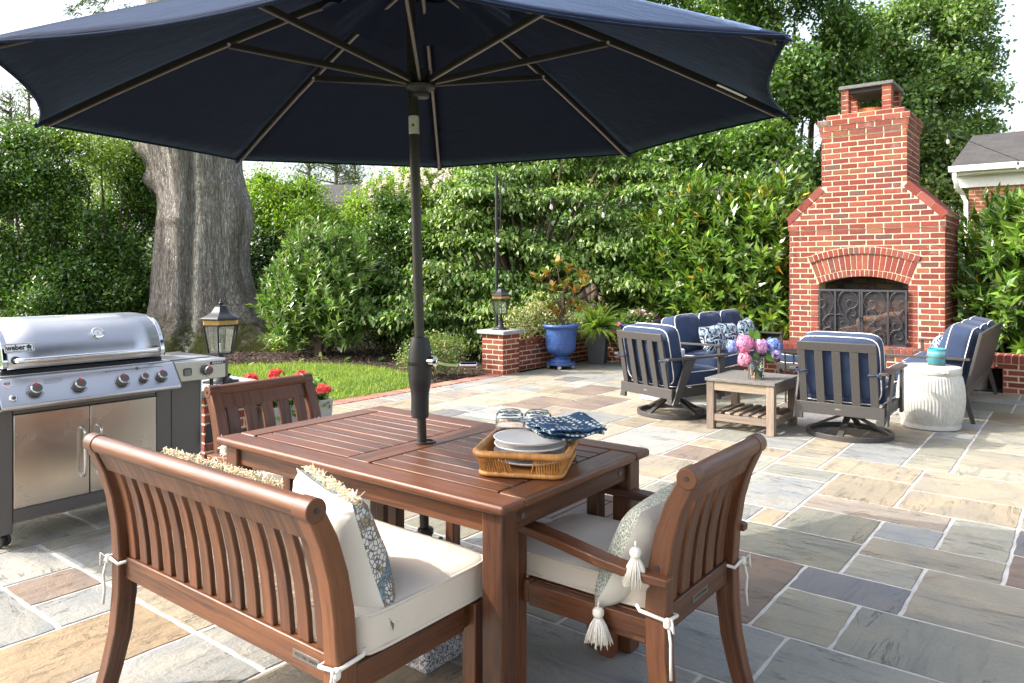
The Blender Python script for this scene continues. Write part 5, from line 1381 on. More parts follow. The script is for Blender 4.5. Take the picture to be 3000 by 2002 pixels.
# vase and flowers
VX,VY,VZ=-2.33,6.55,.4525; rv=Vector((.7917,.611,0)); fv=Vector((.611,-.7917,0))
t=thing('glass_vase','clear glass vase with water on the coffee table, holding hydrangeas','vase',(VX,VY,VZ))
m=MB(); m.lathe([(.001,.0),(.062,.0),(.067,.006),(.072,.19),(.069,.19),(.064,.014),(.001,.012)],(0,0,0),40,cap0=False,cap1=False); m.build('vase_wall',MT['glass'],t,smooth=50)
m=MB(); m.lathe([(.001,.0135),(.0625,.0145),(.0665,.10),(.001,.10)],(0,0,0),40,cap0=False,cap1=False); m.build('water',MT['glass'],t,smooth=50)
t=thing('hydrangea_bouquet','bouquet of pink, lilac and blue hydrangeas in the glass vase','flowers',(VX,VY,VZ))
HY=[((-.105,.01,.305),.080,[(.75,.28,.50),(.82,.38,.58),(.70,.30,.55)]),((-.12,.055,.175),.060,[(.78,.32,.52),(.80,.40,.58)]),((.035,.02,.285),.066,[(.66,.38,.66),(.72,.42,.70),(.60,.36,.68)]),((.155,-.01,.285),.076,[(.16,.28,.70),(.22,.36,.78),(.30,.40,.80)]),((-.20,-.03,.285),.055,[(.24,.34,.74),(.34,.42,.78)]),((.16,.05,.22),.045,[(.50,.42,.74),(.56,.46,.76)])]
for (u,f,z),r,cols in HY:
    c=rv*u+fv*f+Vector((0,0,z)); n=int(330*(r/.07)**2); D=rdir(n); Pp=np.array(c)+D*r*(.80+.16*RNG.random((n,1))+.10*np.sin(D[:,:1]*7+D[:,1:2]*5+z*40))
    V=[];F=[];C=[]
    T=unit(np.cross(D,rdir(n))); B=np.cross(D,T); base=np.clip(palette(n,cols,.16)*.85+.12*RNG.random((n,1)),0,.9)
    for q in range(4):
        dirq=T*cos(q*pi/2)+B*sin(q*pi/2); v,fq=leafgeo(Pp,dirq+D*.25,D,np.full(n,.0155),.85,.10,.08); F.append(fq+len(V)*len(v)); V.append(v); C.append(base)
    npmesh('flower_head',np.concatenate(V),np.concatenate(F),MT['petal'],np.concatenate(C),t)
m=MB()
for (u,f,z),r,cols in HY: c=rv*u+fv*f+Vector((0,0,z)); m.tube([rv*(-u*.25)+fv*f*.3+Vector((0,0,.02)),rv*u*.12+Vector((0,0,.15)),c-Vector((0,0,r*.5))],.0035,6)
m.build('stem',simple('green_stem',(.16,.24,.05),.6),t,smooth=180)
LP=[((.0,.0,.33),(.15,0,1)),((.02,.03,.2),(-.3,.3,.1)),((.06,.04,.2),(.7,.2,-.25)),((-.05,.05,.19),(-.5,.3,-.4)),((.07,.0,.22),(1,.1,.2)),((-.02,-.03,.35),(-.2,0,1))]
P=np.array([rv*a[0]+fv*a[1]+Vector((0,0,a[2])) for a,_ in LP]); D=np.array([rv*d[0]+fv*d[1]+Vector((0,0,d[2])) for _,d in LP]); V,F=leafgeo6(P,D,np.array([fv+Vector((0,0,.6))]*len(LP)),np.full(len(LP),.10),.62,.06,.12)
for q in range(len(LP)): npmesh('leaf',V[q*6:q*6+6],F[:1],MT['leaf'],palette(1,[(.10,.22,.03),(.14,.28,.04)],.1),t)
# barrel stools
def barrel(label,x,y,rz):
    m0=thing('barrel_stool',label,'garden stool',(x,y,0),rz,'white ribbed barrel stools')
    def rib(r,z,th):
        if .085<z<.265: q=cos(th*62)
        elif .265<=z<.335: q=cos(th*62+ (z-.265)*85)
        elif .335<=z<.47: q=cos(th*62+5.95)
        else: return r
        return r*(1+.011*q)
    prof=[(.001,0),(.232,0),(.241,.006),(.243,.03),(.238,.048),(.243,.058),(.247,.08)]
    for k in range(1,26):
        z=.08+.39*k/26; prof.append((.247+.026*sin(pi*(z-.08)/.39)**.9,z))
    prof+= [(.245,.475),(.240,.482),(.244,.488),(.247,.50),(.247,.535),(.240,.545),(.20,.547),(.001,.549)]
    m=MB(); m.lathe(prof,(0,0,0),372,cap0=False,cap1=False,fn=rib); b=m.build('barrel_body',MT['ceramic'],m0,smooth=50)
    m=MB()
    for a in (-1.0,-.9,2.2): m.superbox((.247*cos(a),.247*sin(a),.512),(.018,.018,.012),6,2.5)
    m.build('stud',MT['ceramic'],b,smooth=180); return m0
BS=barrel('white ribbed ceramic barrel stool beside the right sofa, carrying a teal candle glass',-1.135,7.665,0)
dup(BS,(-3.74,7.56,0),.6,'white ribbed ceramic barrel stool mostly hidden behind the left swivel chair')
t=thing('candle_glass','teal and bronze striped glass candle holder on the white barrel stool','candle holder',(-1.10,7.745,.5495))
m=MB(); m.lathe([(.001,.0),(.068,.0),(.073,.006),(.074,.148),(.071,.150),(.069,.145),(.067,.012),(.001,.010)],(0,0,0),40,cap0=False,cap1=False)
def m_stripe():
    n=N('striped_teal_glass'); sx=n.n('ShaderNodeSeparateXYZ'); n.l(n.co('Object'),sx.inputs[0]); f=n.math('ADD',n.math('MULTIPLY',sx.outputs[2],6.6),n.math('MULTIPLY',n.noise(n.co('Object',(6,6,40)),1,3),.18))
    n.set(Base_Color=n.ramp(f,[(0.1,(.15,.10,.05)),(.22,(.04,.20,.24)),(.45,(.03,.24,.30)),(.58,(.16,.12,.07)),(.68,(.05,.34,.40)),(.86,(.30,.55,.58)),(1.0,(.05,.33,.38))]),Roughness=.12,Transmission_Weight=.25,IOR=1.4); return n.m
m.build('glass_wall',m_stripe(),t,smooth=50)
# ottoman, fire bowl table, bucket
t=thing('ottoman','low gray metal ottoman with blue cushion in front of the fireplace','ottoman',(-2.60,9.28,0))
m=MB(); m.b2((-.36,-.27,.24),(.36,-.245,.31)); m.b2((-.36,.245,.24),(.36,.27,.31)); m.b2((-.36,-.2449,.24),(-.335,.2449,.31)); m.b2((.335,-.2449,.24),(.36,.2449,.31)); m.build('frame',GM,t,.003)
for sx in (-1,1):
    for sy in (-1,1): m=MB(); m.b2((sx*.36,sy*.27,0),(sx*.325,sy*.235,.2395)); m.build('leg',GM,t,.003)
cushion(t,'cushion',(0,0,.365),(.345,.262,.058),None,.02)
t=thing('round_side_table','small round black metal table with thin legs behind the coffee table','side table',(-2.43,8.27,0))
m=MB(); m.lathe([(.001,.515),(.20,.515),(.235,.53),(.238,.545),(.232,.545),(.20,.525),(.001,.523)],(0,0,0),40,cap0=False,cap1=False); m.build('bowl_top',MT['blackmetal'],t,smooth=50)
for k in range(4): a=pi/4+k*pi/2; m=MB(); m.tube([(.21*cos(a),.21*sin(a),.528),(.20*cos(a),.20*sin(a),.3),(.20*cos(a),.20*sin(a),0)],.009,8); m.build('leg',MT['blackmetal'],t,smooth=60)
m=MB(); m.lathe([(.001,.0),(.095,.0),(.098,.01),(.112,.2),(.117,.205),(.113,.21),(.110,.2),(.095,.012),(.001,.01)],(-1.05,10.40,0),32,cap0=False,cap1=False); o=m.build('zinc_bucket',MT['zinc'],None,smooth=50); tag(o,'galvanised bucket standing in the niche under the seat wall','bucket')

# ------------------------------------------------------------ pots
def caddy(parent,r):
    m=MB(); m.lathe([(r*.98,.055),(r,.058),(r,.088),(r*.98,.09)],(0,0,0),36); c=m.build('caddy_deck',MT['glaze'],parent,.002,smooth=50)
    for k in range(4):
        a=.5+k*pi/2; x,y=cos(a)*r*.82,sin(a)*r*.82; m=MB(); M=Matrix.Rotation(a+1,3,'Z')@Matrix.Rotation(pi/2,3,'X')
        m.lathe([(.006,-.012),(.025,-.012),(.028,-.006),(.028,.006),(.025,.012),(.006,.012)],(x,y,.028),18,M=M); m.box((x,y,.045),(.03,.026,.019),Matrix.Rotation(a+1,3,'Z')); m.build('caster',MT['label'],c,smooth=50)
def urn(name,label,x,y,rz):
    t=thing(name,label,'planter',(x,y,0),rz,'cobalt glazed urns on wheeled caddies'); caddy(t,.215)
    m=MB(); m.lathe([(.001,.0905),(.158,.0905),(.160,.105),(.150,.125),(.118,.140),(.094,.155),(.092,.172),(.11,.185),(.16,.215),(.20,.26),(.215,.31),(.222,.40),(.226,.50),(.225,.555),(.232,.575),(.250,.59),(.266,.605),(.268,.622),(.258,.636),(.240,.640),(.226,.63),(.215,.60),(.001,.595)],(0,0,0),64,cap0=False,cap1=False); m.build('urn_body',MT['glaze'],t,smooth=50)
    m=MB(); m.lathe([(.001,.602),(.214,.602)],(0,0,0),24,cap0=False,cap1=False); m.build('potting_soil',MT['soil'],t); return t
U1=urn('cobalt_urn','cobalt blue urn planter holding the bronze-leaved magnolia, in front of the seat wall',-6.05,8.99,0)
U2=dup(U1,(-5.27,9.83,0),.7,'cobalt blue urn planter with pink flowers, half hidden behind the left swivel chair')
t=thing('tapered_planter','tall charcoal tapered square planter with the fern, between the blue urns','planter',(-5.93,9.82,0),radians(20))
m=MB(); a,b=.115,.165
vs=lambda s,z:[(-s,-s,z),(s,-s,z),(s,s,z),(-s,s,z)]
m.add(vs(a,0)+vs(b,.56)+vs(b-.02,.56)+vs(b-.03,.50),[(3,2,1,0)]+[(k,(k+1)%4,4+(k+1)%4,4+k) for k in range(4)]+[(4+k,4+(k+1)%4,8+(k+1)%4,8+k) for k in range(4)]+[(8+k,8+(k+1)%4,12+(k+1)%4,12+k) for k in range(4)]+[(12,13,14,15)]); m.build('planter_shell',MT['slate'],t,.008)
# stone trough with geraniums
t=thing('stone_trough','pale stone trough planter behind the left dining armchair, filled with geraniums','planter',(-5.02,3.62,0))
m=MB(); a,b,h=.17,.30,.37
m.add([(-a*.85,-b*.92,0),(a*.85,-b*.92,0),(a*.85,b*.92,0),(-a*.85,b*.92,0)]+[(-a,-b,h),(a,-b,h),(a,b,h),(-a,b,h)]+[(-a+.03,-b+.03,h),(a-.03,-b+.03,h),(a-.03,b-.03,h),(-a+.03,b-.03,h)]+[(-a+.03,-b+.03,h-.04),(a-.03,-b+.03,h-.04),(a-.03,b-.03,h-.04),(-a+.03,b-.03,h-.04)],[(3,2,1,0)]+[(4*q+k,4*q+(k+1)%4,4*q+4+(k+1)%4,4*q+4+k) for q in range(3) for k in range(4)]+[(12,13,14,15)]); m.build('trough_shell',MT['limestone'],t,.012,3)
m=MB(); m.b2((-a+.031,-b+.031,h-.038),(a-.031,b-.031,h-.03)); m.build('potting_soil',MT['soil'],t)
# ------------------------------------------------------------ patio and ground
F_,HY_,HC=2190.35,795.78,1.40; CT,STh=.79165,.61098
def Wpd(px,d):
    r=(px-1500)*d/F_; return r*CT-d*STh, r*STh+d*CT
def zpy(py,d): return HC-(py-HY_)*d/F_
STC=dict(blue=(.195,.212,.215),pale=(.235,.247,.24),green=(.22,.225,.19),olive=(.19,.19,.145),tan=(.25,.215,.15),sand=(.255,.235,.18),pink=(.245,.21,.17),brown=(.165,.125,.10),slate=(.125,.13,.145),ochre=(.25,.18,.095))
def patio():
    U=.1525; OY=.021
    T=[(-12,-9,34,36,'green'),(-12,-10,36,38,'sand'),(-9,-6,27,30,'olive'),(-9,-4,30,32,'pink'),(-9,-6,32,36,'tan'),(-10,-6,36,39,'tan'),(-10,-7,39,44,'blue'),(-7,-5,39,42,'green'),(-6,-2,32,35,'tan'),(-6,-4,28,30,'blue'),(-4,-2,28,32,'green'),(-6,-2,26,28,'sand'),(-6,-4,24,26,'green'),(-12,-9,29,34,'pale'),(-10,-6,24,27,'olive'),(-11,-7,19,24,'brown'),(-7,-4,22,24,'slate'),(-7,-5,19,22,'green'),(-4,1,22,26,'sand'),(-5,1,19,22,'green'),(-6,-1,15,19,'green'),(-11,-6,16,19,'blue'),(-6,-1,35,39,'sand'),(-2,0,29,32,'slate'),(-2,0,26,29,'brown'),(-12,-10,27,29,'blue'),
       (-25,-23,8,10,'brown'),(-23,-21,8,10,'pale'),(-21,-18,5,10,'ochre'),(-25,-21,4,8,'blue'),(-28,-25,8,10,'pale'),(-27,-23,10,13,'blue'),(-18,-15,6,10,'pale'),(-21,-18,1,5,'green'),(-25,-21,0,4,'tan'),(-22,-18,10,13,'tan')]
    x0,x1,y0,y1=-41,26,-14,67; occ=np.zeros((x1-x0,y1-y0),bool); st=[]
    for a,b,c,d,k in T: occ[a-x0:b-x0,c-y0:d-y0]=True; st.append((a,b,c,d,k))
    sizes=[(2,2),(3,2),(2,3),(3,3),(4,2),(2,4),(4,3),(3,4),(4,4),(5,3),(3,5),(6,4),(4,6),(5,2),(6,3),(3,6),(2,5)]; wt=[1,2,2,2,2,1.5,3,3,2,2.5,2.5,1.5,1.5,1.5,2,1.5,1]
    keys=list(STC); kw=[3,4,5,2.2,3,4,1.6,1.1,1.0,.8]
    rnd=random.Random(5)
    for j in range(y1-y0):
        for i in range(x1-x0):
            if occ[i,j]: continue
            mw=1
            while i+mw<x1-x0 and not occ[i+mw,j] and mw<6: mw+=1
            opts=[(s,w) for s,w in zip(sizes,wt) if s[0]<=mw and i+s[0]<=x1-x0 and j+s[1]<=y1-y0 and not occ[i:i+s[0],j:j+s[1]].any()]
            if opts and mw>2: opts=[(s,w) for s,w in opts if mw-s[0]!=1] or opts
            if opts: w,h=rnd.choices([o[0] for o in opts],[o[1] for o in opts])[0]
            else:
                w=1;h=1
                while i+w<x1-x0 and not occ[i+w,j] and w<4: w+=1
                while j+h<y1-y0 and not occ[i:i+w,j+h].any() and h<3: h+=1
            occ[i:i+w,j:j+h]=True; st.append((i+x0,i+w+x0,j+y0,j+h+y0,rnd.choices(keys,kw)[0]))
    m=MB()
    for a,b,c,d,k in st:
        g=.0075; X0,X1,Y0,Y1=a*U+g,b*U-g,c*U+OY+g,d*U+OY-g
        kk=rnd.uniform(.86,1.12); ww=rnd.uniform(-.03,.03); av=sum(STC[k])/3; col=tuple(min(1,(v*.8+av*.2)*1.0*kk*(1+ww*q)) for v,q in zip(STC[k],(1,.2,-1)))
        ring=[]
        for (xa,ya),(xb,yb) in zip(((X0,Y0),(X1,Y0),(X1,Y1),(X0,Y1)),((X1,Y0),(X1,Y1),(X0,Y1),(X0,Y0))):
            n=max(3,int(math.hypot(xb-xa,yb-ya)/.05))
            for q in range(n):
                f=q/n; nx,ny=(yb-ya),-(xb-xa); l=math.hypot(nx,ny); o=rnd.uniform(-.0028,.0024)+.001*sin(f*9+a); 
                if q==0: o=-.004
                ring.append((xa+(xb-xa)*f+nx/l*o,ya+(yb-ya)*f+ny/l*o))
        zt=rnd.uniform(-.0015,.0); cx,cy=(X0+X1)/2,(Y0+Y1)/2; n=len(ring)
        inn=[(cx+(x-cx)*(1-.004/max(.1,abs(x-cx)+.05)),cy+(y-cy)*(1-.004/max(.1,abs(y-cy)+.05))) for x,y in ring]
        vs=[(x,y,-.012) for x,y in ring]+[(x,y,zt-.003) for x,y in ring]+[(x,y,zt) for x,y in inn]
        fs=[tuple(range(2*n,3*n))]+[(q*n+i,q*n+(i+1)%n,(q+1)*n+(i+1)%n,(q+1)*n+i) for q in (0,1) for i in range(n)]
        ru,rv2=rnd.random()*90,rnd.random()*90; rot=rnd.random()<.45
        uvf=lambda p:((p[1]+ru,p[0]+rv2) if rot else (p[0]+ru,p[1]+rv2))
        m.c=col; m.add(vs,fs,[[uvf(vs[i]) for i in f] for f in fs])
    o=m.build('patio_stones',MT['stone'],None,smooth=25); struct(o)
    m=MB(); m.add([(-6.26,-2.2,-.0045),(4,-2.2,-.0045),(4,10.28,-.0045),(-6.26,10.28,-.0045)],[(0,1,2,3)]); struct(m.build('patio_joints',MT['grout']))
patio()
m=MB(); m.add([(-260,-260,-.06),(260,-260,-.06),(260,260,-.06),(-260,260,-.06)],[(0,1,2,3)]); struct(m.build('ground',MT['turf']))
# planting bed sheet, gently mounded
def bedz(x,y): return -.035+.02*mnoise.noise(Vector((x*.7,y*.7,0)))+.07*min(1,max(0,(-x-6.5)/3))
m=MB(); m.grid(70,60,lambda u,v:Vector((-20+13.55*u,0+16*v,bedz(-20+13.55*u,16*v)))); struct(m.build('mulch_bed',MT['soil'],None,smooth=180))
m=MB(); m.add([(-6.46,10.56,-.03),(2,10.56,-.03),(2,16,-.03),(-6.46,16,-.03)],[(0,1,2,3)]); struct(m.build('hedge_bed',MT['soil']))
LAWN=[(-6.45,1.0),(-6.45,6.42),(-6.72,6.66),(-7.2,6.96),(-7.7,7.08),(-8.16,7.09),(-8.6,6.98),(-9.0,6.75),(-9.35,6.45),(-9.57,6.12),(-9.85,5.4),(-10,4),(-9.9,1.0)]
def inside(x,y,P=LAWN):
    c=False;j=len(P)-1
    for i in range(len(P)):
        if ((P[i][1]>y)!=(P[j][1]>y)) and x<(P[j][0]-P[i][0])*(y-P[i][1])/(P[j][1]-P[i][1])+P[i][0]: c=not c
        j=i
    return c
m=MB(); m.add([(x,y,.055 if x<-7 else .0) for x,y in LAWN],[tuple(range(len(LAWN)))]); o=m.build('lawn',MT['turf'],None,smooth=0); struct(o)
def lawnz(x): return .0+.055*min(1,max(0,(-x-6.45)/.6))
n=0;P=[]
while n<42000:
    x=-10+3.6*RNG.random();y=2.2+5.0*RNG.random()
    if inside(x,y): P.append((x,y,lawnz(x)-.004)); n+=1
P=np.array(P); D=unit(np.array([.12,.05,1.0])+RNG.normal(0,.42,P.shape)); S=unit(np.cross(D,rdir(len(P)))); L=(.03+.045*RNG.random((len(P),1)))
w=.0045
V=np.stack([P-S*w,P+S*w,P+D*L*.6+S*w*.7,P+D*L+np.array([[.01,0,0]])*0],1).reshape(-1,3); F=np.arange(len(P)*4).reshape(-1,4)
stuff(npmesh('lawn_grass',V,F,MT['grass'],palette(len(P),[(.15,.25,.035),(.20,.30,.055),(.26,.34,.09),(.33,.36,.16),(.11,.19,.03)],.15)))
# mulch chips
n=0;P=[]
while n<15000:
    x=-11.5+5.0*RNG.random();y=4.5+6.0*RNG.random()
    if not inside(x,y) and x<-6.5 : P.append((x,y,bedz(x,y)+.006)); n+=1
P=np.array(P); D=unit(RNG.normal(0,1,P.shape)*np.array([1,1,.35])); V,F=leafgeo(P,D,np.array([[0,0,1.0]])+RNG.normal(0,.5,P.shape),.02+.05*RNG.random(len(P)),.38,.02)
stuff(npmesh('mulch_chips',V,F,MT['chipc'] if 'chipc' in MT else MT['chip'],None))
# brick edging
m=MB(); m.m=1; m.b2((-6.448,1.2,-.05),(-6.252,7.875,-.004)); m.m=0; y=1.2
while y<7.80:
    q=bc(); m.c=(q[0]*1.35+.05,q[1]*1.6+.05,q[2]*1.6+.04); e=random.uniform(-.003,.003); m.b2((-6.45,y+.005,-.03),(-6.25,y+.092,.006+e)); y+=.0985
tag(m.build('brick_edging',BM,None,.003,1,smooth=0),'red brick edging strip between the lawn and the flagstones','edging')

# ------------------------------------------------------------ big oak
TD=13.6; TX,TY=Wpd(593,TD); RT=Vector((CT,STh,0)); FW=Vector((STh,-CT,0))   # right, towards viewer
t=thing('oak_tree','huge old oak trunk with gray furrowed bark and mossy flared roots behind the grill','tree',(TX,TY,0))
roots=[(a,random.uniform(.5,1.0),random.uniform(.20,.32)) for a in (-2.6,-1.9,-1.25,-.75,-.35,.1,.55,1.0,1.6,2.3,3.0)]
roots[6]=(.42,1.5,.26); roots[4]=(-.3,1.0,.22)
def trad(th,z):
    # th=0 -> right, pi/2 -> towards viewer
    base=.772+.035*sin(z*1.7)+.02*sin(z*3.1+th)
    fl=.24*math.exp(-max(z,0)/.5)+.08*math.exp(-max(z,0)/1.2)
    r=base+fl*.55
    for a,k,w in roots:
        d=(th-a+pi)%(2*pi)-pi; r+=k*.75*math.exp(-(d/w)**2)*math.exp(-max(z,0)/.30)+.13*k*math.exp(-(d/(w*1.2))**2)*math.exp(-max(z,0)/1.1)
    for a,dp,w in ((pi/2-.12,.20,.13),(pi/2+.5,.05,.12),(pi/2-.75,.05,.13),(2.9,.06,.15),(.25,.05,.12)):
        d=(th-a-.05*sin(z*1.3)+pi)%(2*pi)-pi; r-=dp*math.exp(-(d/w)**2)
    # burls
    for a,zz,k,wa,wz in ((pi-.12,3.62,.30,.45,.28),(pi-.05,3.05,.26,.38,.22),(.15,2.45,.16,.5,.55),(1.05,2.9,.05,.5,.12),(2.0,2.3,.05,.5,.10),(1.2,3.3,.06,.35,.3)):
        d=(th-a+pi)%(2*pi)-pi; r+=k*math.exp(-(d/wa)**2-((z-zz)/wz)**2)
    if z>3.3: r+=.05*(z-3.3)
    return r
def tpt(th,z,cx=0.0):
    r=trad(th,z); p=RT*(cos(th)*r+cx)+FW*(sin(th)*r*.95); q=Vector((p.x,p.y,z))
    nz=mnoise.noise(Vector((cos(th)*5.5,sin(th)*5.5,z*.9)))*.028+mnoise.noise(Vector((cos(th)*14,sin(th)*14,z*1.6+4)))*.016
    k=1+nz/max(.3,r); return Vector((q.x*k,q.y*k,z))
m=MB(); NU,NV=230,120
def trunkf(u,v): z=-.15+4.5*v**1.15; return tpt(2*pi*u,z,-.09*max(0,z-2.2)*.7)
m.grid(NU,NV,trunkf,closeu=True); o=m.build('trunk',MT['bark'],t,smooth=180)
at=o.data.attributes.new('lich','FLOAT','POINT'); vals=[]
for v in o.data.vertices:
    s=v.co.dot(RT); f=v.co.dot(FW); vals.append(max(0,1-abs(s-.17)/.16) if f>0 else 0)
at.data.foreach_set('value',vals)
for nm,(x0,x1,r0,r1) in dict(a=(-.40,-.62,.55,.36),b=(.28,.42,.42,.30)).items():
    m=MB(); NZ=40
    def lf(u,v,x0=x0,x1=x1,r0=r0,r1=r1):
        z=4.2+5.0*v; th=2*pi*u; r=(r0+(r1-r0)*v)*(1+.06*sin(3*th+z))+mnoise.noise(Vector((cos(th)*4,sin(th)*4,z*.8+x0)))*.03
        p=RT*(x0+(x1-x0)*v+cos(th)*r)+FW*(sin(th)*r); return Vector((p.x,p.y,z))
    m.grid(100,NZ,lf,closeu=True); m.build('limb',MT['bark'],t,smooth=180)
# hanging sprays of willow-oak leaves near the trunk
def spray(cols,pts,parent,nm='leaf_spray',leaf=.085,ratio=.2,n_=26):
    m=MB(); P=[];D=[]
    for a,b in pts:
        a=Vector(a);b=Vector(b)
        c=a.lerp(b,.5)+Vector((0,0,.12)); path=[a.lerp(c,f).lerp(c.lerp(b,f),f) for f in np.linspace(0,1,9)]; m.tube(path,[.007*(1-.8*f) for f in np.linspace(0,1,9)],5)
        for _ in range(n_):
            f=random.random(); p=a.lerp(c,f).lerp(c.lerp(b,f),f); dd=(b-a).normalized()+Vector((random.gauss(0,.6),random.gauss(0,.6),random.gauss(-.1,.5))); P.append(p+Vector((random.gauss(0,.03),random.gauss(0,.03),random.gauss(0,.03)))); D.append(dd)
    stuff(m.build('branch',MT['twig'],parent,smooth=180))
    P=np.array(P);D=np.array(D); V,F=leafgeo(P,D,rdir(len(P))*.6+np.array([0,0,1]),leaf*(.7+.6*RNG.random(len(P))),ratio,.05,.1); stuff(npmesh(nm,V,F,MT['leaf'],palette(len(P),cols,.15),parent))
pts=[]
T0=Vector((TX,TY,0))
for _ in range(26):
    px=random.uniform(255,400);py=random.uniform(-20,60);d=11.6+random.uniform(-.3,.3); x,y=Wpd(px,d); a=Vector((x,y,zpy(py,d)))-T0; q=Wpd(px-random.uniform(-10,60),d); b=Vector((*q,zpy(py+random.uniform(-5,40),d)))-T0; pts.append((a,b))
for _ in range(5):
    px=random.uniform(215,250);py=random.uniform(30,60);d=11.6; x,y=Wpd(px,d); a=Vector((x,y,zpy(py,d)))-T0; q=Wpd(px-30,d); b=Vector((*q,zpy(py+8,d)))-T0; pts.append((a,b))
spray([(.05,.09,.02),(.08,.13,.03),(.03,.06,.015)],pts,t,n_=14)

# ------------------------------------------------------------ shrubs and trees
def BL(px,py,d,rx,ry,dz=None):
    x,y=Wpd(px,d); k=d/F_; return (x,y,zpy(py,d),rx*k,(dz or rx*.8)*k,ry*k)
def lumpy(bl,n,size=.42):
    out=[]
    for b in bl:
        for _ in range(n):
            d=rdir(1)[0]; k=RNG.uniform(.55,.92); s_=size*RNG.uniform(.6,1.25)
            out.append((b[0]+d[0]*b[3]*k,b[1]+d[1]*b[4]*k,b[2]+d[2]*b[5]*k,b[3]*s_,b[4]*s_,min(b[5],b[3]*1.2)*s_*.8))
    return out
def rel(bl,o): return [(b[0]-o[0],b[1]-o[1],b[2],*b[3:]) for b in bl]
def plant(name,label,cat,blobs,nclump,per,leaf,cols,trunk=.05,mat='leaf',stems=1,group=None,sub='crown',lump=0,lsize=.42,**k):
    b=np.array(blobs); ox,oy=float(np.average(b[:,0],weights=b[:,3])),float(np.average(b[:,1],weights=b[:,3]))
    t=thing(name,label,cat,(ox,oy,0),0,group); R_=rel(blobs,(ox,oy))
    crown(sub,t,MT[mat],lumpy(R_,lump,lsize) if lump else R_,nclump,per,leaf,cols,**k)
    m=MB(); tips=[(q[0]*.85,q[1]*.85,q[2]+q[5]*.3) for q in R_]
    for s in range(stems): limbs(m,(random.gauss(0,.1)*(stems>1),random.gauss(0,.1)*(stems>1),-.1),tips if stems==1 else [tips[s%len(tips)]],trunk)
    m.build('trunk' if cat=='tree' else 'stem',MT['twig'],t,smooth=180)
    return t
HOL=[(.055,.12,.024),(.075,.16,.032),(.11,.21,.04),(.15,.26,.05)]
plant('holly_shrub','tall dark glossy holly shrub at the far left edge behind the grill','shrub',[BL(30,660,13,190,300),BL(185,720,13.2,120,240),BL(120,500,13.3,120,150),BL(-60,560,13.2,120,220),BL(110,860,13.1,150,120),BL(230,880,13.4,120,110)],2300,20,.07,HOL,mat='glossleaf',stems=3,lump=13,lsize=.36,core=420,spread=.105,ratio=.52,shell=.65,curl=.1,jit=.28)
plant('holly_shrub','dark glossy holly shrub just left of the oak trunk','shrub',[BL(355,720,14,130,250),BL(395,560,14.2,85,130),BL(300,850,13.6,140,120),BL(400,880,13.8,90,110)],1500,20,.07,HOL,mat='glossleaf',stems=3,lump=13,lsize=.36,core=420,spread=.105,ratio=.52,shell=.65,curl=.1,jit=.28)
plant('willow_oak','yellow-green feathery young tree hanging over the hollies left of the oak','tree',[BL(300,440,13.8,140,75),BL(395,500,13.9,75,70),BL(215,390,13.9,90,45)],300,26,.10,[(.17,.27,.04),(.22,.32,.05),(.12,.21,.03)],.04,ratio=.24,spread=.19,shell=.3,up=-.1)
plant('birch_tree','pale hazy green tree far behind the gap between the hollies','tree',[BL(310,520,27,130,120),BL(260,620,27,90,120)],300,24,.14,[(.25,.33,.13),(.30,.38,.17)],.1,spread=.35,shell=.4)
plant('privet_tree','bright lime-green leafy tree just right of the oak trunk','tree',[BL(850,640,16,140,110),BL(795,555,16.2,85,80),BL(950,690,16,110,90),BL(760,640,15.8,70,110)],1000,22,.085,[(.15,.27,.027),(.20,.33,.04),(.11,.21,.024),(.25,.37,.055)],.07,lump=11,lsize=.36,core=260,spread=.14,ratio=.45,shell=.55,up=.6)
plant('gap_shade_shrub','evergreen added as painted shade in the gap between the oak and the laurel','shrub',[BL(745,850,15.2,110,170),BL(850,820,15.4,110,150),BL(1040,860,15,110,150)],800,20,.08,[(.03,.07,.018),(.04,.09,.022)],mat='glossleaf',stems=3,lump=8,lsize=.45,core=200,spread=.14)  # shrub added to darken the gap; its leaf colour carries the shade
plant('crape_myrtle','light green crape myrtle with white flower panicles behind the umbrella pole','tree',[BL(1160,610,17,140,130),BL(1265,570,17,100,110),BL(1080,650,17.2,80,90),BL(1190,720,16.6,120,90)],900,22,.085,[(.20,.31,.05),(.26,.37,.08),(.15,.25,.04)],.06,stems=3,lump=11,lsize=.36,core=200,spread=.14,shell=.5)
o=[c for c in COL.objects if c.name.startswith('crape_myrtle')][0]
P=[]
for _ in range(60):
    px=random.uniform(1060,1340);py=random.uniform(485,590)+ (30 if px<1120 else 0);d=16.2+random.uniform(-.5,.6); x,y=Wpd(px,d); P.append((x-o.location.x,y-o.location.y,zpy(py,d)))
P=np.array(P); k=np.repeat(np.arange(len(P)),40); h=RNG.random((len(k),1)); off=RNG.normal(0,1,(len(k),3))*np.concatenate([.05*(1.1-h),.05*(1.1-h),0*h],1)+np.concatenate([0*h,0*h,h*.20],1)
V,F=leafgeo(P[k]+off,rdir(len(k)),rdir(len(k)),np.full(len(k),.045),.8,.05); npmesh('flower_panicle',V,F,MT['petal'],palette(len(k),[(.75,.72,.66),(.8,.76,.70)],.06),o)['kind']='stuff'
LAU=[(.105,.20,.045),(.15,.26,.065),(.20,.31,.09)]
plant('laurel_shrub','rounded cherry laurel with upright pointed leaves between the oak and the umbrella pole','shrub',[BL(930,865,12.25,140,150),BL(860,915,12.1,90,115),BL(1010,820,12.3,85,115),BL(930,745,12.3,90,65),BL(1000,940,11.95,90,95)],700,17,.13,LAU,mat='glossleaf',stems=4,mode='whorl',spread=.12,ratio=.25,shell=.62,up=.95,core=260,tops=(.15,[(.28,.38,.11)]))
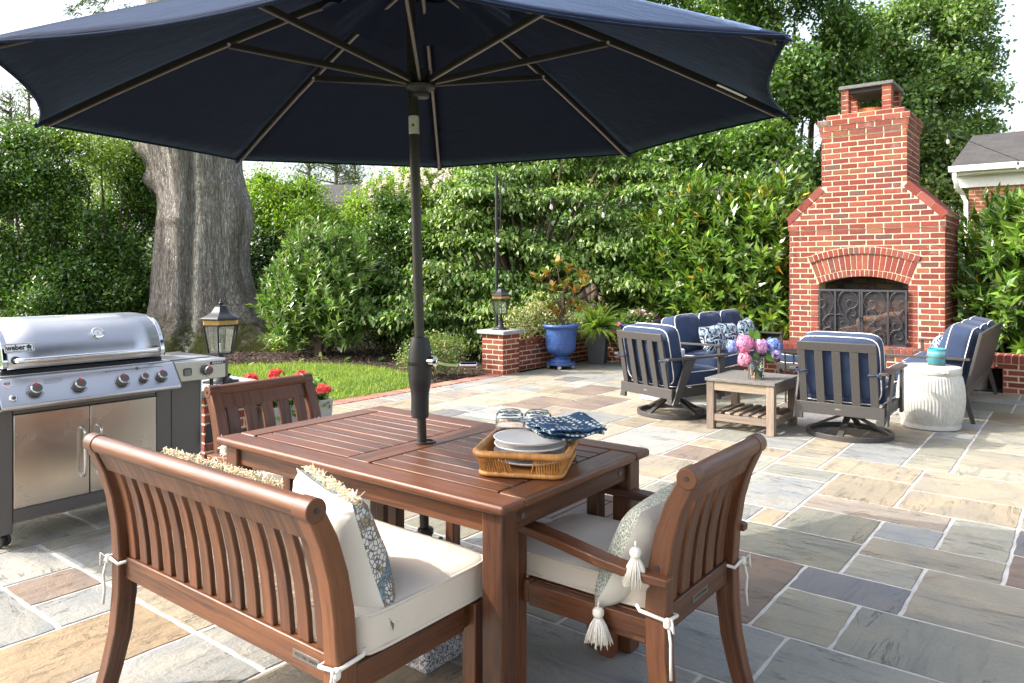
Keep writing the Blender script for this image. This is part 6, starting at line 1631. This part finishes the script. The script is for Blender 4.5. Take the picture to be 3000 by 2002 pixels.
plant('boxleaf_holly','dense dark holly with small leaves directly left of the umbrella pole','shrub',[BL(1150,870,12.8,110,150),BL(1115,750,13,75,110),BL(1215,740,13,95,100),BL(1220,910,12.5,80,110),BL(1165,650,13.3,65,70)],1200,20,.06,[(.05,.11,.02),(.07,.15,.025),(.10,.19,.035)],mat='glossleaf',stems=3,lump=13,lsize=.36,core=320,spread=.09,ratio=.55,shell=.6,jit=.28,tops=(.06,[(.26,.36,.07)]))
# layered dogwood: many small sloping tiers
bl=[];rnd=random.Random(3)
for i in range(84):
    py=455+540*(i/83)**1.0+rnd.uniform(-45,45); f=(py-455)/540
    lo=1400-260*min(1,f*1.5); hi=1930-60*f
    if f>.75: hi=1600
    px=rnd.uniform(lo,hi); d=13.3-1.3*f+rnd.uniform(-.45,.5); rx=rnd.uniform(55,115)
    bl.append(BL(px,py,d,rx,rnd.uniform(12,40),rx*rnd.uniform(.7,1)))
DOG=[(.10,.19,.04),(.13,.225,.05),(.075,.155,.03)]
plant('dogwood_tree','broad kousa dogwood with tiers of drooping light green leaves behind the pots','tree',bl,2700,24,.088,DOG,.05,mode='droop',spread=.125,ratio=.5,shell=.1,curl=.22,core=160,tops=(.30,[(.24,.34,.10),(.30,.39,.14)]),low=-.15,jit=.18)
# laurels by the fireplace
YEL=(.018,[(.55,.36,.02),(.50,.30,.03)])
BIG=[(.10,.19,.03),(.145,.255,.04),(.195,.31,.055),(.065,.14,.025)]
kw=dict(mat='glossleaf',stems=4,mode='whorl',spread=.15,ratio=.27,shell=.6,up=.6,core=260,tops=YEL,group='cherry laurels behind the seat wall')
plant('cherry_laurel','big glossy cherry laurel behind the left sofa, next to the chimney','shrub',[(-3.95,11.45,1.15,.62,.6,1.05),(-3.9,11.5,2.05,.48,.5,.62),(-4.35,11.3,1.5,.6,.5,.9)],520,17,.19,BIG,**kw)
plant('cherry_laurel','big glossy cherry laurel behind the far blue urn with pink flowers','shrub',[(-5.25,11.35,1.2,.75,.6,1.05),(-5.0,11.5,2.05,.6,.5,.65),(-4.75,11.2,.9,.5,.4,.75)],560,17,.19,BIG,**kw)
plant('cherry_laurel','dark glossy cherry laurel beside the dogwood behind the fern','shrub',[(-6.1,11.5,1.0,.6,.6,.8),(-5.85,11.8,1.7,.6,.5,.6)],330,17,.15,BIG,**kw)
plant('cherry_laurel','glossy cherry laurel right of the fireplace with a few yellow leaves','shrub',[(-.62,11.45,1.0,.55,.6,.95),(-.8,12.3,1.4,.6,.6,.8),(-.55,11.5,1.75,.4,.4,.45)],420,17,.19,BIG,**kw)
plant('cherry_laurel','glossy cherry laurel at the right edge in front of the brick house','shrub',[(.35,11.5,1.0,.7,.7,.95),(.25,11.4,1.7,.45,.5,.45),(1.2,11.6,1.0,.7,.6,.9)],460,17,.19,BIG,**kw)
# small plants in the beds
plant('azalea_bush','small loose azalea bush in the mulch beside the brick pier','shrub',[(-7.05,7.35,.28,.34,.32,.26),(-7.25,7.2,.22,.22,.2,.18),(-6.85,7.5,.3,.24,.2,.24)],330,14,.035,[(.16,.22,.08),(.22,.28,.12),(.12,.18,.05)],.012,stems=6,spread=.05,shell=.3,tops=(.012,[(.7,.25,.3)]))
plant('variegated_shrub','cream-edged variegated shrub behind the seat wall under the lantern','shrub',[BL(1520,960,10.9,70,45),BL(1590,930,11.1,60,50),BL(1650,960,11.3,50,40)],300,16,.05,[(.20,.24,.10),(.38,.38,.22),(.14,.19,.06),(.5,.48,.32)],.015,stems=4,spread=.07,shell=.4)
for k,(px,py,lb,c) in enumerate([(875,1064,'small variegated hosta sprouting from the mulch near the lawn edge',(.30,.38,.16)),(940,1053,'small pale green seedling in the mulch behind the lawn',(.28,.36,.12)),(1010,1058,'gray-green weed in the mulch straight behind the lawn',(.13,.22,.10)),(1115,1056,'dark green weed in the mulch near the umbrella pole',(.11,.20,.08)),(725,1080,'low leafy weed at the left end of the mulch strip by the lantern',(.14,.28,.05)),(1190,1095,'lime-green tuft beside the azalea in the mulch',(.22,.34,.05))]):
    d=F_*(HC-.03)/(py-HY_); x,y=Wpd(px,d); t=thing('seedling',lb,'plant',(x,y,bedz(x,y)))
    P=np.zeros((16,3)); P[:,2]=.0; D=unit(RNG.normal(0,1,(16,3))*np.array([1,1,.3])+np.array([0,0,.55])); V,F=leafgeo6(P,D,np.array([[0,0,1.]]*16)+RNG.normal(0,.2,(16,3)),.07+.06*RNG.random(16),.4,.08,.25); npmesh('leaves',V,F,MT['leaf'],palette(16,[c],.15),t)
x,y=Wpd(835,12.9); plant('lily_clump','pale green grassy clump at the foot of the oak roots','plant',[(x,y,.12,.34,.3,.16)],70,14,.24,[(.20,.32,.06),(.28,.38,.12)],.01,spread=.05,ratio=.09,shell=.1,up=1.2,curl=.3)

# trees behind
DK=[(.06,.13,.032),(.085,.175,.042),(.115,.21,.052)]
MD=[(.10,.19,.05),(.13,.225,.065),(.17,.26,.085),(.075,.15,.04)]
BR=[(.12,.22,.035),(.16,.27,.045),(.09,.17,.03)]
def big(label,bl,n,cols,leaf=.14,per=26,trunk=.16,sp=.20,**k):
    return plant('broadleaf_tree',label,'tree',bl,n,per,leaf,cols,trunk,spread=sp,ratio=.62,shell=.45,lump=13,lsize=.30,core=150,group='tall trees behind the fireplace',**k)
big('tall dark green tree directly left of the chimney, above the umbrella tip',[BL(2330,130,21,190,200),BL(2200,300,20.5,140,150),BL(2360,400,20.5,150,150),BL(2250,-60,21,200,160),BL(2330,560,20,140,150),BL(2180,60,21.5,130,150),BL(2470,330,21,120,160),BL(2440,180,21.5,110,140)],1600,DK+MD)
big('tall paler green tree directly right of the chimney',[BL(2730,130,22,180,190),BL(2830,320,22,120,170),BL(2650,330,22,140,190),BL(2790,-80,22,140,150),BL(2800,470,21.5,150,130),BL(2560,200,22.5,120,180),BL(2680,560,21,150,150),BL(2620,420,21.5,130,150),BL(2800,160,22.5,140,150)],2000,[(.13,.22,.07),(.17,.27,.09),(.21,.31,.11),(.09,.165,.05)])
big('tree behind the umbrella corner at top right, sunlight painted into its yellow-green leaves',[BL(2020,40,26,170,90),BL(1900,-10,26,120,80),BL(2120,160,26,110,110)],650,BR)  # sunlit patch of the crowns put into brighter leaf colour
big('tree under the right side of the umbrella, sunlight painted into its green leaves',[BL(2130,430,19,140,110),BL(2000,480,19,120,90),BL(2230,520,18.5,110,120),BL(2060,560,18.5,130,110)],1000,BR+MD)  # added tree, bright leaf colour stands for a sunlit patch
big('tree behind the dogwood, shade of the gaps painted into its dark leaves',[BL(1900,600,19,170,150),BL(1750,520,20,150,120),BL(2050,700,18,150,180),BL(1620,520,21,150,110),BL(1450,540,21,120,110)],1300,[(.03,.07,.018),(.045,.10,.024)])  # leaf colour darkened to act as shade between the dogwood tiers
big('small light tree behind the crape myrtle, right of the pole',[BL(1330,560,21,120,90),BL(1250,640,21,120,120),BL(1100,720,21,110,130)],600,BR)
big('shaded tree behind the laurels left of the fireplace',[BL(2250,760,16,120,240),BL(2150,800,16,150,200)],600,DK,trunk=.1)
# pines far away
def pine(label,px,top,bot,d,w,n):
    x,y=Wpd(px,d); t=thing('pine_tree',label,'tree',(x,y,0),0,'distant pines'); k=d/F_
    m=MB(); m.tube([(0,0,-.2),(0,0,zpy(top,d)*.6),(0,0,zpy(top,d))],[.22,.16,.05],8)
    P=[]
    for i in range(n):
        f=random.random(); z=zpy(bot+(top-bot)*f,d); a=random.random()*2*pi; r=w*k*(1-.6*f)*random.uniform(.25,1); p=(cos(a)*r,sin(a)*r,z); P.append(p)
        m.tube([(0,0,z-.3),(p[0]*.6,p[1]*.6,z-.15),p],[.06,.04,.015],5)
    m.build('trunk',MT['twig'],t,smooth=180)
    P=np.array(P); kk=np.repeat(np.arange(n),60); off=RNG.normal(0,1,(len(kk),3))*np.array([.45,.45,.16]); V,F=leafgeo(P[kk]+off,unit(RNG.normal(0,1,(len(kk),3))+np.array([0,0,.5])),rdir(len(kk)),np.full(len(kk),.32),.14,.0); npmesh('crown',V,F,MT['leaf'],palette(len(kk),[(.08,.11,.06),(.11,.14,.08),(.06,.09,.045)],.15),t)
pine('distant dark pine at the far left above the hollies',30,275,640,40,110,60)
pine('distant pine whose tip shows beside the umbrella edge at far left',85,250,600,44,70,40)
pine('distant pine with bare branches seen left of the crape myrtle',905,440,640,46,80,45)
pine('distant spreading pine left of the umbrella pole',985,420,620,48,110,60)
pine('distant pine partly behind the crape myrtle',1040,470,640,50,80,40)
# far wood: one mass
bl=[]
for px in range(-300,3400,110):
    top=690 if px<1200 else 560
    bl.append(BL(px,(top+1000)/2+random.uniform(-30,30),30+random.uniform(-2,2),120,(1000-top)/2))
C=crown('distant_woodland',None,MT['leaf'],bl,2400,16,.34,MD+DK,spread=.55,ratio=.65,shell=.5); stuff(C)

# ------------------------------------------------------------ potted plants
def fern():
    t=thing('boston_fern','lush light green Boston fern in the charcoal tapered planter','fern',(-5.93,9.82,.53))
    P=[];D=[];Nn=[];L=[]; m=MB()
    for i in range(150):
        a=2*pi*random.random(); el=random.uniform(-.05,.6) if i%5<2 else random.uniform(.5,1.4); Lf=random.uniform(.42,.68); d=Vector((cos(a)*cos(el),sin(a)*cos(el),sin(el))); p=Vector((cos(a)*.05,sin(a)*.05,0)); pts=[p.copy()]
        for s in range(16):
            p=p+d*Lf/16; d=(d+Vector((0,0,-.050-.085*(s/16)))+Vector((cos(a),sin(a),0))*.02).normalized(); pts.append(p.copy())
        m.tube(pts[::3]+[pts[-1]],.0018,4)
        for s in range(1,17):
            f=s/16; tt=(pts[s]-pts[s-1]).normalized(); sd=tt.cross(Vector((0,0,1))); 
            if sd.length<.05: sd=Vector((1,0,0))
            sd.normalize(); w=.052*(sin(pi*min(1,f*.9+.12)))**.7*(1-.55*f)+.006
            for sg in (-1,1):
                for h in (0,.5): P.append(pts[s-1].lerp(pts[s],h)); D.append(sd*sg+tt*.35+Vector((0,0,-.15))); Nn.append(Vector((0,0,1))+tt*.2); L.append(w*random.uniform(.85,1.1))
    m.build('frond_stem',simple('fern_stem',(.14,.20,.04),.7),t,smooth=180)['kind']='stuff'
    P=np.array(P);D=np.array(D);Nn=np.array(Nn);L=np.array(L); V,F=leafgeo(P,D,Nn,L,.42,.03,.1); npmesh('fronds',V,F,MT['leaf'],palette(len(P),[(.18,.30,.035),(.23,.36,.05),(.15,.26,.03),(.28,.39,.06)],.1),t)
fern()
def magnolia():
    x0,y0=-6.05,8.99
    t=thing('potted_magnolia','sparse magnolia with orange-bronze and green leaves growing in the near blue urn','small tree',(x0,y0,.60))
    tips=[(-.33,.05,.72),(-.20,-.05,.80),(-.05,.0,.92),(.12,.0,.84),(.30,.02,.78),(.36,0,.66),(-.30,0,.42),(-.16,.05,.30),(.18,.03,.36),(.05,-.1,.62),(-.12,.1,.58),(.22,.1,.55),(.30,-.08,.28),(-.06,0,.22)]
    m=MB(); P=[];D=[];C=[];Nn=[]
    m.tube([(0,0,-.02),(.01,0,.12),(.03,0,.26),(.05,0,.42)],[.020,.017,.014,.011],8)
    for u,f,z in tips:
        p=RT*u+FW*f+Vector((0,0,z)); s=Vector((.02,0,random.uniform(.08,.30)*min(1,z*1.6))); mid=s.lerp(p,.55)+Vector((0,0,.02)); m.tube([s,mid,p],[.009,.007,.004],6)
        ax=(p-mid).normalized()
        for k in range(19):
            a=2.4*k; e=Vector((cos(a),sin(a),0)); D.append(e*random.uniform(.5,1.0)+ax*random.uniform(.2,1.1)+Vector((0,0,.1))); P.append(p-ax*random.uniform(0,.10)); Nn.append(ax-e*.5)
            C.append(random.choice([(.46,.22,.05),(.38,.18,.05),(.50,.30,.08),(.15,.24,.06),(.20,.30,.08),(.17,.26,.07),(.30,.34,.11)]))
    m.build('branches',MT['twig'],t,smooth=180)
    n=len(P); V,F=leafgeo6(np.array(P),np.array(D),np.array(Nn),.11+.06*RNG.random(n),.42,.05,.12); npmesh('leaves',V,F,MT['glossleaf'],np.array(C)*(1+RNG.normal(0,.15,(n,1))),t)
magnolia()
def bedding(name,label,x,y,z,blobs,n,leaf,cols,heads,pet,fl=.022):
    t=thing(name,label,'flowers',(x,y,z)); crown('foliage',t,MT['leaf'],blobs,n,14,leaf,cols,spread=.045,ratio=.62,shell=.3)
    for c,r,col,k in heads:
        c=np.array(RT*c[0]+FW*c[1]+Vector((0,0,c[2]))); D=rdir(k); D[:,2]=np.abs(D[:,2])*1.0-.1; P=c+D*r*(.7+.4*RNG.random((k,1))); VV=[];FF=[];CC=[];T=unit(np.cross(D,rdir(k)));B=np.cross(D,T); base=palette(k,col,.1)
        for q in range(5):
            v,f=leafgeo(P,T*cos(q*1.2566)+B*sin(q*1.2566)+D*.3,D,np.full(k,fl),.8,.05); FF.append(f+len(VV)*len(v)); VV.append(v); CC.append(base)
        npmesh('flower_head',np.concatenate(VV),np.concatenate(FF),MT['petal'],np.concatenate(CC),t)
    return t
PK=[(.72,.12,.45),(.80,.20,.55)];WHT=[(.8,.78,.78)]
t=bedding('vinca_flowers','magenta and white vinca flowers with green leaves in the far blue urn',-5.27,9.83,.60,[(0,0,.06,.24,.24,.11)],150,.045,[(.10,.19,.035),(.14,.24,.05),(.07,.14,.03)],[((.02,.05,.19),.05,PK,26),((-.13,.05,.13),.035,PK,14),((.12,.08,.14),.04,PK,16),((.09,.02,.20),.035,WHT,12),((-.03,.1,.11),.03,PK,8),((.20,.02,.15),.035,WHT,12),((-.26,.1,.03),.03,PK,9),((-.06,.0,.2),.03,WHT,8)],None,.026)
crown('purple_foliage',t,MT['leaf'],[(.20*CT,.20*STh,.06,.10,.10,.08)],40,10,.06,[(.10,.03,.08),(.14,.04,.10)],spread=.03,ratio=.6,shell=.3)
RD=[(.72,.11,.10),(.78,.18,.15),(.64,.08,.08)]
bedding('red_geraniums','coral red geraniums with round green leaves in the pale stone trough',-5.02,3.62,.325,[(0,-.12,.05,.15,.14,.10),(0,.14,.05,.15,.15,.10)],170,.055,[(.09,.19,.03),(.13,.25,.04),(.18,.30,.06)],[((-.30,.03,.22),.052,RD,55),((-.10,.03,.245),.058,RD,60),((.10,.03,.24),.050,RD,50),((.28,.06,.14),.052,RD,50),((-.02,.08,.03),.045,RD,25)],None,.026)

# ------------------------------------------------------------ posts, lights, cables, buildings
x,y=Wpd(1455,10.75)
t=thing('light_post','thin black metal post holding the string lights behind the brick pier','post',(x,y,0))
m=MB(); m.tube([(0,0,0),(0,0,zpy(514,10.75))],.024,16); m.build('post_tube',MT['blackmetal'],t,smooth=40)
zt_=zpy(524,10.75); m=MB(); m.tube([(0,0,zt_),(CT*.05,STh*.05,zt_),(CT*.06,STh*.06,zt_+.02)],.004,6); m.build('hook',MT['blackmetal'],t)
t=thing('string_light','black cord of string lights with clear bulbs hung from post to chimney to house','string lights',(0,0,0))
PTS=[(1462,527,10.75),(1474,532,10.74),(1615,580,10.65),(1767,604,10.55),(1934,595,10.47),(2106,552,10.40),(2277,471,10.30),(2436,372,10.22),(2494,331,10.12)]
PTS2=[(2708,358,10.4),(2777,390,11.2),(2982,469,13.4),(3120,500,15)]
def W3(p): q=Wpd(p[0],p[2]); return Vector((q[0],q[1],zpy(p[1],p[2])))
for ps in (PTS,PTS2):
    m=MB(); m.tube(cr3([W3(p) for p in ps]) if 'cr3' in globals() else [W3(p) for p in ps],.0055,6); m.build('cord',MT['blackplastic'],t,smooth=180)
a=W3((1462,530,10.72)); m=MB(); m.tube([a,a+Vector((.03,.0,-.3)),W3((1465,690,10.70)),W3((1458,700,10.70)),W3((1457,715,10.69))],.005,6); m.build('cord',MT['blackplastic'],t,smooth=180)
n=N('bulb_glass'); n.set(Base_Color=(.85,.85,.83),Roughness=.05); tr=n.n('ShaderNodeBsdfTransparent'); mx=n.n('ShaderNodeMixShader'); mx.inputs[0].default_value=.38; n.l(tr.outputs[0],mx.inputs[1]); n.l(n.b.outputs[0],mx.inputs[2]); n.l(mx.outputs[0],n.out.inputs[0]); MT['bulb']=n.m
for p in PTS[1:8]+PTS2[1:3]+[(1457,676,10.66)]:
    c=W3(p); m=MB(); m.tube([c+Vector((0,0,.012)),c+Vector((0,0,-.035))],.006,6); m.lathe([(.012,-.03),(.016,-.036),(.017,-.085),(.014,-.09)],c,12); s=m.build('socket',MT['blackplastic'],t,smooth=40)
    m=MB(); m.lathe([(.011,-.0905),(.019,-.11),(.024,-.130),(.021,-.152),(.010,-.168),(.001,-.171)],c,14,cap0=False,cap1=False); m.build('bulb',MT['bulb'],s,smooth=180)
def cable(label,p0,p1,d,r=.02,sag=.2):
    a,b=W3((*p0,d)),W3((*p1,d)); m=MB(); pts=[]
    for i in range(25): f=i/24; pts.append(a.lerp(b,f)+Vector((0,0,-sag*4*f*(1-f)))); 
    m.tube(pts,r,6); tag(m.build('overhead_cable',MT['blackplastic'],None,smooth=180),label,'cable','overhead cables')
cable('upper overhead cable crossing behind the oak and the pole',(-300,466),(1500,627),28,.018)
cable('middle overhead cable just below the upper one',(-300,478),(1500,634),28.2,.012)
cable('lower thicker overhead cable crossing behind the oak',(-300,518),(1500,645),28.4,.026)
cable('thin wire running down across the sky at the top left',(-200,-66),(500,108),12.5,.0045,0)
# brick house at the right
t=thing('brick_house','brick house with gray shingle roof and white gutter at the right edge','house',(0,0,0))
hx,hy=-1.91,17.47
m=MB(); vs=[(hx,hy,0),(9,hy,0),(9,hy,3.3),(hx,hy,3.3),(hx,hy+7,0),(hx,hy+7,3.3),(hx,hy+3.5,4.55)]
m.add(vs,[(0,1,2,3),(4,0,3,6,5)],[[(vs[i][0],vs[i][2]) for i in (0,1,2,3)],[(vs[i][1],vs[i][2]) for i in (4,0,3,6,5)]]); m.build('wall',MT['housebrick'],t,smooth=0)
m=MB(); m.b2((hx-.25,hy-.05,3.08),(9,hy-.002,3.32)); m.b2((hx-.25,hy-.32,3.32),(9,hy-.003,3.36)); m.b2((hx-.27,hy-.34,3.361),(9,hy-.30,3.44)); m.build('fascia',MT['white'],t,.004)
m=MB(); m.prism([(0,0),(.11,0),(.13,.10),(.11,.11),(.10,.02),(.01,.02)],hx-.30,9,Matrix(((0,0,1,0),(-1,0,0,hy-.341),(0,1,0,3.37),(0,0,0,1)))); m.build('gutter',MT['white'],t)
m=MB(); m.sweep([(hx-.2,hy-.40,3.40),(hx-.2,hy-.40,3.25),(hx-.16,hy-.30,3.08),(hx-.1,hy-.10,2.95),(hx-.04,hy-.06,2.8),(hx-.04,hy-.06,0)],.075,.06,(1,0,0)); m.build('downspout',MT['white'],t,.004)
e0=(hx-.30,hy-.42,3.42);sl=1.13/3.92
rv4=[(hx-.30,hy-.42,3.43),(9,hy-.42,3.43),(9,hy+3.5,4.66),(hx-.30,hy+3.5,4.66),(9,hy+7.4,3.43),(hx-.30,hy+7.4,3.43)]
m=MB(); m.add(rv4+[(a,b,c-.06) for a,b,c in rv4],[(0,1,2,3),(3,2,4,5),(0,3,9,6),(3,5,11,9),(1,0,6,7),(7,6,9,8),(8,9,11,10)],[[(0,0),(11,0),(11,4.1),(0,4.1)],[(0,0),(11,0),(11,4.1),(0,4.1)]]+[[(0,0)]*4]*5); m.build('roof',MT['shingle'],t,smooth=0)
for k,(a,b) in enumerate(((-1.12,-.25),(1.5,2.4))):
    m=MB(); z0,z1=1.35,2.93; y=hy-.03
    for lo,hi in (((a,y,z0),(a+.09,y+.06,z1)),((b-.09,y,z0),(b,y+.06,z1)),((a+.0905,y,z1-.09),(b-.0905,y+.06,z1)),((a+.0905,y,z0),(b-.0905,y+.06,z0+.08)),((a+.0905,y+.01,(z0+z1)/2-.025),(b-.0905,y+.05,(z0+z1)/2+.025)),(((a+b)/2-.012,y+.012,z0+.081),((a+b)/2+.012,y+.045,z1-.091))): m.b2(lo,hi)
    w=m.build('window',MT['white'],t,.003); m=MB(); m.b2((a+.05,y+.035,z0+.05),(b-.05,y+.045,z1-.05)); m.build('pane',MT['darkglass'],w)
# pale neighbour house and shed roof glimpsed between the shrubs
x,y=Wpd(1085,34); t=thing('neighbor_house','white sided house with gray roof glimpsed between shrubs left of the pole','house',(x,y,0),radians(37))
m=MB(); m.b2((-3.5,0,0),(3.5,6,4.3)); m.build('wall',MT['siding'],t); m=MB(); m.prism([(-.5,4.2),(3,5.5),(6.5,4.2),(6.4,4.35),(3,5.7),(-.4,4.35)],-3.9,3.9,Matrix(((0,0,1),(1,0,0),(0,1,0)))); m.build('roof',MT['shingle'],t,smooth=0)
m=MB(); m.b2((-1.2,-.05,1.2),(0,.02,2.8)); m.build('window',MT['darkglass'],t)
x,y=Wpd(1085,21); t=thing('garden_shed','small shed with brown shingled roof glimpsed left of the pole above the laurel','shed',(x,y,0),radians(37))
m=MB(); m.b2((-1.0,0,0),(1.0,1.8,1.72)); m.build('wall',MT['siding'],t); m=MB(); m.prism([(-.3,1.72),(.9,2.35),(2.1,1.72),(2.1,1.65),(.9,2.28),(-.3,1.65)],-1.2,1.2,Matrix(((0,0,1),(1,0,0),(0,1,0)))); n=simple('brown_shingle',(.17,.12,.09),.9,var=.4,scale=30); m.build('roof',n,t,smooth=0)
SUN_E,SKY_E,EXPO=2.0,.15,1.76
# ------------------------------------------------------------ camera, sun, sky
cam=bpy.data.cameras.new('camera'); co=bpy.data.objects.new('camera',cam); COL.objects.link(co)
co.location=(0,0,1.40); co.rotation_euler=(pi/2,0,0.657343); cam.sensor_fit='HORIZONTAL'; cam.sensor_width=36; cam.lens=36*2190.35/3000
cam.shift_y=-(1001-795.78)/3000; cam.clip_start=.05; cam.clip_end=900; SC.camera=co
S_=Vector((-.94,-.74,1.0)).normalized()
sl=bpy.data.lights.new('sun','SUN'); so=bpy.data.objects.new('sun',sl); COL.objects.link(so); so.rotation_euler=S_.to_track_quat('Z','Y').to_euler()
sl.energy=SUN_E; sl.angle=radians(.55); sl.color=(1.0,.955,.90)
w=bpy.data.worlds.new('World'); SC.world=w; w.use_nodes=True; nt=w.node_tree; nt.nodes.clear()
sk=nt.nodes.new('ShaderNodeTexSky'); sk.sky_type='NISHITA'; sk.sun_disc=False; sk.sun_elevation=math.asin(S_.z); sk.sun_rotation=math.atan2(S_.x,S_.y); sk.air_density=1.0; sk.dust_density=5.0; sk.ozone_density=1.0
bg=nt.nodes.new('ShaderNodeBackground'); bg.inputs[1].default_value=SKY_E; wo=nt.nodes.new('ShaderNodeOutputWorld'); hs=nt.nodes.new('ShaderNodeHueSaturation'); hs.inputs['Saturation'].default_value=.6; nt.links.new(sk.outputs[0],hs.inputs['Color']); nt.links.new(hs.outputs[0],bg.inputs[0]); nt.links.new(bg.outputs[0],wo.inputs[0])
vs_=SC.view_settings; vs_.view_transform='Standard'; vs_.look='None'; vs_.exposure=EXPO; vs_.gamma=1; vs_.use_curve_mapping=False
c=SC.cycles; c.max_bounces=8; c.diffuse_bounces=4; c.glossy_bounces=3; c.transmission_bounces=8; c.transparent_max_bounces=10; c.caustics_reflective=False; c.caustics_refractive=False; c.sample_clamp_indirect=6
